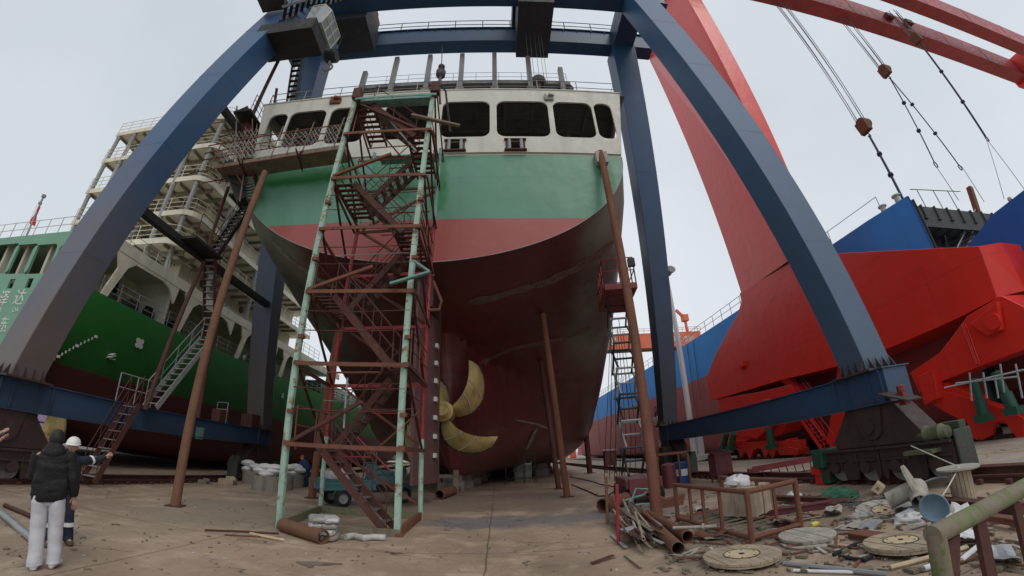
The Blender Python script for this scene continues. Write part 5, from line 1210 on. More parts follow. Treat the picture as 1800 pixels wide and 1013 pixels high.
# ================================================================ far background
GC = thing('portal_crane', 'distant orange portal crane with a white emblem, between the two big hulls', 'portal crane', (48, 120, 0))
a, b = PY(1000, 606, 120), PY(1226, 600, 120)
zc_ = 31.6
m = M(); m.bb((18, 119, zc_), (67.5, 121, zc_ + 5)); m.build('girder', 'orange_crane', GC)
m = M(); m.bb((18, 118.2, zc_ - .4), (67.5, 121.8, zc_)); m.bb((57, 117.5, zc_ - 2.2), (64, 122, zc_ - .4)); m.build('girder_flange', 'rust', GC)
m = railing([(18, 118.5, zc_ + 5), (67.5, 118.5, zc_ + 5)], 1.4, 2.2, .07, 2); m.build('girder_railing', 'orange_crane', GC)
for x in (20.5, 66): m = M(); m.bar((x, 120, zc_), (x, 114, 0), 1.6, 1.6); m.bar((x, 120, zc_), (x, 128, 0), 1.6, 1.6); m.build('leg', 'orange_crane', GC)
p = PY(1078, 600, 118.9); m = M(); m.lathe(p, (0, 1, 0), [(0, .9), (0, 1.3), (.05, 1.3), (.05, .9)], 20, closed=True); m.box(p, (.9, .06, 1.1)); m.build('emblem', 'white_mark', GC)
p = PY(1180, 597, 118.9); text_mesh('lettering', '重工造船', 2.2, 'white_mark', GC, (p.x - 0.5, 118.85, p.z - .8), (1, 0, 0), (0, 0, 1))
p = PY(1204, 575, 121); m = M(); m.tube([(p.x, 120, zc_ + 5), (p.x, 120, zc_ + 11)], .5, 8); m.bar((p.x, 120, zc_ + 10), (p.x - 2.8, 120, zc_ + 13), .8, .8); m.box((p.x, 120, zc_ + 10), (2, 2, 2.2)); m.build('jib', 'orange_crane', GC)
m = M(); m.bb((34, 210, 0), (39.8, 225, 14)); m.build('wall', 'white_clean')
E2 = bpy.data.objects['wall']; tag(E2, 'pale far shed just visible past the end of the blue hull', 'building')
m = M(); m.bb((36.5, 180, 0), (38.6, 190, 16)); m.prism([V3((36.3, 179.8, 16)), V3((38.8, 179.8, 16)), V3((37.5, 179.8, 17))], (0, 10.4, 0)); tag(m.build('red_tower', 'red_girder'), 'narrow red structure far off beside the end of the blue hull', 'tower')
# white lamp mast
ms = thing('lamp_mast', 'tall white tubular mast behind the right rear leg of the blue crane', 'mast', G(1222, 812))
p = G(1222, 812); m = M(); m.tube([p, (p.x, p.y, 17)], .27, 14, .2); m.build('tube', 'white_clean', ms, smooth=True)
m = M(); m.box((p.x + .5, p.y - .3, 1.6), (.5, .4, 2.8)); m.box((p.x + .45, p.y - .3, .3), (1.1, .8, .5)); m.build('foot_plates', 'white_clean', ms, bevel=.04)
m = M(); q = PY(1163, 388, p.y); m.box((p.x - .1, p.y, 17.1), (1.2, .5, .2)); m.lathe((p.x + .3, p.y - .5, 17.2), (0, -1, .3), [(0, .3), (.3, .42), (.31, 0)], 12); m.build('lamp_head', 'grey_steel', ms)
# ================================================================ stair scaffold tower in front of the stern
TW = thing('stair_tower', 'tall stair tower with mint green posts and rusty brown flights, standing against the ship stern', 'scaffold tower', (-3.6, 10.3, 0))
LV = [1.88, 3.75, 5.58, 7.42, 9.15, 10.95, 12.6]
FL0, FL1 = V3((-4.80, 8.95, 0)), V3((-4.62, 9.0, 12.7))
FR0, FR1 = V3((-2.12, 9.05, 0)), V3((-1.93, 9.0, 12.75))
RL0, RL1 = V3((-5.15, 11.9, 0)), V3((-4.75, 12.0, 12.9))
RR0, RR1 = V3((-2.15, 11.6, 0)), V3((-2.05, 11.9, 12.9))
def at(p, q, z_): return p.lerp(q, (z_ - p.z) / (q.z - p.z))
for p, q, mt in ((FL0, FL1, 'mint'), (FR0, FR1, 'mint')):
    m = M(); m.angle(p, q, 0.115, 0.018, (0, 1, 0)); po = m.build('post', mt, TW)
    c = M()
    for z_ in LV + [0.0, 2.6, 4.4, 6.5, 8.3]: c.box(at(p, q, z_ + .03), (.145, .145, .09))
    c.build('splice_plates', 'rust', po)
for p, q in ((RL0, RL1), (RR0, RR1)):
    for z0, z1, mt in ((0, 2.2, 'mint'), (2.2, 9.3, 'red_post'), (9.3, 12.9, 'teal_paint')):
        m = M(); a_, b_ = at(p, q, z0), at(p, q, z1); m.tube([a_, b_], .07, 8); m.build('post', mt, TW)
for z_ in LV:
    a_, b_, c_, d_ = [at(*s_, z_) for s_ in ((FL0, FL1), (FR0, FR1), (RR0, RR1), (RL0, RL1))]
    m = M(); m.bar(a_ + V3((0, -.1, 0)), b_ + V3((0.08, -.1, .0)), .03, .095); m.build('cross_beam', 'rust' if z_ < 12 else 'teal_paint', TW)
    m = M(); m.bar(b_ + V3((.1, 0, 0)), c_ + V3((.1, 0, 0)), .04, .1); m.build('side_beam', 'rust_dark', TW)
    m = M(); m.bar(a_ + V3((-.1, 0, 0)), d_ + V3((-.1, 0, 0)), .04, .1); m.build('side_beam', 'rust_dark', TW)
    m = M(); m.bar(d_, c_, .04, .1); m.build('cross_beam', 'red_post' if z_ < 9 else 'rust_dark', TW)
m = M(); m.bar(FL0 + V3((0, 0, .08)), FR0 + V3((0, 0, .08)), .1, .16); m.build('base_beam', 'plank', TW)
m = M(); m.bar(FR0 + V3((0, 0, .1)), RR0 + V3((0, 0, .1)), .1, .2); m.build('base_beam', 'rust', TW)
m = M(); m.bar(RL0 + V3((0, 0, .1)), RR0 + V3((0, 0, .1)), .12, .2); m.build('base_beam', 'green_rail', TW)
m = M(); m.bar(FL0 + V3((0, 0, .1)), RL0 + V3((0, 0, .1)), .1, .2); m.build('base_beam', 'green_rail', TW)
for p, q in ((FL1, FL1 + V3((0, 0, .4))), (FR1, FR1 + V3((0, 0, .45)))): m = M(); m.box(q - V3((0, 0, .2)), (.28, .28, .5)); m.build('post_cap', 'rust_dark', TW)
prev_right = True
z_prev = 0.05
for i, z_ in enumerate(LV):
    yf = 9.55 if i % 2 == 0 else 10.75
    xr, xl = -2.45, -4.45
    p = V3((xr if prev_right else xl + .25, yf, z_prev)); q = V3((xl + .35 if prev_right else xr - .3, yf, z_))
    stair_parts(TW, p, q, 0.72, (0, 1, 0), 7, 'rust_dark', 'tread_grey', (-1, 1), True, .045, .17)
    # landing at the end of the flight
    m = M(); xc = xl + .1 if prev_right else xr + .1
    
    for q_ in range(8): m.bb((xc - .3, 9.2 + q_ * .25, z_ - .02), (xc + .3, 9.32 + q_ * .25, z_ + .01))
    m.bb((xc - .34, 9.15, z_ - .12), (xc - .3, 11.25, z_ + .02)); m.bb((xc + .3, 9.15, z_ - .12), (xc + .34, 11.25, z_ + .02))
    lo_ = m.build('landing', 'rust_dark', TW)
    xx = xl - .25 if prev_right else xr + .45
    m = railing([(xx, 9.15, z_), (xx, 11.4, z_)], .9, .9, .018, 2); m.build('landing_railing', 'rust', lo_)
    prev_right = not prev_right; z_prev = z_
random.seed(3)
br = [(FL0, FR0, 0.1, 1.88, 0), (FL0, FR0, 3.75, 5.3, 1), (FL0, FR0, 7.42, 8.9, 1), (FL0, FR0, 1.95, 3.7, 0), (FL0, FR0, 9.2, 10.9, 1), (FL0, FR0, 5.6, 7.4, 1)]
for k, (z0, z1, rev, yo) in enumerate(((1.9, 3.5, 0, 0.1), (5.6, 6.6, 0, -.12), (9.2, 10.4, 0, -.12), (3.8, 5.5, 1, 3.0), (7.4, 9.1, 1, 3.0), (1.9, 3.7, 1, 2.9), (5.6, 7.3, 1, 2.9), (0.3, 1.9, 1, 2.6), (9.2, 10.9, 0, 2.9), (10.9, 12.6, 1, .1))):
    a_ = at(FL0, FL1, z1 if rev else z0) + V3((0, yo, 0)); b_ = at(FR0, FR1, z0 if rev else z1) + V3((0, yo, 0))
    if not rev and k < 3: b_ = a_.lerp(b_, .62)
    m = M(); m.angle(a_, b_, .07, .012, (0, 1, 0)); m.build('brace', 'rust' if k % 3 else 'rust_dark', TW)
for z0, z1 in ((1.88, 3.75), (3.75, 5.58), (5.58, 7.42), (7.42, 9.15), (9.15, 10.95), (10.95, 12.6)):
    for (s1, s2) in (((FR0, FR1), (RR0, RR1)), ((FL0, FL1), (RL0, RL1))):
        m = M(); m.angle(at(*s1, z1), at(*s2, z0), .05, .01, (1, 0, 0)); m.build('brace', 'rust_dark', TW)
m = M()
for z_ in (2.7, 3.2, 4.6, 5.1, 6.4, 6.9, 8.1, 8.6):
    a_, b_ = at(FL0, FL1, z_), at(FR0, FR1, z_ + .02); m.tube([a_, a_.lerp(b_, .5) - V3((0, 0, .04)), b_], .014, 4)
    m.tube([at(FR0, FR1, z_), at(RR0, RR1, z_)], .012, 4)
m.build('guard_wires', 'rust_dark', TW)
random.seed(9)
for k in range(26):
    z_ = random.uniform(1.5, 11.5); side = random.random()
    a_ = at(FL0, FL1, z_) + V3((random.uniform(0, 2.0), random.uniform(.2, 2.4), 0)); L_ = random.uniform(.7, 2.0)
    d_ = random.choice((V3((1, 0, .02)), V3((1, 0, .9)), V3((1, 0, -.9)), V3((0, 0, 1)), V3((.3, 1, .1)))).normalized()
    b_ = a_ + d_ * L_
    if b_.x > -1.9: b_.x = -1.95
    if b_.y > 11.9: b_.y = 11.8
    m = M(); m.tube([a_, b_], random.choice((.016, .02, .026)), 5); m.build('loose_bar', random.choice(('rust', 'rust_dark', 'rust_dark', 'grey_steel', 'red_post')), TW)
# odd bits tied on to the tower
m = M(); p = at(FR0, FR1, 5.6); m.bar(p + V3((-.5, -.25, .1)), p + V3((.45, -.15, .45)), .12, .05); m.bar(p + V3((.45, -.15, .45)), p + V3((.05, -.15, .75)), .1, .05); m.build('loose_bracket', 'teal_paint', TW)
m = M(); p = at(FR0, FR1, 5.7) + V3((.25, 1.6, 0)); m.tube([p + V3((0, 0, .9)), p + V3((.25, .1, .3)), p + V3((.2, .1, .05)), p + V3((-.1, 0, 0))], .045, 6); m.build('bent_handrail', 'rust', TW)
m = M(); p = at(FR0, FR1, 11.4); m.bar(p + V3((-.6, -.2, .1)), p + V3((.9, .2, -.05)), .12, .07); m.build('plank', 'plank', TW)
m = M(); p = at(FR0, FR1, 12.9); m.tube([p + V3((0, .5, 1.0)), p + V3((.25, .6, .7)), p + V3((.5, .8, -1.2))], .04, 5); m.tube([p + V3((0, .5, 1.0)), p + V3((.1, .6, 0))], .04, 5); m.build('grab_rail', 'black_steel', TW)
m = M(); a_, b_ = at(FL0, FL1, 12.72) + V3((.1, 0, 0)), at(FR0, FR1, 12.72); m.bb((a_.x, 9.05, 12.62), (b_.x - .1, 9.4, 12.7)); m.bb((a_.x, 11.9, 12.62), (b_.x, 12.4, 12.68)); m.build('top_platform', 'teal_paint', TW)
m = M(); m.tube([at(FL0, FL1, 12.6) + V3((.7, .3, 0)), at(FR0, FR1, 10.4) + V3((-.4, .3, 0))], .035, 6); m.build('loose_pipe', 'grey_steel', TW)
def net(p00, p10, p01, n=10, mrows=4, r=.009):
    """rope net on the parallelogram p00, p10 (along), p01 (up)"""
    m = M(); u, v = p10 - p00, p01 - p00
    for i in range(-mrows, n):
        for sgn in (1, -1):
            pts = []
            for j in range(mrows + 1):
                f = (i + j) / n if sgn == 1 else (i + mrows - j) / n
                if -0.001 <= f <= 1.001: pts.append(p00 + u * f + v * (j / mrows) + V3((random.uniform(-.03, .03), random.uniform(-.03, .03), random.uniform(-.04, .04))))
            if len(pts) > 1: m.tube(pts, r, 3, caps=False)
    return m
for i, (za, zb) in enumerate(((LV[4], LV[4] + .9), (LV[5], LV[5] + .9))):
    m = net(V3((-4.3, 11.5, za)), V3((-2.4, 11.5, za)), V3((-4.3, 11.5, zb)), 12, 4, .007); m.build('safety_net', 'grey_steel', TW)

# ================================================================ suspended side walkway at the left end of the transom
WK = thing('walkway', 'narrow plank walkway with pipe rails and netting hung along the white bulwark', 'walkway', (-8, 12.2, 12))
a_ = PY(612, 270, 12.3); b_ = PY(393, 304, 12.3); z_ = a_.z
b_ = V3((b_.x, 12.3, b_.z))
m = M(); m.add([a_ + V3((0, -.55, 0)), b_ + V3((0, -.55, 0)), b_ + V3((0, .35, 0)), a_ + V3((0, .35, 0)), a_ + V3((0, -.55, -.2)), b_ + V3((0, -.55, -.2)), b_ + V3((0, .35, -.2)), a_ + V3((0, .35, -.2))], [(0, 1, 2, 3), (7, 6, 5, 4), (0, 4, 5, 1), (2, 6, 7, 3), (0, 3, 7, 4), (1, 5, 6, 2)])
m.build('plank_deck', 'plank', WK)
a2, b2 = a_ + V3((0, -.6, 0)), b_ + V3((0, -.6, 0))
m = M()
for h in (.35, .75, 1.15): m.tube([a2 + V3((.1, 0, h)), b2 + V3((-.9, 0, h + random.uniform(-.05, .05)))], .03, 5)
m.tube([a2 + V3((.0, .0, -.3)), b2 + V3((-1.3, 0, -.35))], .03, 5); m.tube([a2 + V3((.0, .9, -.15)), b2 + V3((-1.3, .9, -.2))], .03, 5); m.build('guard_rail', 'rust', WK)
m = M()
for f in (.07, .3, .42, .55, .8, .93, 1.05): p = a2.lerp(b2, f); m.tube([p + V3((random.uniform(-.1, .1), 0, -.3)), p + V3((.12, 0, 1.4 + random.uniform(-.1, .3)))], .03, 5)
m.build('standards', 'plank', WK)
m = M()
for f in (.33, .78): p = a2.lerp(b2, f); m.tube([p + V3((-.4, .6, .15)), p + V3((.5, -.5, -.55))], .035, 5); m.tube([p + V3((-.2, 1, -.28)), p + V3((.1, -.4, -.28))], .035, 5)
m.build('putlogs', 'rust_dark', WK)
for f0, f1 in ((.05, .28), (.3, .62), (.64, .98)): 
    m = net(a2.lerp(b2, f0) + V3((0, -.03, .05)), a2.lerp(b2, f1) + V3((0, -.03, .05)), a2.lerp(b2, f0) + V3((0, -.03, 1.1)), 9, 4, .008); m.build('safety_net', 'plastic_bag', WK)
# tangle of poles between the walkway and the crane landing
TG = thing('pipe_scaffold', 'dark tangle of scaffold pipes and netting between the walkway and the crane stairs', 'scaffold', (-11.5, 12.8, 9))
random.seed(12)
base = PY(420, 260, 12.6)
for k in range(26):
    x0, y0 = random.uniform(395, 450), random.uniform(170, 330)
    ang = random.choice((80, 95, 20, 10, 60, 120, -10)) + random.uniform(-8, 8); L_ = random.uniform(30, 85)
    Yk = random.uniform(12.2, 13.4)
    p, q = PY(x0 - math.cos(R(ang)) * L_ / 2, y0 + math.sin(R(ang)) * L_ / 2, Yk), PY(x0 + math.cos(R(ang)) * L_ / 2, y0 - math.sin(R(ang)) * L_ / 2, Yk)
    m = M(); m.tube([p, q], random.choice((.03, .035)), 5); m.build('pole', random.choice(('rust', 'rust_dark', 'plank')), TG)
p, q = PY(402, 288, 12.4), PY(428, 355, 12.9); m = M(); m.bar(p, q, .55, .5); m.build('stair_trough', 'black_steel', TG)
p, q = PY(432, 200, 13.2), PY(438, 245, 13.2); m = M(); m.bar(p, q, .8, .6); m.build('dark_panel', 'rust_dark', TG)
m = net(PY(395, 285, 12.2), PY(455, 275, 12.2), PY(400, 235, 12.2), 8, 4, .008); m.build('safety_net', 'plastic_bag', TG)
for k in range(9): p = PX(424 + k * 1.5, 352 - 0 + k * 0, -12.3)
stair_parts(TG, PY(447, 350, 12.7), PY(438, 300, 12.5), 0.5, (1, 0, 0.2), 10, 'black_steel', 'grey_steel', (), False)

# ================================================================ tall props
def prop(p, q, r, mat, label, foot=True):
    t_ = thing('prop_pole', label, 'prop pole', p)
    m = M(); m.tube([p, V3(p).lerp(q, .5), q], r, 14); m.build('pole_tube', mat, t_, smooth=True)
    if foot: m = M(); m.box((p[0], p[1], .015), (r * 3.2, r * 3.2, .03), .3); m.build('foot_plate', 'rust_dark', t_)
    return t_
prop(G(308, 890), PY(466, 303, 12.0), .135, 'rust_orange', 'orange rusty pole reaching from the yard floor to the left walkway')
pr = prop(G(1155, 912), PY(1055, 268, 12.8), .14, 'rust', 'brown pole in front of the scissor lift, reaching up to the bulwark')
m = M(); p = PY(1055, 270, 12.8); m.box(p + V3((0, 0, -.3)), (.5, .3, .6)); m.build('top_shoe', 'bag_paper', pr)
b1_ = G(997, 874); prop(b1_, (b1_.x - .5, b1_.y + .5, hull_bottom(.62, 16.7) - .2), .13, 'rust', 'nearer of the two brown poles side by side under the ship bilge')
b2_ = G(982, 860); prop(b2_, (b2_.x - .55, b2_.y + .4, hull_bottom(.62, 18.7) - .2), .13, 'rust_dark', 'farther of the two brown poles side by side under the ship bilge')
b3_ = G(1037, 832); prop(b3_, PY(1022, 684, b3_.y - .3), .22, 'rust_dark', 'thin dark pole alone at the right edge of the ship bottom')
b4_ = G(548, 876); prop(b4_, PY(600, 560, b4_.y), .15, 'rust', 'brown pole just behind the left rear post of the stair tower')

# ================================================================ scissor lifts
def lift(bx, by, zt_, yaw, lab, pairs=6, s=1.0):
    t_ = thing('scissor_lift', lab, 'scissor lift', (bx, by, 0))
    rt = Matrix.Rotation(yaw, 3, 'Z'); W_ = lambda x, y, z: V3((bx, by, 0)) + rt @ V3((x, y, z))
    m = M()
    m.box(W_(0, 0, .62), (1.15, 2.3, .3), yaw); m.box(W_(-.45, 0, .4), (.25, 1.9, .3), yaw); m.box(W_(.45, 0, .4), (.25, 1.9, .3), yaw); m.box(W_(0, -1.18, .55), (.95, .1, .5), yaw); m.build('chassis', 'maroon_box', t_, bevel=.02)
    for x, y in ((-.55, -.8), (.55, -.8), (-.55, .8), (.55, .8)):
        w = M(); w.lathe(W_(x - .12, y, .28), rt @ V3((1, 0, 0)), [(0, 0), (0, .2), (.02, .27), (.2, .27), (.22, .2), (.22, 0)], 18); w.build('wheel', 'rubber', t_, smooth=True)
    dz = (zt_ - .95) / pairs
    for k in range(pairs):
        z0 = .85 + k * dz; z1 = z0 + dz
        m = M()
        for x in (-.35, .35):
            m.bar(W_(x, -.55, z0), W_(x, .55, z1), .05, .1); m.bar(W_(x - .06, .55, z0), W_(x - .06, -.55, z1), .05, .1)
        m.tube([W_(-.45, -.55, z1), W_(.45, -.55, z1)], .04, 6); m.tube([W_(-.45, .55, z1), W_(.45, .55, z1)], .04, 6); m.tube([W_(-.4, 0, (z0 + z1) / 2), W_(.4, 0, (z0 + z1) / 2)], .04, 6)
        m.build('scissor_arm', 'grey_steel' if k % 2 else 'crane_grime', t_)
    m = M(); m.box(W_(0, 0, zt_), (1.15, 2.3, .22), yaw); pf = m.build('platform', 'lift_red', t_, bevel=.01)
    m = railing([W_(x, y, zt_ + .1) for x, y in ((-.55, -1.12), (.55, -1.12), (.55, 1.12), (-.55, 1.12), (-.55, -1.12))], 1.0, .55, .022, 2); m.build('platform_railing', 'lift_red', pf)
    m = M(); m.box(W_(.5, -1.1, zt_ + .9), (.25, .15, .3), yaw); m.box(W_(-.2, 0.2, zt_ + .35), (.5, .6, .5), yaw); m.build('control_box', 'black_steel', pf)
    return t_
lift(4.55, 13.6, 7.15, R(-8), 'red scissor lift raised beside the right side of the ship, behind the brown pole', 7)
fr = thing('low_stand', 'low red square frame standing left of the blue and white drum', 'frame', G(1160, 862))
m = M(); q0 = G(1160, 862)
for a in (0, 1.3):
    m.bar(q0 + V3((a, 0, 0)), q0 + V3((a, 0, 1.35)), .08, .08)
    m.bar(q0 + V3((a, .9, 0)), q0 + V3((a, .9, 1.35)), .08, .08); m.bar(q0 + V3((a, 0, 1.35)), q0 + V3((a, .9, 1.35)), .08, .08)
m.bar(q0 + V3((0, 0, 1.35)), q0 + V3((1.34, 0, 1.35)), .08, .08); m.bar(q0 + V3((0, .9, 1.35)), q0 + V3((1.34, .9, 1.35)), .08, .08); m.build('frame_bars', 'rust', fr)
m = M(); m.lathe(q0 + V3((.6, .4, 0)), (0, 0, 1), [(0, .28), (.9, .28), (.95, .2), (1.0, 0)], 16); tag(m.build('gas_bottle', 'maroon_box', smooth=True), 'dark red drum standing inside the low red frame', 'drum')
d0 = G(1200, 850)
DR = thing('oil_drum', 'blue oil drum with a wide white band, standing behind the rusty cage', 'drum', d0)
m = M(); m.lathe(d0, (0, 0, 1), [(0, 0), (0, .29), (.02, .3), (.30, .3), (.31, .31), (.33, .31), (.34, .3), (.88, .3), (.9, .31), (.92, .29), (.9, 0)], 24); m.build('body', 'drum_blue', DR, smooth=True)
m = M(); m.lathe(d0, (0, 0, 1), [(.34, .303), (.34, .306), (.62, .306), (.62, .303)], 24); m.build('white_band', 'white_clean', DR, smooth=True)
def elbox(p, w, d, h, mat, lab, leg=.35):
    t_ = thing('switch_box', lab, 'switch box', p); p = V3(p)
    m = M(); m.box(p + V3((0, 0, leg + h / 2)), (w, d, h)); m.build('cabinet', mat, t_, bevel=.02)
    m = M(); m.prism([p + V3((-w * .6, -d * .65, leg + h)), p + V3((w * .6, -d * .65, leg + h)), p + V3((w * .6, d * .65, leg + h + .12)), p + V3((-w * .6, d * .65, leg + h + .12))], (0, 0, .03)); m.build('roof', mat, t_)
    for a, b in ((-1, -1), (1, -1), (1, 1), (-1, 1)): m = M(); m.bar(p + V3((a * w * .42, b * d * .4, 0)), p + V3((a * w * .42, b * d * .4, leg)), .05, .05); m.build('leg', mat, t_)
    m = M(); m.box(p + V3((0, -d / 2 - .01, leg + h * .5)), (w * .7, .02, h * .75)); m.box(p + V3((w * .22, -d / 2 - .03, leg + h * .55)), (.12, .02, .05)); m.build('door', mat, t_)
elbox(G(1270, 847), .75, .6, .8, 'maroon_box', 'dark red electrical box on legs right of the blue drum', .3)
elbox(G(1074, 830), .9, .6, 1.1, 'maroon_box', 'small far dark red electrical box with cables, left of the scissor lift', .5)
m = M()
for k in range(7):
    x = 1062 + k * 9; p = G(x, 838 + (k % 3) * 4); top_ = PY(1062 + k * 4, 520, p.y)
    m.tube([p, V3((p.x + .3, p.y, 2.5)), V3((top_.x, p.y, min(top_.z, 9)))], .02, 4)
tag(m.build('hanging_cables', 'black_rubber_hose'), 'thin black cables hanging down past the scissor lift', 'cables')
m = M(); pts = [G(x, y, .03) for x, y in ((1005, 852), (1030, 862), (1052, 872), (1068, 872), (1082, 862), (1088, 845), (1094, 820))]; pts[-1] = pts[-2] + V3((.2, 2, 1.2)); m.tube(pts, .025, 5)
tag(m.build('hose', 'black_rubber_hose'), 'black hose curling over the ground right of the twin poles', 'hose')
m = M(); pts = [G(x, y, .03) for x, y in ((1002, 838), (1040, 846), (1058, 852), (1100, 858))]; m.tube(pts, .025, 5)
tag(m.build('hose', 'black_rubber_hose'), 'black cable lying straight on the ground behind the curled hose', 'hose')
# access scaffold under the hull
p0 = G(890, 852); sc = thing('pipe_scaffold', 'small grey frame scaffold standing under the hull right of the propeller', 'scaffold', p0)
m = M()
for x in (0, 1.1, 1.75):
    for y in (0, 1.2): m.tube([p0 + V3((x, y, 0)), p0 + V3((x, y, 4.6 if x < 1.5 else 4.4))], .025, 5)
for z_ in (.3, 1.6, 2.9, 4.2):
    for y in (0, 1.2): m.tube([p0 + V3((0, y, z_)), p0 + V3((1.75, y, z_))], .02, 5)
m.tube([p0 + V3((0, 0, .3)), p0 + V3((1.1, 0, 1.6))], .02, 5); m.build('frame', 'crane_grime', sc)
m = M(); m.bb(p0 + V3((0, 0, 3.2)), p0 + V3((1.2, 1.2, 3.26))); m.build('platform', 'plank', sc)
p0 = G(905, 846); sc = thing('step_platform', 'grey rolling step platform beside the small scaffold under the hull', 'platform', p0)
m = M()
for x in (0, 1.1):
    for y in (0, .9): m.tube([p0 + V3((x, y, 0)), p0 + V3((x, y, 2.2))], .03, 5)
m.tube([p0 + V3((0, 0, 2.2)), p0 + V3((1.1, 0, 2.2)), p0 + V3((1.5, 0, 1.9))], .03, 5); m.tube([p0 + V3((0, 0, .3)), p0 + V3((1.1, 0, .3))], .03, 5); m.build('frame', 'grey_steel', sc)
m = M(); m.bb(p0 + V3((0, 0, 1.05)), p0 + V3((1.15, .9, 1.15))); m.build('tread', 'galv', sc)
p0 = G(940, 836); m = M(); m.lathe(p0, (0, 0, 1), [(0, 0), (0, .28), (.75, .3), (.76, 0)], 14); tag(m.build('bin', 'galv', smooth=True), 'grey bin on the ground under the hull behind the step platform', 'bin')
# timber stand and cut pipe near the rudder
p0 = G(802, 870); m = M(); m.bb(p0 + V3((-.12, -.1, 0)), p0 + V3((.12, .1, 1.1))); m.bb(p0 + V3((-.9, .4, 0)), p0 + V3((-.75, .55, .9))); m.bb(p0 + V3((-.95, -.05, .75)), p0 + V3((.05, .05, .9))); tag(m.build('trestle', 'plank'), 'rough timber trestle under the skeg just right of the rudder', 'trestle')
def pipe_on(pa, pb, r, mat, lab, group=None, wall=.12, nm='pipe', n=16):
    pa, pb = V3(pa), V3(pb); pa.z += r; pb.z += r
    m = M(); m.pipe(pa, pb, r, r * (1 - wall), n); return tag(m.build(nm, mat, smooth=True), lab, 'pipe', group)
pipe_on(G(772, 879), G(803, 868), .2, 'rust', 'short rusty pipe lying under the rudder')
pipe_on(G(568, 957), G(496, 934), .14, 'rust_orange', 'orange rusty pipe lying in front of the left tower foot')
pipe_on(G(1060, 902), G(1108, 886), .2, 'rust', 'thick short rusty pipe lying left of the brown pole foot')
pipe_on(G(1193, 977), G(1122, 905), .11, 'rust_orange', 'long rusty pipe pointing at the camera beside the heap of tubes')
pipe_on(G(1210, 955), G(1140, 912), .11, 'rust', 'long rusty pipe lying just right of its twin beside the tube heap')
pipe_on(G(60, 958), G(-60, 852), .055, 'galv', 'bright galvanised post lying on the ground at the far left')
pipe_on(G(60, 914), G(8, 892), .04, 'rust_dark', 'thin dark rusty bar behind the galvanised post')
# white flexible duct
pts = [G(x, y, .07) for x, y in ((607, 944), (622, 942), (640, 946), (655, 944), (678, 945))]
m = M(); m.tube(pts, .065, 10); tag(m.build('flexible_duct', 'plastic_bag', smooth=True), 'dirty white flexible duct lying inside the tower base', 'duct')
# sacks on a small pile
random.seed(5)
base = G(566, 948)
k = 0
for lay in range(4):
    for j in range(2):
        c = base + V3((-.12 + j * .27 + random.uniform(-.03, .03), random.uniform(-.04, .04), .07 + lay * .115))
        m = M(); n_ = 7
        rows = []
        for i in range(n_):
            t_ = i / (n_ - 1) * 2 - 1; w_ = math.sqrt(max(0, 1 - abs(t_) ** 4)) * .5 + .02
            rows.append([c + Matrix.Rotation(.12 + lay * .13, 3, 'Z') @ V3((t_ * .17, (abs(math.cos(a)) ** .4) * (1 if math.cos(a) > 0 else -1) * .3 * min(1, w_ + .6) + random.uniform(-.008, .008), (abs(math.sin(a)) ** .45) * (1 if math.sin(a) > 0 else -1) * .056 * min(1, w_ + .6) + random.uniform(-.006, .006))) for a in [q * math.pi / 6 for q in range(12)]])
        m.grid(rows, cols_closed=True); m.add(rows[0], [tuple(range(12))]); m.add(rows[-1], [tuple(range(12))])
        tag(m.build('sack', 'bag_paper' if (lay + j) % 2 else 'plastic_bag', smooth=True), f"dirty sack in the {('bottom', 'second', 'third', 'top')[lay]} layer of the pile beside the orange pipe, {('left', 'right')[j]} one", 'sack', 'sacks piled beside the orange pipe')
# far bags on cut tubs
spots = [(441, 850), (460, 862), (478, 864), (497, 861), (517, 857)]
for i, (x, y) in enumerate(spots):
    p = G(x, y); m = M(); m.lathe(p, (0, 0, 1), [(0, 0), (0, .42), (.6, .45), (.61, 0)], 14)
    tag(m.build('tub', 'concrete_block', smooth=True), f"round grey tub under white bags, {('leftmost', 'second from the left', 'middle one', 'second from the right', 'rightmost')[i]} of the row", 'tub', 'tubs holding white bags')
    for q in range(3):
        m = M(); c = p + V3((random.uniform(-.25, .25), random.uniform(-.2, .2), .68 + q * .14)); rows = []
        for a_i in range(7):
            th = math.pi * a_i / 6
            rows.append([c + V3((math.sin(th) * math.cos(f) * (.34 + .05 * math.sin(3 * f + q)), math.sin(th) * math.sin(f) * .3, math.cos(th) * .16 + .02 * math.sin(5 * f))) for f in [w * math.pi / 5 for w in range(10)]])
        m.grid(rows, cols_closed=True); tag(m.build('bag', 'plastic_white', smooth=True), f"{('lowest', 'middle', 'topmost')[q]} white bag on the {('leftmost', 'second', 'third', 'fourth', 'rightmost')[i]} grey tub", 'bag', 'white bags on the tubs')

# ================================================================ three wheeled cargo truck
tk = thing('cargo_tricycle', 'teal three wheeled cargo truck parked behind the stair tower', 'tricycle truck', G(630, 893))
TB = G(600, 893); fw = V3((.74, .67, 0)).normalized(); sd = V3((-fw.y, fw.x, 0))
def T(a, b, c): return V3((TB.x, TB.y, 0)) + fw * a * .92 + sd * b + V3((0, 0, c))
rotT = Matrix((fw, sd, V3((0, 0, 1)))).transposed()
m = M(); 
for b in (0, 1.15): m.box(T(.35, b, .72), (1.75, .04, .34), rot=rotT)
m.box(T(-.52, .575, .72), (.04, 1.15, .34), rot=rotT); m.box(T(1.22, .575, .72), (.04, 1.15, .34), rot=rotT); m.box(T(.35, .575, .56), (1.75, 1.15, .05), rot=rotT); 
for b in (-.025,):
    m.box(T(.35, b, .87), (1.8, .03, .05), rot=rotT); m.box(T(.35, b, .58), (1.8, .03, .05), rot=rotT); m.box(T(.35, b, .74), (1.7, .02, .03), rot=rotT)
m.build('cargo_box', 'truck_teal', tk, bevel=.008)
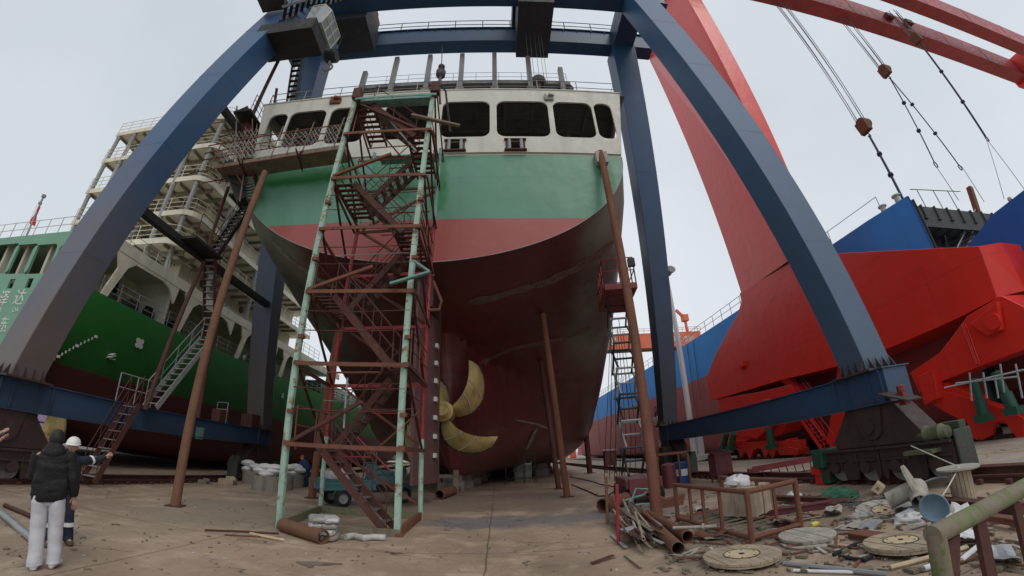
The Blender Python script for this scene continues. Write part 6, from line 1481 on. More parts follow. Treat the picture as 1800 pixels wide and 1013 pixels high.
m = M(); m.box(T(.1, .575, 1.0), (1.0, .95, .24), rot=rotT); m.box(T(.3, .5, 1.12), (.5, .6, .16), rot=rotT); tag(m.build('tarpaulin', 'plastic_bag', bevel=.05), 'pale folded tarpaulin heaped in the tricycle truck', 'tarpaulin')
m = M(); m.box(T(1.0, .575, .48), (3.2, .5, .08), rot=rotT); m.box(T(2.0, .55, .65), (.8, .5, .4), rot=rotT); m.build('chassis', 'black_steel', tk)
m = M(); m.box(T(1.75, .55, 1.12), (.8, .75, .16), rot=rotT); m.box(T(1.4, .55, 1.28), (.14, .75, .26), rot=rotT); m.build('seat', 'truck_teal', tk, bevel=.04)
m = M(); m.box(T(1.75, .55, .88), (.8, .7, .32), rot=rotT); m.tube([T(2.75, .55, .45), T(2.6, .55, 1.15)], .06, 8); m.tube([T(2.55, .1, 1.35), T(2.6, .55, 1.2), T(2.55, 1.0, 1.35)], .025, 6); m.box(T(2.7, .55, 1.1), (.16, .3, .4), rot=rotT); m.lathe(T(2.8, .55, 1.15), fw, [(0, 0), (0, .11), (.06, .12), (.07, 0)], 12); m.tube([T(2.8 + .35 * math.cos(a), .55, .36 + .35 * math.sin(a)) for a in [R(w) for w in range(20, 170, 20)]], .05, 6); m.build('front_body', 'truck_teal', tk)
m = M(); m.tube([T(1.3, 0.1, .9), T(1.35, 0.1, 1.8), T(1.35, 1.05, 1.8), T(1.3, 1.05, .9)], .025, 6); m.tube([T(1.35, .1, 1.45), T(1.35, 1.05, 1.45)], .02, 6); m.build('back_frame', 'truck_teal', tk)
for (a, b) in ((.05, .02), (.05, 1.13), (2.8, .55)):
    m = M(); c = T(a, b, .29); m.lathe(c - sd * .08, sd, [(0, .16), (0, .25), (.03, .29), (.13, .29), (.16, .25), (.16, .16)], 24, closed=True); w_ = m.build('wheel', 'rubber', tk, smooth=True)
    m = M(); m.lathe(c - sd * .06, sd, [(0, 0), (0, .05), (.03, .07), (.02, .15), (0, .165), (.12, .165), (.1, 0)], 20); m.build('rim', 'grey_steel', w_, smooth=True)
    m = M(); m.tube([c + V3((0, 0, 0)) + fw * (.34 * math.cos(q)) + V3((0, 0, .34 * math.sin(q))) for q in [R(w) for w in range(15, 166, 15)]], .03, 5); m.build('mudguard', 'truck_teal', tk)
# machine blocks and lathe-like gear behind the tubs (left rear of yard)
# ================================================================ junk heap on the right
random.seed(21)
# rusty cage frame
cg = thing('pipe_cage', 'low open rusty pipe frame, waist high, holding a wooden crate', 'pipe frame', G(1300, 920))
c0, c1, c2, c3 = G(1192, 917), G(1322, 955), G(1408, 930), G(1262, 890)
c3 = c0 + (c2 - c1) * 1.15
corn = [c0, c1, c2, c3]
for p in corn: m = M(); m.tube([p, p + V3((0, 0, .86))], .05, 8); m.build('post', 'rust', cg)
for k in range(4):
    a, b = corn[k], corn[(k + 1) % 4]
    for z_ in (.08, .82):
        if (k, z_) == (3, .82): continue
        m = M(); m.tube([a + V3((0, 0, z_)), b + V3((0, 0, z_))], .045, 8); m.build('rail', 'rust', cg)
    if k in (0, 2):
        for f in (.25, .45, .68): m = M(); q = a.lerp(b, f); m.bar(q + V3((0, 0, .08)), q + V3((0, 0, .82)), .06, .04); m.build('upright', 'rust', cg)
for k in range(8): f = .1 + k * .1; m = M(); m.bar(c0.lerp(c1, f) + V3((0, 0, .1)), c3.lerp(c2, f) + V3((0, 0, .1)), .06, .02); m.build('floor_slat', 'plank', cg)
# wooden crate inside with a white bag on top
cc = G(1306, 912); cc = V3((5.0, 7.95, 0)); rz = .5
CT = thing('wooden_crate', 'weathered wooden crate standing inside the rusty pipe frame', 'crate', cc)
m = M(); m.box(cc + V3((0, 0, .42)), (.78, .78, .56), rz)
for s_ in (-1, 1):
    for w in (-.36, 0, .36):
        rm = Matrix.Rotation(rz, 3, 'Z'); m.box(cc + rm @ V3((w, s_ * .4, .42)), (.07, .03, .58), rz); m.box(cc + rm @ V3((s_ * .4, w, .42)), (.03, .07, .58), rz)
m.build('crate_body', 'wood', CT)
for (p, s_, lab) in ((cc + V3((-.1, .1, .78)), .28, 'white plastic bag draped over the wooden crate'), (G(1395, 880) + V3((0, 0, .1)), .2, 'white rag caught on the far corner of the rusty frame')):
    m = M(); rows = []
    for i in range(9):
        th = math.pi * i / 8
        rows.append([p + V3((math.sin(th) * math.cos(f) * s_ * (1 + .22 * math.sin(3 * f + i)), math.sin(th) * math.sin(f) * s_ * (1 + .2 * math.cos(4 * f + i)), math.cos(th) * s_ * .5 + .03 * math.sin(4 * f + 2 * i))) for f in [w * math.pi / 8 for w in range(16)]])
    m.grid(rows, cols_closed=True); tag(m.build('plastic_bag', 'plastic_white', smooth=True), lab, 'bag')
# wooden cable drum ends
def drum_disc(c, r, th, mat, lab, tilt=(0, 0), ring=True, name='cable_drum_end'):
    t_ = thing(name, lab, 'drum flange', c)
    Rm = Matrix.Rotation(tilt[0], 3, 'X') @ Matrix.Rotation(tilt[1], 3, 'Y')
    m = M(); nb = 9
    for i in range(nb):
        x0, x1 = -r + 2 * r * i / nb + .004, -r + 2 * r * (i + 1) / nb - .004; dz = random.uniform(-.004, .004)
        pts = []
        for s_ in (1, -1):
            for f in ((0, .25, .5, .75, 1) if s_ == 1 else (1, .75, .5, .25, 0)):
                x = x0 + (x1 - x0) * f; y = s_ * math.sqrt(max(1e-4, r * r - x * x)); pts.append((x, y))
        m.prism([c + Rm @ V3((x, y, th / 2 + dz)) for x, y in pts], Rm @ V3((0, 0, th / 2)))
    for i in range(nb):
        y0, y1 = -r + 2 * r * i / nb + .003, -r + 2 * r * (i + 1) / nb - .003; pts = []
        for s_ in (1, -1):
            for f in ((0, .5, 1) if s_ == 1 else (1, .5, 0)):
                y = y0 + (y1 - y0) * f; pts.append((s_ * math.sqrt(max(1e-4, r * r - y * y)) * .985, y))
        m.prism([c + Rm @ V3((x, y, 0)) for x, y in pts], Rm @ V3((0, 0, th / 2 - .005)))
    m.build('boards', 'wood_grey' if mat == 'grey' else 'wood', t_)
    if ring:
        m = M(); m.lathe(c + Rm @ V3((0, 0, th)), Rm @ V3((0, 0, 1)), [(0.004, .0), (.006, r * .46), (0, r * .46)], 28); m.build('centre_plate', 'wood_pale', t_)
        m = M(); m.lathe(c + Rm @ V3((0, 0, th + .006)), Rm @ V3((0, 0, 1)), [(0.0, r * .45), (.004, r * .45), (.004, r * .475), (0, r * .475)], 28, closed=True); m.lathe(c + Rm @ V3((0, 0, th + .007)), Rm @ V3((0, 0, 1)), [(0, 0.0), (.003, r * .075), (0, r * .076)], 12)
        for q in range(6): a = q * 1.05; m.lathe(c + Rm @ V3((math.cos(a) * r * .36, math.sin(a) * r * .36, th + .006)), (0, 0, 1), [(0.003, 0), (.003, .015), (0, .016)], 8)
        m.build('bolt_holes', 'rubber', t_)
    return t_
drum_disc(G(1305, 988) + V3((0, 0, .05)), .53, .06, 'pale', 'large split wooden drum end with a pale round centre, front of the junk area')
drum_disc(G(1420, 950) + V3((0, 0, .05)), .43, .05, 'grey', 'grey wooden drum end lying stacked, just behind the front one', (0.03, 0), False)
drum_disc(G(1424, 955) + V3((0, 0, -.0)), .42, .03, 'grey', 'lower grey ring of boards under the stacked drum end', (0, 0), False)
drum_disc(G(1586, 968) + V3((0, 0, .06)), .45, .07, 'pale', 'wooden drum end with pale centre just left of the green post')
drum_disc(G(1556, 902), .5, .05, 'grey', 'tilted grey drum end leaning near the broken reel', (R(12), R(-4)))
# broken reel lying over and the upright reel
rl = thing('cable_reel', 'broken weathered cable reel tipped on its side in the middle of the junk', 'cable reel', G(1610, 905))
c = G(1615, 905); c.z = .42; ax = V3((.55, -.75, .35)).normalized()
m = M(); m.lathe(c, ax, [(0, 0), (0, .4), (.05, .4), (.05, 0)], 22); m.build('flange', 'wood_grey', rl)
m = M(); m.lathe(c + ax * .05, V3((-.7, -.6, -.35)), [(0, .16), (.5, .14)], 12); m.lathe(c + ax * -.45, ax, [(0, .14), (.45, .14)], 12); m.build('core', 'pipe_blue_grey' if False else 'wood_grey', rl, smooth=True)
c = G(1650, 880); c.z = .3
m = M(); m.lathe(c, (.3, .4, 1), [(0, 0), (0, .25), (.03, .25), (.03, 0)], 18); tag(m.build('drum_lid', 'grey_steel'), 'small grey round lid leaning behind the broken reel', 'lid')
p = G(1697, 884); ur = thing('cable_reel', 'upright slatted yellowish cable reel with a wide top flange', 'cable reel', p)
m = M()
for i in range(18): a = i * math.pi / 9; m.box(p + V3((math.cos(a) * .16, math.sin(a) * .16, .3)), (.045, .055, .52), a)
m.build('core', 'wood', ur)
m = M(); m.lathe(p, (0, 0, 1), [(.56, 0), (.56, .34), (.59, .34), (.59, 0)], 24); m.build('top_flange', 'wood_grey', ur)
m = M(); m.lathe(p, (0, 0, 1), [(0, 0), (0, .34), (.03, .34), (.03, 0)], 24); m.build('bottom_flange', 'rust_dark', ur)
m = M(); m.tube([p + V3((-.1, -.1, .6)), p + V3((-.7, -.2, .35)), p + V3((-1.2, -.3, .2))], .012, 4); m.tube([p + V3((0, 0, .6)), p + V3((.1, .9, 1.0))], .012, 4); tag(m.build('rope', 'plastic_bag'), 'thin rope tied over the upright cable reel', 'rope')
# blue grey metal cowl
c = G(1650, 935); c.z = .32
m = M(); m.lathe(c, V3((-.75, -.6, .28)), [(-.16, 0), (-.15, .07), (-.08, .14), (0, .18), (.015, .195), (.022, .18), (0, .168), (-.07, .125), (-.11, .06), (-.12, 0)], 26)
tag(m.build('metal_cowl', 'pipe_blue_grey', smooth=True), 'blue grey round metal cowl left of the green handrail', 'cowl')
c = G(1545, 872); c.z = .15
m = M(); m.lathe(c, V3((-.8, -.6, 0)), [(-.4, .13), (0, .14), (.0, .05)], 4); tag(m.build('cardboard_tube', 'wood_pale'), 'square pale box end with a dark hole, behind the drum ends', 'box')
m = M(); m.lathe(c + V3((-.8, -.6, 0)).normalized() * .003, V3((-.8, -.6, 0)), [(0, 0), (0.001, .04), (.001, 0)], 12); 
# green handrail close to the camera
hr = thing('handrail', 'scuffed green tubular handrail with rusty posts in the near right corner', 'handrail', (2.7, 2.0, 0))
A1 = G(1646, 945, .97)
A_ = V3((A1.x, A1.y, 0))
B1 = G(1808, 856, .97)
dirh = (V3((B1.x, B1.y, 0)) - V3((A1.x, A1.y, 0))).normalized()
m = M(); m.tube([A_, A1 + V3((0, 0, .02))], .056, 14); m.build('post', 'green_rail', hr, smooth=True)
m = M(); m.tube([A1 - dirh * .04 + V3((0, 0, .02)), B1 + dirh * 2], .058, 14); m.build('rail', 'green_rail', hr, smooth=True)
for d_, w_ in ((.55, .1), (1.15, .08), (1.9, .08)):
    q = V3((A1.x, A1.y, 0)) + dirh * d_; m = M(); m.bar(q, q + V3((0, 0, A1.z + .01)), w_, w_ * .35, (0, 1, 0)); m.build('post', 'rust_dark', hr)
m = M(); q = V3((A1.x, A1.y, 0)); m.prism([q + V3((.06, 0, A1.z - .05)), q + dirh * .28 + V3((0, 0, A1.z - .05)), q + dirh * .1 + V3((0, 0, A1.z - .5))], (0.0, .015, 0)); m.build('gusset', 'rust_dark', hr)
m = M(); m.tube([A_ + V3((.03, .03, .1)), A_ + dirh * 3 + V3((0, 0, .75))], .018, 6); m.build('mid_wire', 'rust_dark', hr)
# heap of tubes
hp = G(1110, 950)
TUBES = []
ORD = ['leftmost', 'second', 'third', 'fourth', 'fifth', 'sixth', 'seventh', 'eighth', 'ninth', 'tenth', 'eleventh', 'twelfth', 'thirteenth', 'fourteenth', 'fifteenth', 'sixteenth']
for k in range(44):
    t_ = random.random()
    x0 = 1078 + random.uniform(-6, 50); y0 = 905 + random.uniform(-4, 22); x1 = 1110 + random.uniform(-8, 75); y1 = 950 + random.uniform(0, 36)
    a = G(x0, y0); b = G(x1, y1)
    if (b - a).length < .8: b = a + (b - a).normalized() * 1.6
    b = a + (b - a).normalized() * min((b - a).length, 3.2)
    r_ = random.uniform(.014, .036); h0 = .05 + random.uniform(0, .36) * (1 - abs(k / 44 - .5)); h1 = .03 + random.uniform(0, .2)
    a.z, b.z = h0 + r_, h1 + r_; m = M()
    mt = random.choice(('rust', 'rust_orange', 'grey_steel', 'wood', 'rust_dark', 'wood_grey', 'plank'))
    if k % 3 == 0: m.bar(a, b, r_ * 2.4, r_ * .5)
    else: m.pipe(b, a, r_, r_ * .72, 10)
    TUBES.append(((a.x + b.x) / 2 - (a.y + b.y) * .2, mt, m.build('scrap_tube', mt)))
CN = dict(rust='rusty brown', rust_orange='orange brown', grey_steel='grey', wood='tan', rust_dark='dark brown', wood_grey='pale grey', plank='dull brown')
cnt = {}
for _, mt, o_ in sorted(TUBES, key=lambda q: q[0]):
    i = cnt.get(mt, 0); cnt[mt] = i + 1
    tag(o_, f"{ORD[i]} {CN[mt]} tube from the left in the scrap heap" if i else f"leftmost {CN[mt]} tube in the scrap heap", 'scrap tube', 'scrap tubes in the heap')
a, b = G(1185, 953), G(1262, 951); a.z = b.z = .25; m = M(); m.tube([a, b], .03, 8); m.lathe(a.lerp(b, .7), b - a, [(-.03, 0), (-.02, .06), (.02, .06), (.03, 0)], 8); tag(m.build('rod', 'wood_grey'), 'pale straight rod with a collar lying across the rusty pipes', 'rod')
for (x0, y0, yt, mt, lab) in ((1068, 922, 838, 'rust_orange', 'thin rusty stake standing left of the tube heap'), (1087, 957, 851, 'red_post', 'thin red topped stake standing in the tube heap')):
    p = G(x0, y0); q = PY(x0 - 3, yt, p.y); m = M(); m.tube([p, q], .035, 8); tag(m.build('stake', mt), lab, 'stake')
p = G(1111, 908); m = M(); m.pipe(p, p + V3((0, 0, .45)), .07, .06, 14); tag(m.build('pipe', 'galv', smooth=True), 'short galvanised pipe standing upright left of the brown pole', 'pipe')
for k, (x0, y0, x1, y1) in enumerate(((1075, 940, 1100, 962), (1040, 990, 1078, 976), (1100, 975, 1128, 995))):
    a, b = G(x0, y0, .03), G(x1, y1, .05); m = M(); m.bar(a, b, .07, .015); tag(m.build('angle_offcut', ('galv', 'rust_dark', 'wood')[k]), ('short pale angle offcut left of the tube heap', 'thin dark flat bar on the ground in front of the heap', 'wood strip lying at the foot of the heap')[k], 'offcut')
p = G(1118, 935, .2); m = M(); m.box(p, (.36, .5, .01), .35, rot=Matrix.Rotation(.5, 3, 'Z') @ Matrix.Rotation(.22, 3, 'X')); tag(m.build('sheet_metal', 'galv'), 'grey sheet metal plate on top of the tube heap', 'sheet metal')
# bent mint frame behind the pole
p = G(1128, 893); m = M(); 
m.tube([p + V3((-.35, 0, .1)), p + V3((-.1, .1, .55)), p + V3((.3, 0, .5)), p + V3((.45, -.1, .05)), p + V3((0, -.1, .12)), p + V3((-.35, 0, .1))], .03, 6); m.tube([p + V3((-.45, .1, .25)), p + V3((.1, .1, .35)), p + V3((.4, 0, .6))], .03, 6); tag(m.build('bent_frame', 'teal_paint'), 'bent mint coloured tube frame behind the heap, left of the brown pole', 'bent frame')
m = M(); p = G(1180, 892); m.prism([p + V3((-.35, 0, 0)), p + V3((.4, .1, 0)), p + V3((.5, .1, .28)), p + V3((-.1, 0, .22)), p + V3((-.4, 0, .35))], (.1, .3, .02)); tag(m.build('scrap_plate', 'rust'), 'crumpled rusty plate right of the brown pole foot', 'scrap plate')
# red gangway frame lying behind, red box, tarp, hoops
p, q = G(1318, 838), G(1462, 838)
rg = thing('gangway', 'dark red gangway lying tilted behind the rusty cage with bars hanging under it', 'gangway', p.lerp(q, .5))
a, b = PY(1315, 828, 14.2), PY(1466, 800, 12.8); 
m = M(); m.bar(a, b, .55, .12); m.bar(a + V3((0, -.3, .05)), b + V3((0, -.3, .05)), .05, .2); m.build('gangway_deck', 'lift_red', rg)
for k in range(9):
    f = .12 + k * .09; t_ = a.lerp(b, f) + V3((0, -.25, -.05)); m = M(); m.tube([t_, t_ + V3((.12, -.05, -.55 - .02 * k))], .02, 5); m.build('bar', 'rust_dark', rg)
m = M(); m.tube([a.lerp(b, .12) + V3((.1, -.25, -.55)), a.lerp(b, .85) + V3((.1, -.25, -.62))], .02, 5); m.tube([a.lerp(b, .12) + V3((.1, -.25, -.3)), a.lerp(b, .85) + V3((.1, -.25, -.35))], .02, 5); m.build('guard_rail', 'rust_dark', rg)
p = G(1463, 850); m = M(); m.prism([p + V3((-.3, 0, 0)), p + V3((.3, 0, 0)), p + V3((.3, 0, .62)), p + V3((0, 0, .62)), p + V3((-.05, 0, .5)), p + V3((-.42, 0, .55)), p + V3((-.4, 0, .3)), p + V3((-.3, 0, .3))], (.05, .4, 0)); tag(m.build('rail_stop', 'red_crane', bevel=.02), 'small bright red steel stop beside the rail, left of the blue crane bogie', 'rail stop')
def heap(p, sx, sy, sz, mat, nm, lab, cat, seed=1, n=14):
    random.seed(seed); m = M(); rows = []
    for i in range(n):
        th = math.pi / 2 * i / (n - 1)
        row = []
        for j in range(26):
            f = j * math.pi / 13; w = V3((math.sin(th) * math.cos(f), math.sin(th) * math.sin(f), math.cos(th)))
            d = 1 + .35 * noise.noise(w * 2.3 + V3((seed, 0, 0))) + .18 * noise.noise(w * 6 + V3((seed, 3, 0)))
            row.append(p + V3((w.x * sx * d, w.y * sy * d, w.z * sz * d)))
        rows.append(row)
    m.grid(rows, cols_closed=True); return tag(m.build(nm, mat, smooth=True), lab, cat)
heap(G(1472, 880), .5, .4, .26, 'tarp_green', 'net_heap', 'crumpled dark green netting behind the junk', 'netting', 3)
heap(G(1512, 912), .22, .2, .1, 'skin' if False else 'bag_paper', 'plastic_sheet', 'crumpled dirty plastic on a board in the junk', 'plastic sheet', 5)
heap(G(1590, 925) + V3((.3, .1, 0)), .28, .25, .16, 'plastic_white', 'plastic_bag', 'white plastic bag between the broken reel and the cowl', 'bag', 8)
heap(G(1690, 930), .3, .2, .3, 'plastic_white', 'plastic_bag', 'torn white plastic hanging behind the green handrail', 'bag', 9)
heap(G(1345, 870), .3, .2, .1, 'plastic_white', 'plastic_bag', 'flattened white plastic behind the rusty frame near its far side', 'bag', 11)
p = G(1515, 925); m = M(); m.box(p + V3((0, 0, .02)), (.7, .45, .02), .3); tag(m.build('board', 'wood_grey'), 'flat grey board lying under the crumpled plastic', 'board')
p = G(1435, 926); m = M(); m.lathe(p + V3((-.1, 0, .04)), (1, .3, 0), [(0, 0), (0, .035), (.02, .045), (.15, .045), (.18, .02), (.22, .02), (.22, 0)], 12); tag(m.build('bottle', 'yellow_plastic', smooth=True), 'small yellow plastic bottle lying near the rusty frame', 'bottle')
p = G(1625, 1006); m = M(); m.lathe(p + V3((0, 0, .04)), (1, -.2, 0), [(0, 0), (0, .03), (.18, .035), (.22, .012), (.24, 0)], 12); tag(m.build('bottle', 'plastic_white', smooth=True), 'clear crushed bottle at the bottom edge left of the green post', 'bottle')
# long rods, hoses and bars on the ground
for k, (pts, r_, mt, nm, lab) in enumerate((
    ([(1378, 990), (1450, 998), (1560, 1010)], .03, 'grey_steel', 'rod', 'long grey rod lying to the right of the big drum end'),
    ([(1395, 1003), (1500, 1006)], .02, 'white_clean', 'rod', 'thin white rod beside the long grey rod'),
    ([(1565, 998), (1700, 962)], .028, 'wood_pale', 'rod', 'pale stick lying in front of the green post'),
    ([(1465, 975), (1500, 958), (1545, 945), (1575, 948), (1550, 970), (1520, 985), (1475, 978)], .025, 'rubber', 'hose', 'dark rope coil left of the drum end with pale centre'),
    ([(1690, 985), (1720, 960), (1735, 945)], .03, 'white_clean', 'hose', 'curved white plastic strip behind the green handrail'),
    ([(360, 932), (420, 934), (490, 938)], .02, 'rust_dark', 'rod', 'dark thin bar left of the orange pipe'),
    ([(395, 940), (492, 945)], .015, 'rust', 'rod', 'second thin bar in front of the dark one left of the orange pipe'),
    ([(440, 938), (500, 950)], .03, 'wood_pale', 'rod', 'short pale stick near the mouth of the orange pipe'))):
    m = M(); m.tube([G(x, y, r_ + .004) for x, y in pts], r_, 7); tag(m.build(nm, mt, smooth=True), lab, nm)
p = G(552, 992); m = M(); m.prism([p + V3((x, y, .004)) for x, y in ((-.28, -.05), (0, -.2), (.1, -.08), (.42, .12), (.1, .1), (-.1, .06))], (0, 0, .02)); tag(m.build('plywood_scrap', 'plank'), 'torn plywood scrap lying on the open ground in front of the tower', 'plywood scrap')
# dark red rails and beams lying behind the junk
for k, (x0, y0, x1, y1, w_, h_, mt, lab) in enumerate(((1340, 908, 1488, 888, .18, .12, 'maroon_box', 'curved dark red beam lying behind the rusty frame'), (1300, 880, 1460, 888, .14, .1, 'rust_dark', 'dark beam on the ground beyond the cage'), (1560, 880, 1800, 905, .16, .12, 'rust_dark', 'rusty beam running behind the upright reel'), (1640, 905, 1800, 935, .1, .08, 'rust', 'rusty angle bar behind the green handrail'), (1500, 945, 1600, 962, .2, .08, 'rust', 'curved rusty plate lying behind the pale drum end'))):
    a, b = G(x0, y0), G(x1, y1); a.z = b.z = h_ / 2 + .01 + .05 * (k % 2); m = M(); m.bar(a, b, w_, h_); m.bar(a + V3((0, 0, h_ / 2)), b + V3((0, 0, h_ / 2)), w_ * 1.4, .02); tag(m.build('steel_beam', mt), lab, 'beam')
m = M(); random.seed(44)
for k in range(70):
    p = G(1600 + random.gauss(0, 35) - 80, 890 + random.gauss(0, 6)); a = random.random() * 6.3
    m.tube([p + V3((0, 0, .03 + random.random() * .12)), p + V3((math.cos(a) * .5, math.sin(a) * .3, .03 + random.random() * .15))], .008, 3)
tag(m.build('wire_tangle', 'rope'), 'tangle of grey wires lying behind the drum ends', 'wire', kind='stuff')
# scattered scraps
m = M(); random.seed(77)
def scrap(x, y, s_): 
    c = V3((x, y, s_ * .3)); m.box(c, (s_ * random.uniform(.5, 2), s_ * random.uniform(.3, 1), s_ * .4), random.random() * 6, rot=Matrix.Rotation(random.random() * 6.3, 3, 'Z') @ Matrix.Rotation(random.uniform(-.3, .3), 3, 'X'))
for k in range(900):
    q = G(random.uniform(1150, 1800), random.uniform(865, 1010)); scrap(q.x, q.y, random.choice((.015, .02, .03, .04, .06, .09)))
for k in range(260):
    q = G(random.uniform(0, 1150), random.uniform(850, 1010)); scrap(q.x, q.y, random.choice((.012, .02, .03, .045)))
tag(m.build('debris', 'plank'), kind='stuff')
m = M()
for k in range(140):
    q = G(random.uniform(0, 1800), random.uniform(852, 1005)) if k % 3 else G(random.uniform(1200, 1750), random.uniform(880, 985)); scrap(q.x, q.y, random.choice((.012, .02, .035)))
tag(m.build('litter', 'plastic_bag'), kind='stuff')
m = M()
for k in range(80):
    q = G(random.uniform(1150, 1760), random.uniform(875, 985)); a = random.random() * 6.3; L_ = random.uniform(.2, .7); m.bar(q + V3((0, 0, .02)), q + V3((math.cos(a) * L_, math.sin(a) * L_, .02 + random.uniform(0, .06))), .04, .015)
tag(m.build('scrap_strips', 'rust'), kind='stuff')
m = M()
for k in range(85):
    q = G(random.uniform(1150, 1790), random.uniform(875, 985)); a = random.random() * 6.3; L_ = random.uniform(.15, .5); m.bar(q + V3((0, 0, .02)), q + V3((math.cos(a) * L_, math.sin(a) * L_, .02 + random.uniform(0, .06))), .05, .012)
tag(m.build('wood_scraps', 'wood_grey'), kind='stuff')
random.seed(31)
SH = [((1520, 935), 'grey_steel', 'bent grey sheet scrap beside the pale drum end'), ((1465, 905), 'wood_grey', 'grey plank scrap lying near the dark red beam'), ((1250, 948), 'rust', 'rusty plate scrap between the rods and the big drum end'), ((1700, 955), 'white_clean', 'white board scrap behind the handrail posts'), ((1590, 900), 'plastic_bag', 'crumpled pale foil beside the broken reel'), ((1760, 990), 'galv', 'grey sheet scrap under the far end of the handrail'), ((1490, 885), 'rust_dark', 'dark bent plate behind the yellow bottle'), ((1655, 965), 'rust', 'rusty bent plate near the foot of the green post'), ((1375, 925), 'plank', 'broken board on the ground inside the cage corner'), ((1235, 900), 'galv', 'pale strip lying behind the near cage rail')]
for (x, y), mt, lab in SH:
    p = G(x, y); a0 = random.random() * 6; m = M(); rows = []
    for i in range(5):
        rows.append([p + Matrix.Rotation(a0, 3, 'Z') @ V3(((i / 4 - .5) * .5, (j / 4 - .5) * .3, .03 + .09 * abs(noise.noise(V3((i * .5 + x, j * .5, 0)))) + (.08 * abs(i - 2) / 2))) for j in range(5)])
    m.grid(rows); m.grid([[q + V3((0, 0, -.012)) for q in r_] for r_ in rows], True); tag(m.build('sheet_scrap', mt), lab, 'scrap sheet')
# clutter under the left rear crane leg
for k, (x, y, s_, mt, lab) in enumerate(((400, 852, .5, 'wood', 'low timber stack left of the white bags'), (358, 850, .3, 'plank', 'flat boards by the left rail'), (425, 836, .9, 'teal_paint', 'teal machine block by the left rear crane bogie'))):
    p = G(x, y); m = M(); m.box(p + V3((0, 0, s_ * .25)), (s_ * 1.4, s_, s_ * .5), .2); m.box(p + V3((.1, 0, s_ * .6)), (s_ * .7, s_ * .6, s_ * .3), .5); m.lathe(p + V3((.2, -.1, s_ * .5)), (1, .2, 0), [(0, 0), (0, s_ * .2), (s_ * .5, s_ * .2), (s_ * .5, 0)], 10); tag(m.build('timber_stack' if k < 2 else 'machine', mt, bevel=.01), lab, 'stack' if k < 2 else 'machine')

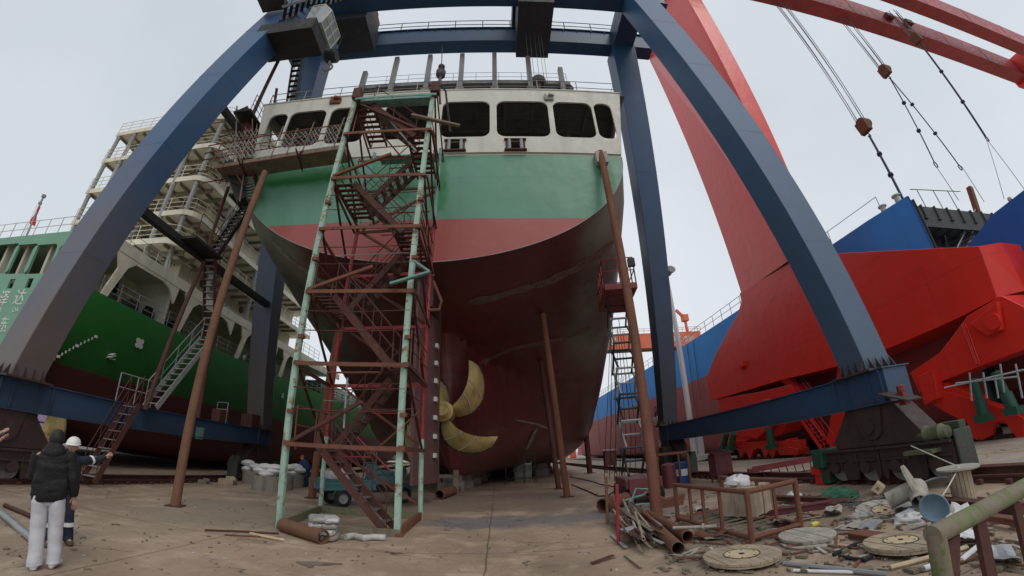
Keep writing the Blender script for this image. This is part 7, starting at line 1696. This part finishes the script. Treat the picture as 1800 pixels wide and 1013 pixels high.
# ================================================================ people
def skinned(verts, edges, rad, sub=2):
    me = bpy.data.meshes.new('tmp'); me.from_pydata([V3(v) for v in verts], edges, [])
    o = bpy.data.objects.new('tmp', me); C.objects.link(o)
    sk = o.modifiers.new('s', 'SKIN'); sk.use_smooth_shade = True; sk.branch_smoothing = .6
    for i, r_ in enumerate(rad):
        sv = me.skin_vertices[0].data[i]; sv.radius = r_ if isinstance(r_, tuple) else (r_, r_); sv.use_root = (i == 0)
    sb = o.modifiers.new('d', 'SUBSURF'); sb.levels = sub; sb.render_levels = sub
    bpy.context.view_layer.update()
    res = bpy.data.meshes.new_from_object(o.evaluated_get(bpy.context.evaluated_depsgraph_get()))
    vs = [v.co.copy() for v in res.vertices]; fs = [tuple(p.vertices) for p in res.polygons]
    bpy.data.objects.remove(o); bpy.data.meshes.remove(res)
    return vs, fs
def person(label, loc, face, J, clothes, head, hat=None, hair=None, hands=True, scale=1.0):
    """J: joints in a frame whose +y is the way the body faces"""
    root = thing('person', label, 'person', loc)
    Fw = V3(face).normalized(); Rt = V3((Fw.y, -Fw.x, 0)); base = V3(loc)
    X = lambda v: base + (Rt * v[0] + Fw * v[1]) * scale + V3((0, 0, v[2] * scale))
    n = list(J.keys()); idx = {k: i for i, k in enumerate(n)}
    E_ = [('pelvis', 'waist'), ('waist', 'chest'), ('chest', 'neck'), ('neck', 'headb')]
    for s_ in 'lr': E_ += [('chest', 'sh' + s_), ('sh' + s_, 'el' + s_), ('el' + s_, 'wr' + s_), ('pelvis', 'hip' + s_), ('hip' + s_, 'kn' + s_), ('kn' + s_, 'an' + s_), ('an' + s_, 'toe' + s_)]
    Rd = dict(pelvis=(.15, .10), waist=(.125, .09), chest=(.15, .10), neck=(.055, .055), headb=(.055, .06), sh=.058, el=.042, wr=.026, hip=.085, kn=.055, an=.038, toe=.035)
    rd = [Rd.get(k, Rd.get(k[:-1])) for k in n]
    V_ = [J[k] for k in n]; ed = [(idx[a], idx[b]) for a, b in E_]
    for s_, sg in (('l', -1), ('r', 1)):
        w = V3(J['wr' + s_]); e = V3(J['el' + s_]); d = (w - e).normalized(); u = d.cross(V3((0, 1, 0.3))).normalized() if abs(d.y) < .9 else V3((1, 0, 0))
        pc_ = w + d * .07; V_.append(tuple(pc_)); rd.append((.036, .018)); pi_ = len(V_) - 1; ed.append((idx['wr' + s_], pi_))
        for f, L_ in ((-1.5, .06), (-.5, .072), (.5, .068), (1.5, .055)):
            k1 = pc_ + u * f * .018 + d * .035; k2 = k1 + d * L_ * .5 + V3((0, .008, 0)); k3 = k2 + d * L_ * .4 + V3((0, .016, 0))
            b0 = len(V_)
            V_ += [tuple(k1), tuple(k2), tuple(k3)]; rd += [.010, .0085, .0075]; ed += [(pi_, b0), (b0, b0 + 1), (b0 + 1, b0 + 2)]
        t1 = w + d * .035 - u * .035 * sg; t2 = t1 + d * .035 - u * .012 * sg; b0 = len(V_); V_ += [tuple(t1), tuple(t2)]; rd += [.012, .009]; ed += [(idx['wr' + s_], b0), (b0, b0 + 1)]
    vs, fs = skinned(V_, ed, rd)
    m = M(); m.add([X(v) for v in vs], fs)
    # head with a face
    hc, hd = V3(head[0]), V3(head[1]).normalized(); hr_ = V3((hd.y, -hd.x, 0)).normalized(); hu = hr_.cross(hd).normalized()
    hv = lambda a, b, c: X(hc + hr_ * a + hd * b + hu * c)
    rows = []
    for i in range(15):
        th = math.pi * i / 14; row = []
        for j in range(24):
            f = 2 * math.pi * j / 24; a, b, c = math.sin(th) * math.cos(f), math.sin(th) * math.sin(f), math.cos(th)
            w = 1.0 - .28 * max(0, -c) ** 1.5
            px, py, pz = a * .075 * w, b * .095 * (w if b < 0 else (1 - .12 * max(0, -c))), c * .118
            if b > .5 and abs(a) < .35: py += .020 * math.exp(-((c + .12) / .16) ** 2) * math.exp(-(a / .16) ** 2)
            if b > .4: py -= .008 * math.exp(-((c - .08) / .12) ** 2) * (math.exp(-((abs(a) - .38) / .2) ** 2))
            row.append(hv(px, py, pz))
        rows.append(row)
    m.grid(rows, cols_closed=True)
    for s_ in (-1, 1):
        m.lathe(hv(s_ * .074, -.005, -.005), hr_ * 1.0 if False else (X(hc + hr_) - X(hc)), [(-.008, 0), (-.006, .022), (.004, .028), (.008, .02), (.008, 0)], 10)
    m.cur = 1
    for s_ in (-1, 1): m.box(hv(s_ * .03, .083, .012), (.02, .014, .008)); m.box(hv(s_ * .03, .086, .034), (.028, .01, .006))
    m.box(hv(0, .087, -.062), (.036, .012, .006)); m.cur = 0
    m.build('body', ['skin', 'eye_dark'], root, smooth=True)
    if hair:
        hm = M(); rows = []
        for i in range(10):
            th = math.pi * (.0 + .68 * i / 9); row = []
            for j in range(24):
                f = 2 * math.pi * j / 24; a, b, c = math.sin(th) * math.cos(f), math.sin(th) * math.sin(f), math.cos(th)
                cut = 1.0 if b < .35 else max(.0, min(1, (c - .2) * 3))
                k = 1.10 + .05 * noise.noise(V3((a, b, c)) * 6) if cut > .3 else .93
                row.append(hv(a * .084 * k * (1 - .1 * max(0, -c)), b * .1 * k, c * .112 * k + .002))
            rows.append(row)
        hm.grid(rows, cols_closed=True); hm.build('hair', hair, root, smooth=True)
    if hat:
        hm = M(); rows = []
        for i in range(9):
            th = math.pi / 2 * i / 8; rows.append([hv(math.sin(th) * math.cos(f) * .108, math.sin(th) * math.sin(f) * .13, math.cos(th) * .115 + .035) for f in [q * math.pi / 12 for q in range(24)]])
        rows.append([hv(math.cos(f) * .118, math.sin(f) * .14 + (.045 if math.sin(f) > .3 else 0), .030) for f in [q * math.pi / 12 for q in range(24)]])
        rows.append([hv(math.cos(f) * .105, math.sin(f) * .125, .026) for f in [q * math.pi / 12 for q in range(24)]])
        hm.grid(rows, cols_closed=True); ho = hm.build('helmet', hat, root, smooth=True)
    for (nm, mat, parts) in clothes:
        cm_ = M()
        for rings in parts:
            rows = []
            for k, (c, rx, ry) in enumerate(rings):
                c = V3(c)
                a_ = V3(rings[max(0, k - 1)][0]); b_ = V3(rings[min(len(rings) - 1, k + 1)][0]); d = (b_ - a_).normalized()
                ux = V3((1, 0, 0)) if abs(d.x) < .8 else V3((0, 0, 1)); ux = (ux - d * ux.dot(d)).normalized(); uy = d.cross(ux)
                row = []
                for j in range(20):
                    f = 2 * math.pi * j / 20; w = c + ux * math.cos(f) * rx + uy * math.sin(f) * ry
                    ka = .5 if nm == 'trousers' else 1; nn = 1 + ka * (.19 * noise.noise(w * 7) + .12 * noise.noise(V3((w.x * 9, w.y * 9, w.z * 22))))
                    row.append(X(c + (w - c) * nn))
                rows.append(row)
            cm_.grid(rows, cols_closed=True); cm_.add(rows[0], [tuple(range(20))]); cm_.add(rows[-1], [tuple(range(20))])
        cm_.build(nm, mat, root, smooth=True)
    return root, X
def lerp(a, b, f): return tuple(V3(a).lerp(V3(b), f))
J = dict(pelvis=(0, 0, .93), waist=(0, .0, 1.06), chest=(0, .0, 1.27), neck=(0, .0, 1.42), headb=(0, .02, 1.48),
         shl=(-.17, 0, 1.36), ell=(-.22, .06, 1.10), wrl=(-.12, .26, 1.16), shr=(.17, 0, 1.36), elr=(.25, -.03, 1.08), wrr=(.27, .02, .84),
         hipl=(-.09, 0, .9), knl=(-.095, .01, .48), anl=(-.09, -.03, .09), toel=(-.10, .13, .035), hipr=(.09, 0, .9), knr=(.095, .03, .48), anr=(.10, .02, .09), toer=(.14, .17, .035))
def dense(pts, n=6):
    """smooth the list of (centre, rx, ry) rings"""
    out = []
    for (a, ra, qa), (b, rb, qb) in zip(pts, pts[1:]):
        for i in range(n): f = i / n; out.append((lerp(a, b, f), ra + (rb - ra) * f, qa + (qb - qa) * f))
    return out + [pts[-1]]
def jacket(J, r=1.0, hood=True, hem=.80):
    pv, wa, ch, nk = V3(J['pelvis']), V3(J['waist']), V3(J['chest']), V3(J['neck'])
    up = (nk - ch).normalized()
    T_ = [((pv.x, pv.y, hem), .17 * r, .13 * r), ((pv.x, pv.y, hem + .03), .19 * r, .145 * r), (tuple(pv + V3((0, 0, .02))), .205 * r, .155 * r), (tuple(wa), .205 * r, .155 * r), (tuple(ch - up * .04), .205 * r, .15 * r), (tuple(ch + up * .06), .195 * r, .135 * r), (tuple(ch + up * .11), .165 * r, .115 * r), (tuple(nk - up * .01), .095 * r, .09 * r), (tuple(nk + up * .03), .075 * r, .075 * r)]
    out = [dense(T_)]
    for s_ in 'lr':
        sh, el, wr = V3(J['sh' + s_]), V3(J['el' + s_]), V3(J['wr' + s_])
        out.append(dense([(tuple(sh.lerp(ch, .35)), .07 * r, .07 * r), (tuple(sh - V3((0, 0, .02))), .082 * r, .078 * r), (tuple(sh.lerp(el, .5)), .074 * r, .074 * r), (tuple(el), .068 * r, .068 * r), (tuple(el.lerp(wr, .5)), .06 * r, .06 * r), (tuple(el.lerp(wr, .93)), .045 * r, .045 * r)]))
    if hood: out.append(dense([(tuple(nk + V3((0, -.02, -.10))), .12, .10), (tuple(nk + V3((0, -.05, -.04))), .135, .10), (tuple(nk + V3((0, -.04, .03))), .115, .085), (tuple(nk + V3((0, -.02, .06))), .085, .07)]))
    return out
def trousers(J, r=1.0):
    pv = V3(J['pelvis']); out = [dense([((pv.x, pv.y, .76), .12 * r, .10 * r), ((pv.x, pv.y, .82), .165 * r, .125 * r), ((pv.x, pv.y, .92), .175 * r, .13 * r), ((pv.x, pv.y, .99), .165 * r, .12 * r)])]
    for s_ in 'lr':
        h, k, a = V3(J['hip' + s_]), V3(J['kn' + s_]), V3(J['an' + s_])
        out.append(dense([((h.x * .9, h.y, .90), .09 * r, .11 * r), ((h.x * .95, h.y, .80), .10 * r, .12 * r), (tuple(h.lerp(k, .6)), .088 * r, .10 * r), (tuple(k), .082 * r, .088 * r), (tuple(k.lerp(a, .5)), .076 * r, .08 * r), ((a.x, a.y, .14), .076 * r, .082 * r), ((a.x, a.y, .06), .08 * r, .09 * r)]))
    return out
def shoe(J, s_, r=.048):
    a, t_ = V3(J['an' + s_]), V3(J['toe' + s_]); d = V3((t_.x - a.x, t_.y - a.y, 0)).normalized(); a = V3((a.x, a.y, .045))
    return [[(tuple(a - d * .07), .02, .025), (tuple(a - d * .055), r * .8, .04), (tuple(a + d * .04), r, .045), (tuple(a + d * .13 - V3((0, 0, .008))), r * 1.05, .036), (tuple(a + d * .19 - V3((0, 0, .014))), r * .7, .026), (tuple(a + d * .205 - V3((0, 0, .018))), .015, .012)]]
prA, _x = person('person seen from behind in a hooded black jacket, pale trousers and white shoes', tuple(G(76, 1000)), (-.72, .70, 0), J,
       [('jacket', 'jacket_black', jacket(J, 1.06)), ('trousers', 'trousers_white', trousers(J, 1.05)), ('shoe', 'white_clean', shoe(J, 'l')), ('shoe', 'white_clean', shoe(J, 'r'))],
       ((0, .03, 1.555), (-.1, 1, -.05)), None, 'hair')
prA.rotation_mode = 'AXIS_ANGLE'; prA.rotation_axis_angle = (R(-4), -.79, .61, 0)
J2 = dict(J); J2.update(neck=(0, .03, 1.42), headb=(0, .05, 1.48), shl=(-.17, .02, 1.35), ell=(-.37, -.12, 1.33), wrl=(-.54, -.26, 1.42), elr=(.22, .05, 1.09), wrr=(.2, .2, .93), knl=(-.12, .0, .48), anl=(-.16, -.05, .09), toel=(-.2, .1, .035), knr=(.1, .06, .48), anr=(.10, .05, .09), toer=(.12, .2, .035))
pr2, X2 = person('person in a white hard hat and navy clothes pointing with an outstretched arm', tuple(G(98, 958)), (.80, -.6, 0), J2,
       [('jacket', 'jacket_navy', jacket(J2, 1.0, False)), ('trousers', 'trousers_navy', trousers(J2, .98)), ('shoe', 'shoe_brown', shoe(J2, 'l')), ('shoe', 'shoe_brown', shoe(J2, 'r'))],
       ((0, .07, 1.555), (.25, 1, -.12)), 'helmet_white', None, scale=.93)
for s_ in 'lr':
    a = X2(lerp(J2['kn' + s_], J2['an' + s_], .42)); m = M(); m.lathe(a - V3((0, 0, .03)), (0, 0, 1), [(0, .0), (0, .088), (.06, .088), (.06, 0)], 16); m.build('reflective_band', 'reflective', pr2, smooth=True)
m = M(); e_, w_ = X2(J2['ell']), X2(J2['wrl']); d_ = (w_ - e_).normalized(); m.lathe(e_.lerp(X2(J2['shl']), .35), d_, [(0, 0), (0, .076), (.04, .076), (.04, 0)], 14); m.build('reflective_band', 'reflective', pr2, smooth=True)
# person holding a phone up, mostly outside the left edge
h3 = PY(7, 771, 4.35); loc3 = V3((h3.x - .92, 4.4, 0))
J3 = dict(J); J3.update(shl=(-.17, .02, 1.36), ell=(-.24, .2, 1.18), wrl=(-.13, .38, 1.42), shr=(.17, .02, 1.36), elr=(.26, .2, 1.16), wrr=(.15, .36, h3.z - .08))
pr3, X3 = person('person at the left edge in a dark padded jacket holding up a phone', tuple(loc3), (.35, .94, 0), J3,
       [('jacket', 'jacket_navy', jacket(J3, 1.0, False)), ('trousers', 'trousers_navy', trousers(J3, .98)), ('shoe', 'shoe_brown', shoe(J3, 'l')), ('shoe', 'shoe_brown', shoe(J3, 'r'))],
       ((0, .05, 1.555), (0, 1, 0)), None, 'hair')
m = M(); m.box(X3((.0, .42, h3.z + .02)), (.16, .012, .08), rot=Matrix.Rotation(-.35, 3, 'Z')); tag(m.build('phone', 'eye_dark', bevel=.006), 'dark phone held up by the person at the left edge', 'phone')
J4 = dict(J); J4.update(waist=(0, .06, 1.02), chest=(0, .2, 1.18), neck=(0, .3, 1.28), headb=(0, .34, 1.33), shl=(-.17, .22, 1.24), shr=(.17, .22, 1.24), ell=(-.2, .36, 1.0), wrl=(-.1, .5, .85), elr=(.2, .36, 1.0), wrr=(.1, .5, .85))
l4 = G(538, 856)
person('distant worker in blue overalls and a red helmet bending forward behind the white bags', (l4.x, l4.y, 0), (-.9, .3, 0), J4,
       [('jacket', 'overall_blue', jacket(J4, 1.0, False)), ('trousers', 'overall_blue', trousers(J4, 1.0)), ('shoe', 'shoe_brown', shoe(J4, 'l')), ('shoe', 'shoe_brown', shoe(J4, 'r'))],
       ((0, .38, 1.38), (0, 1, -.4)), 'helmet_red', None)
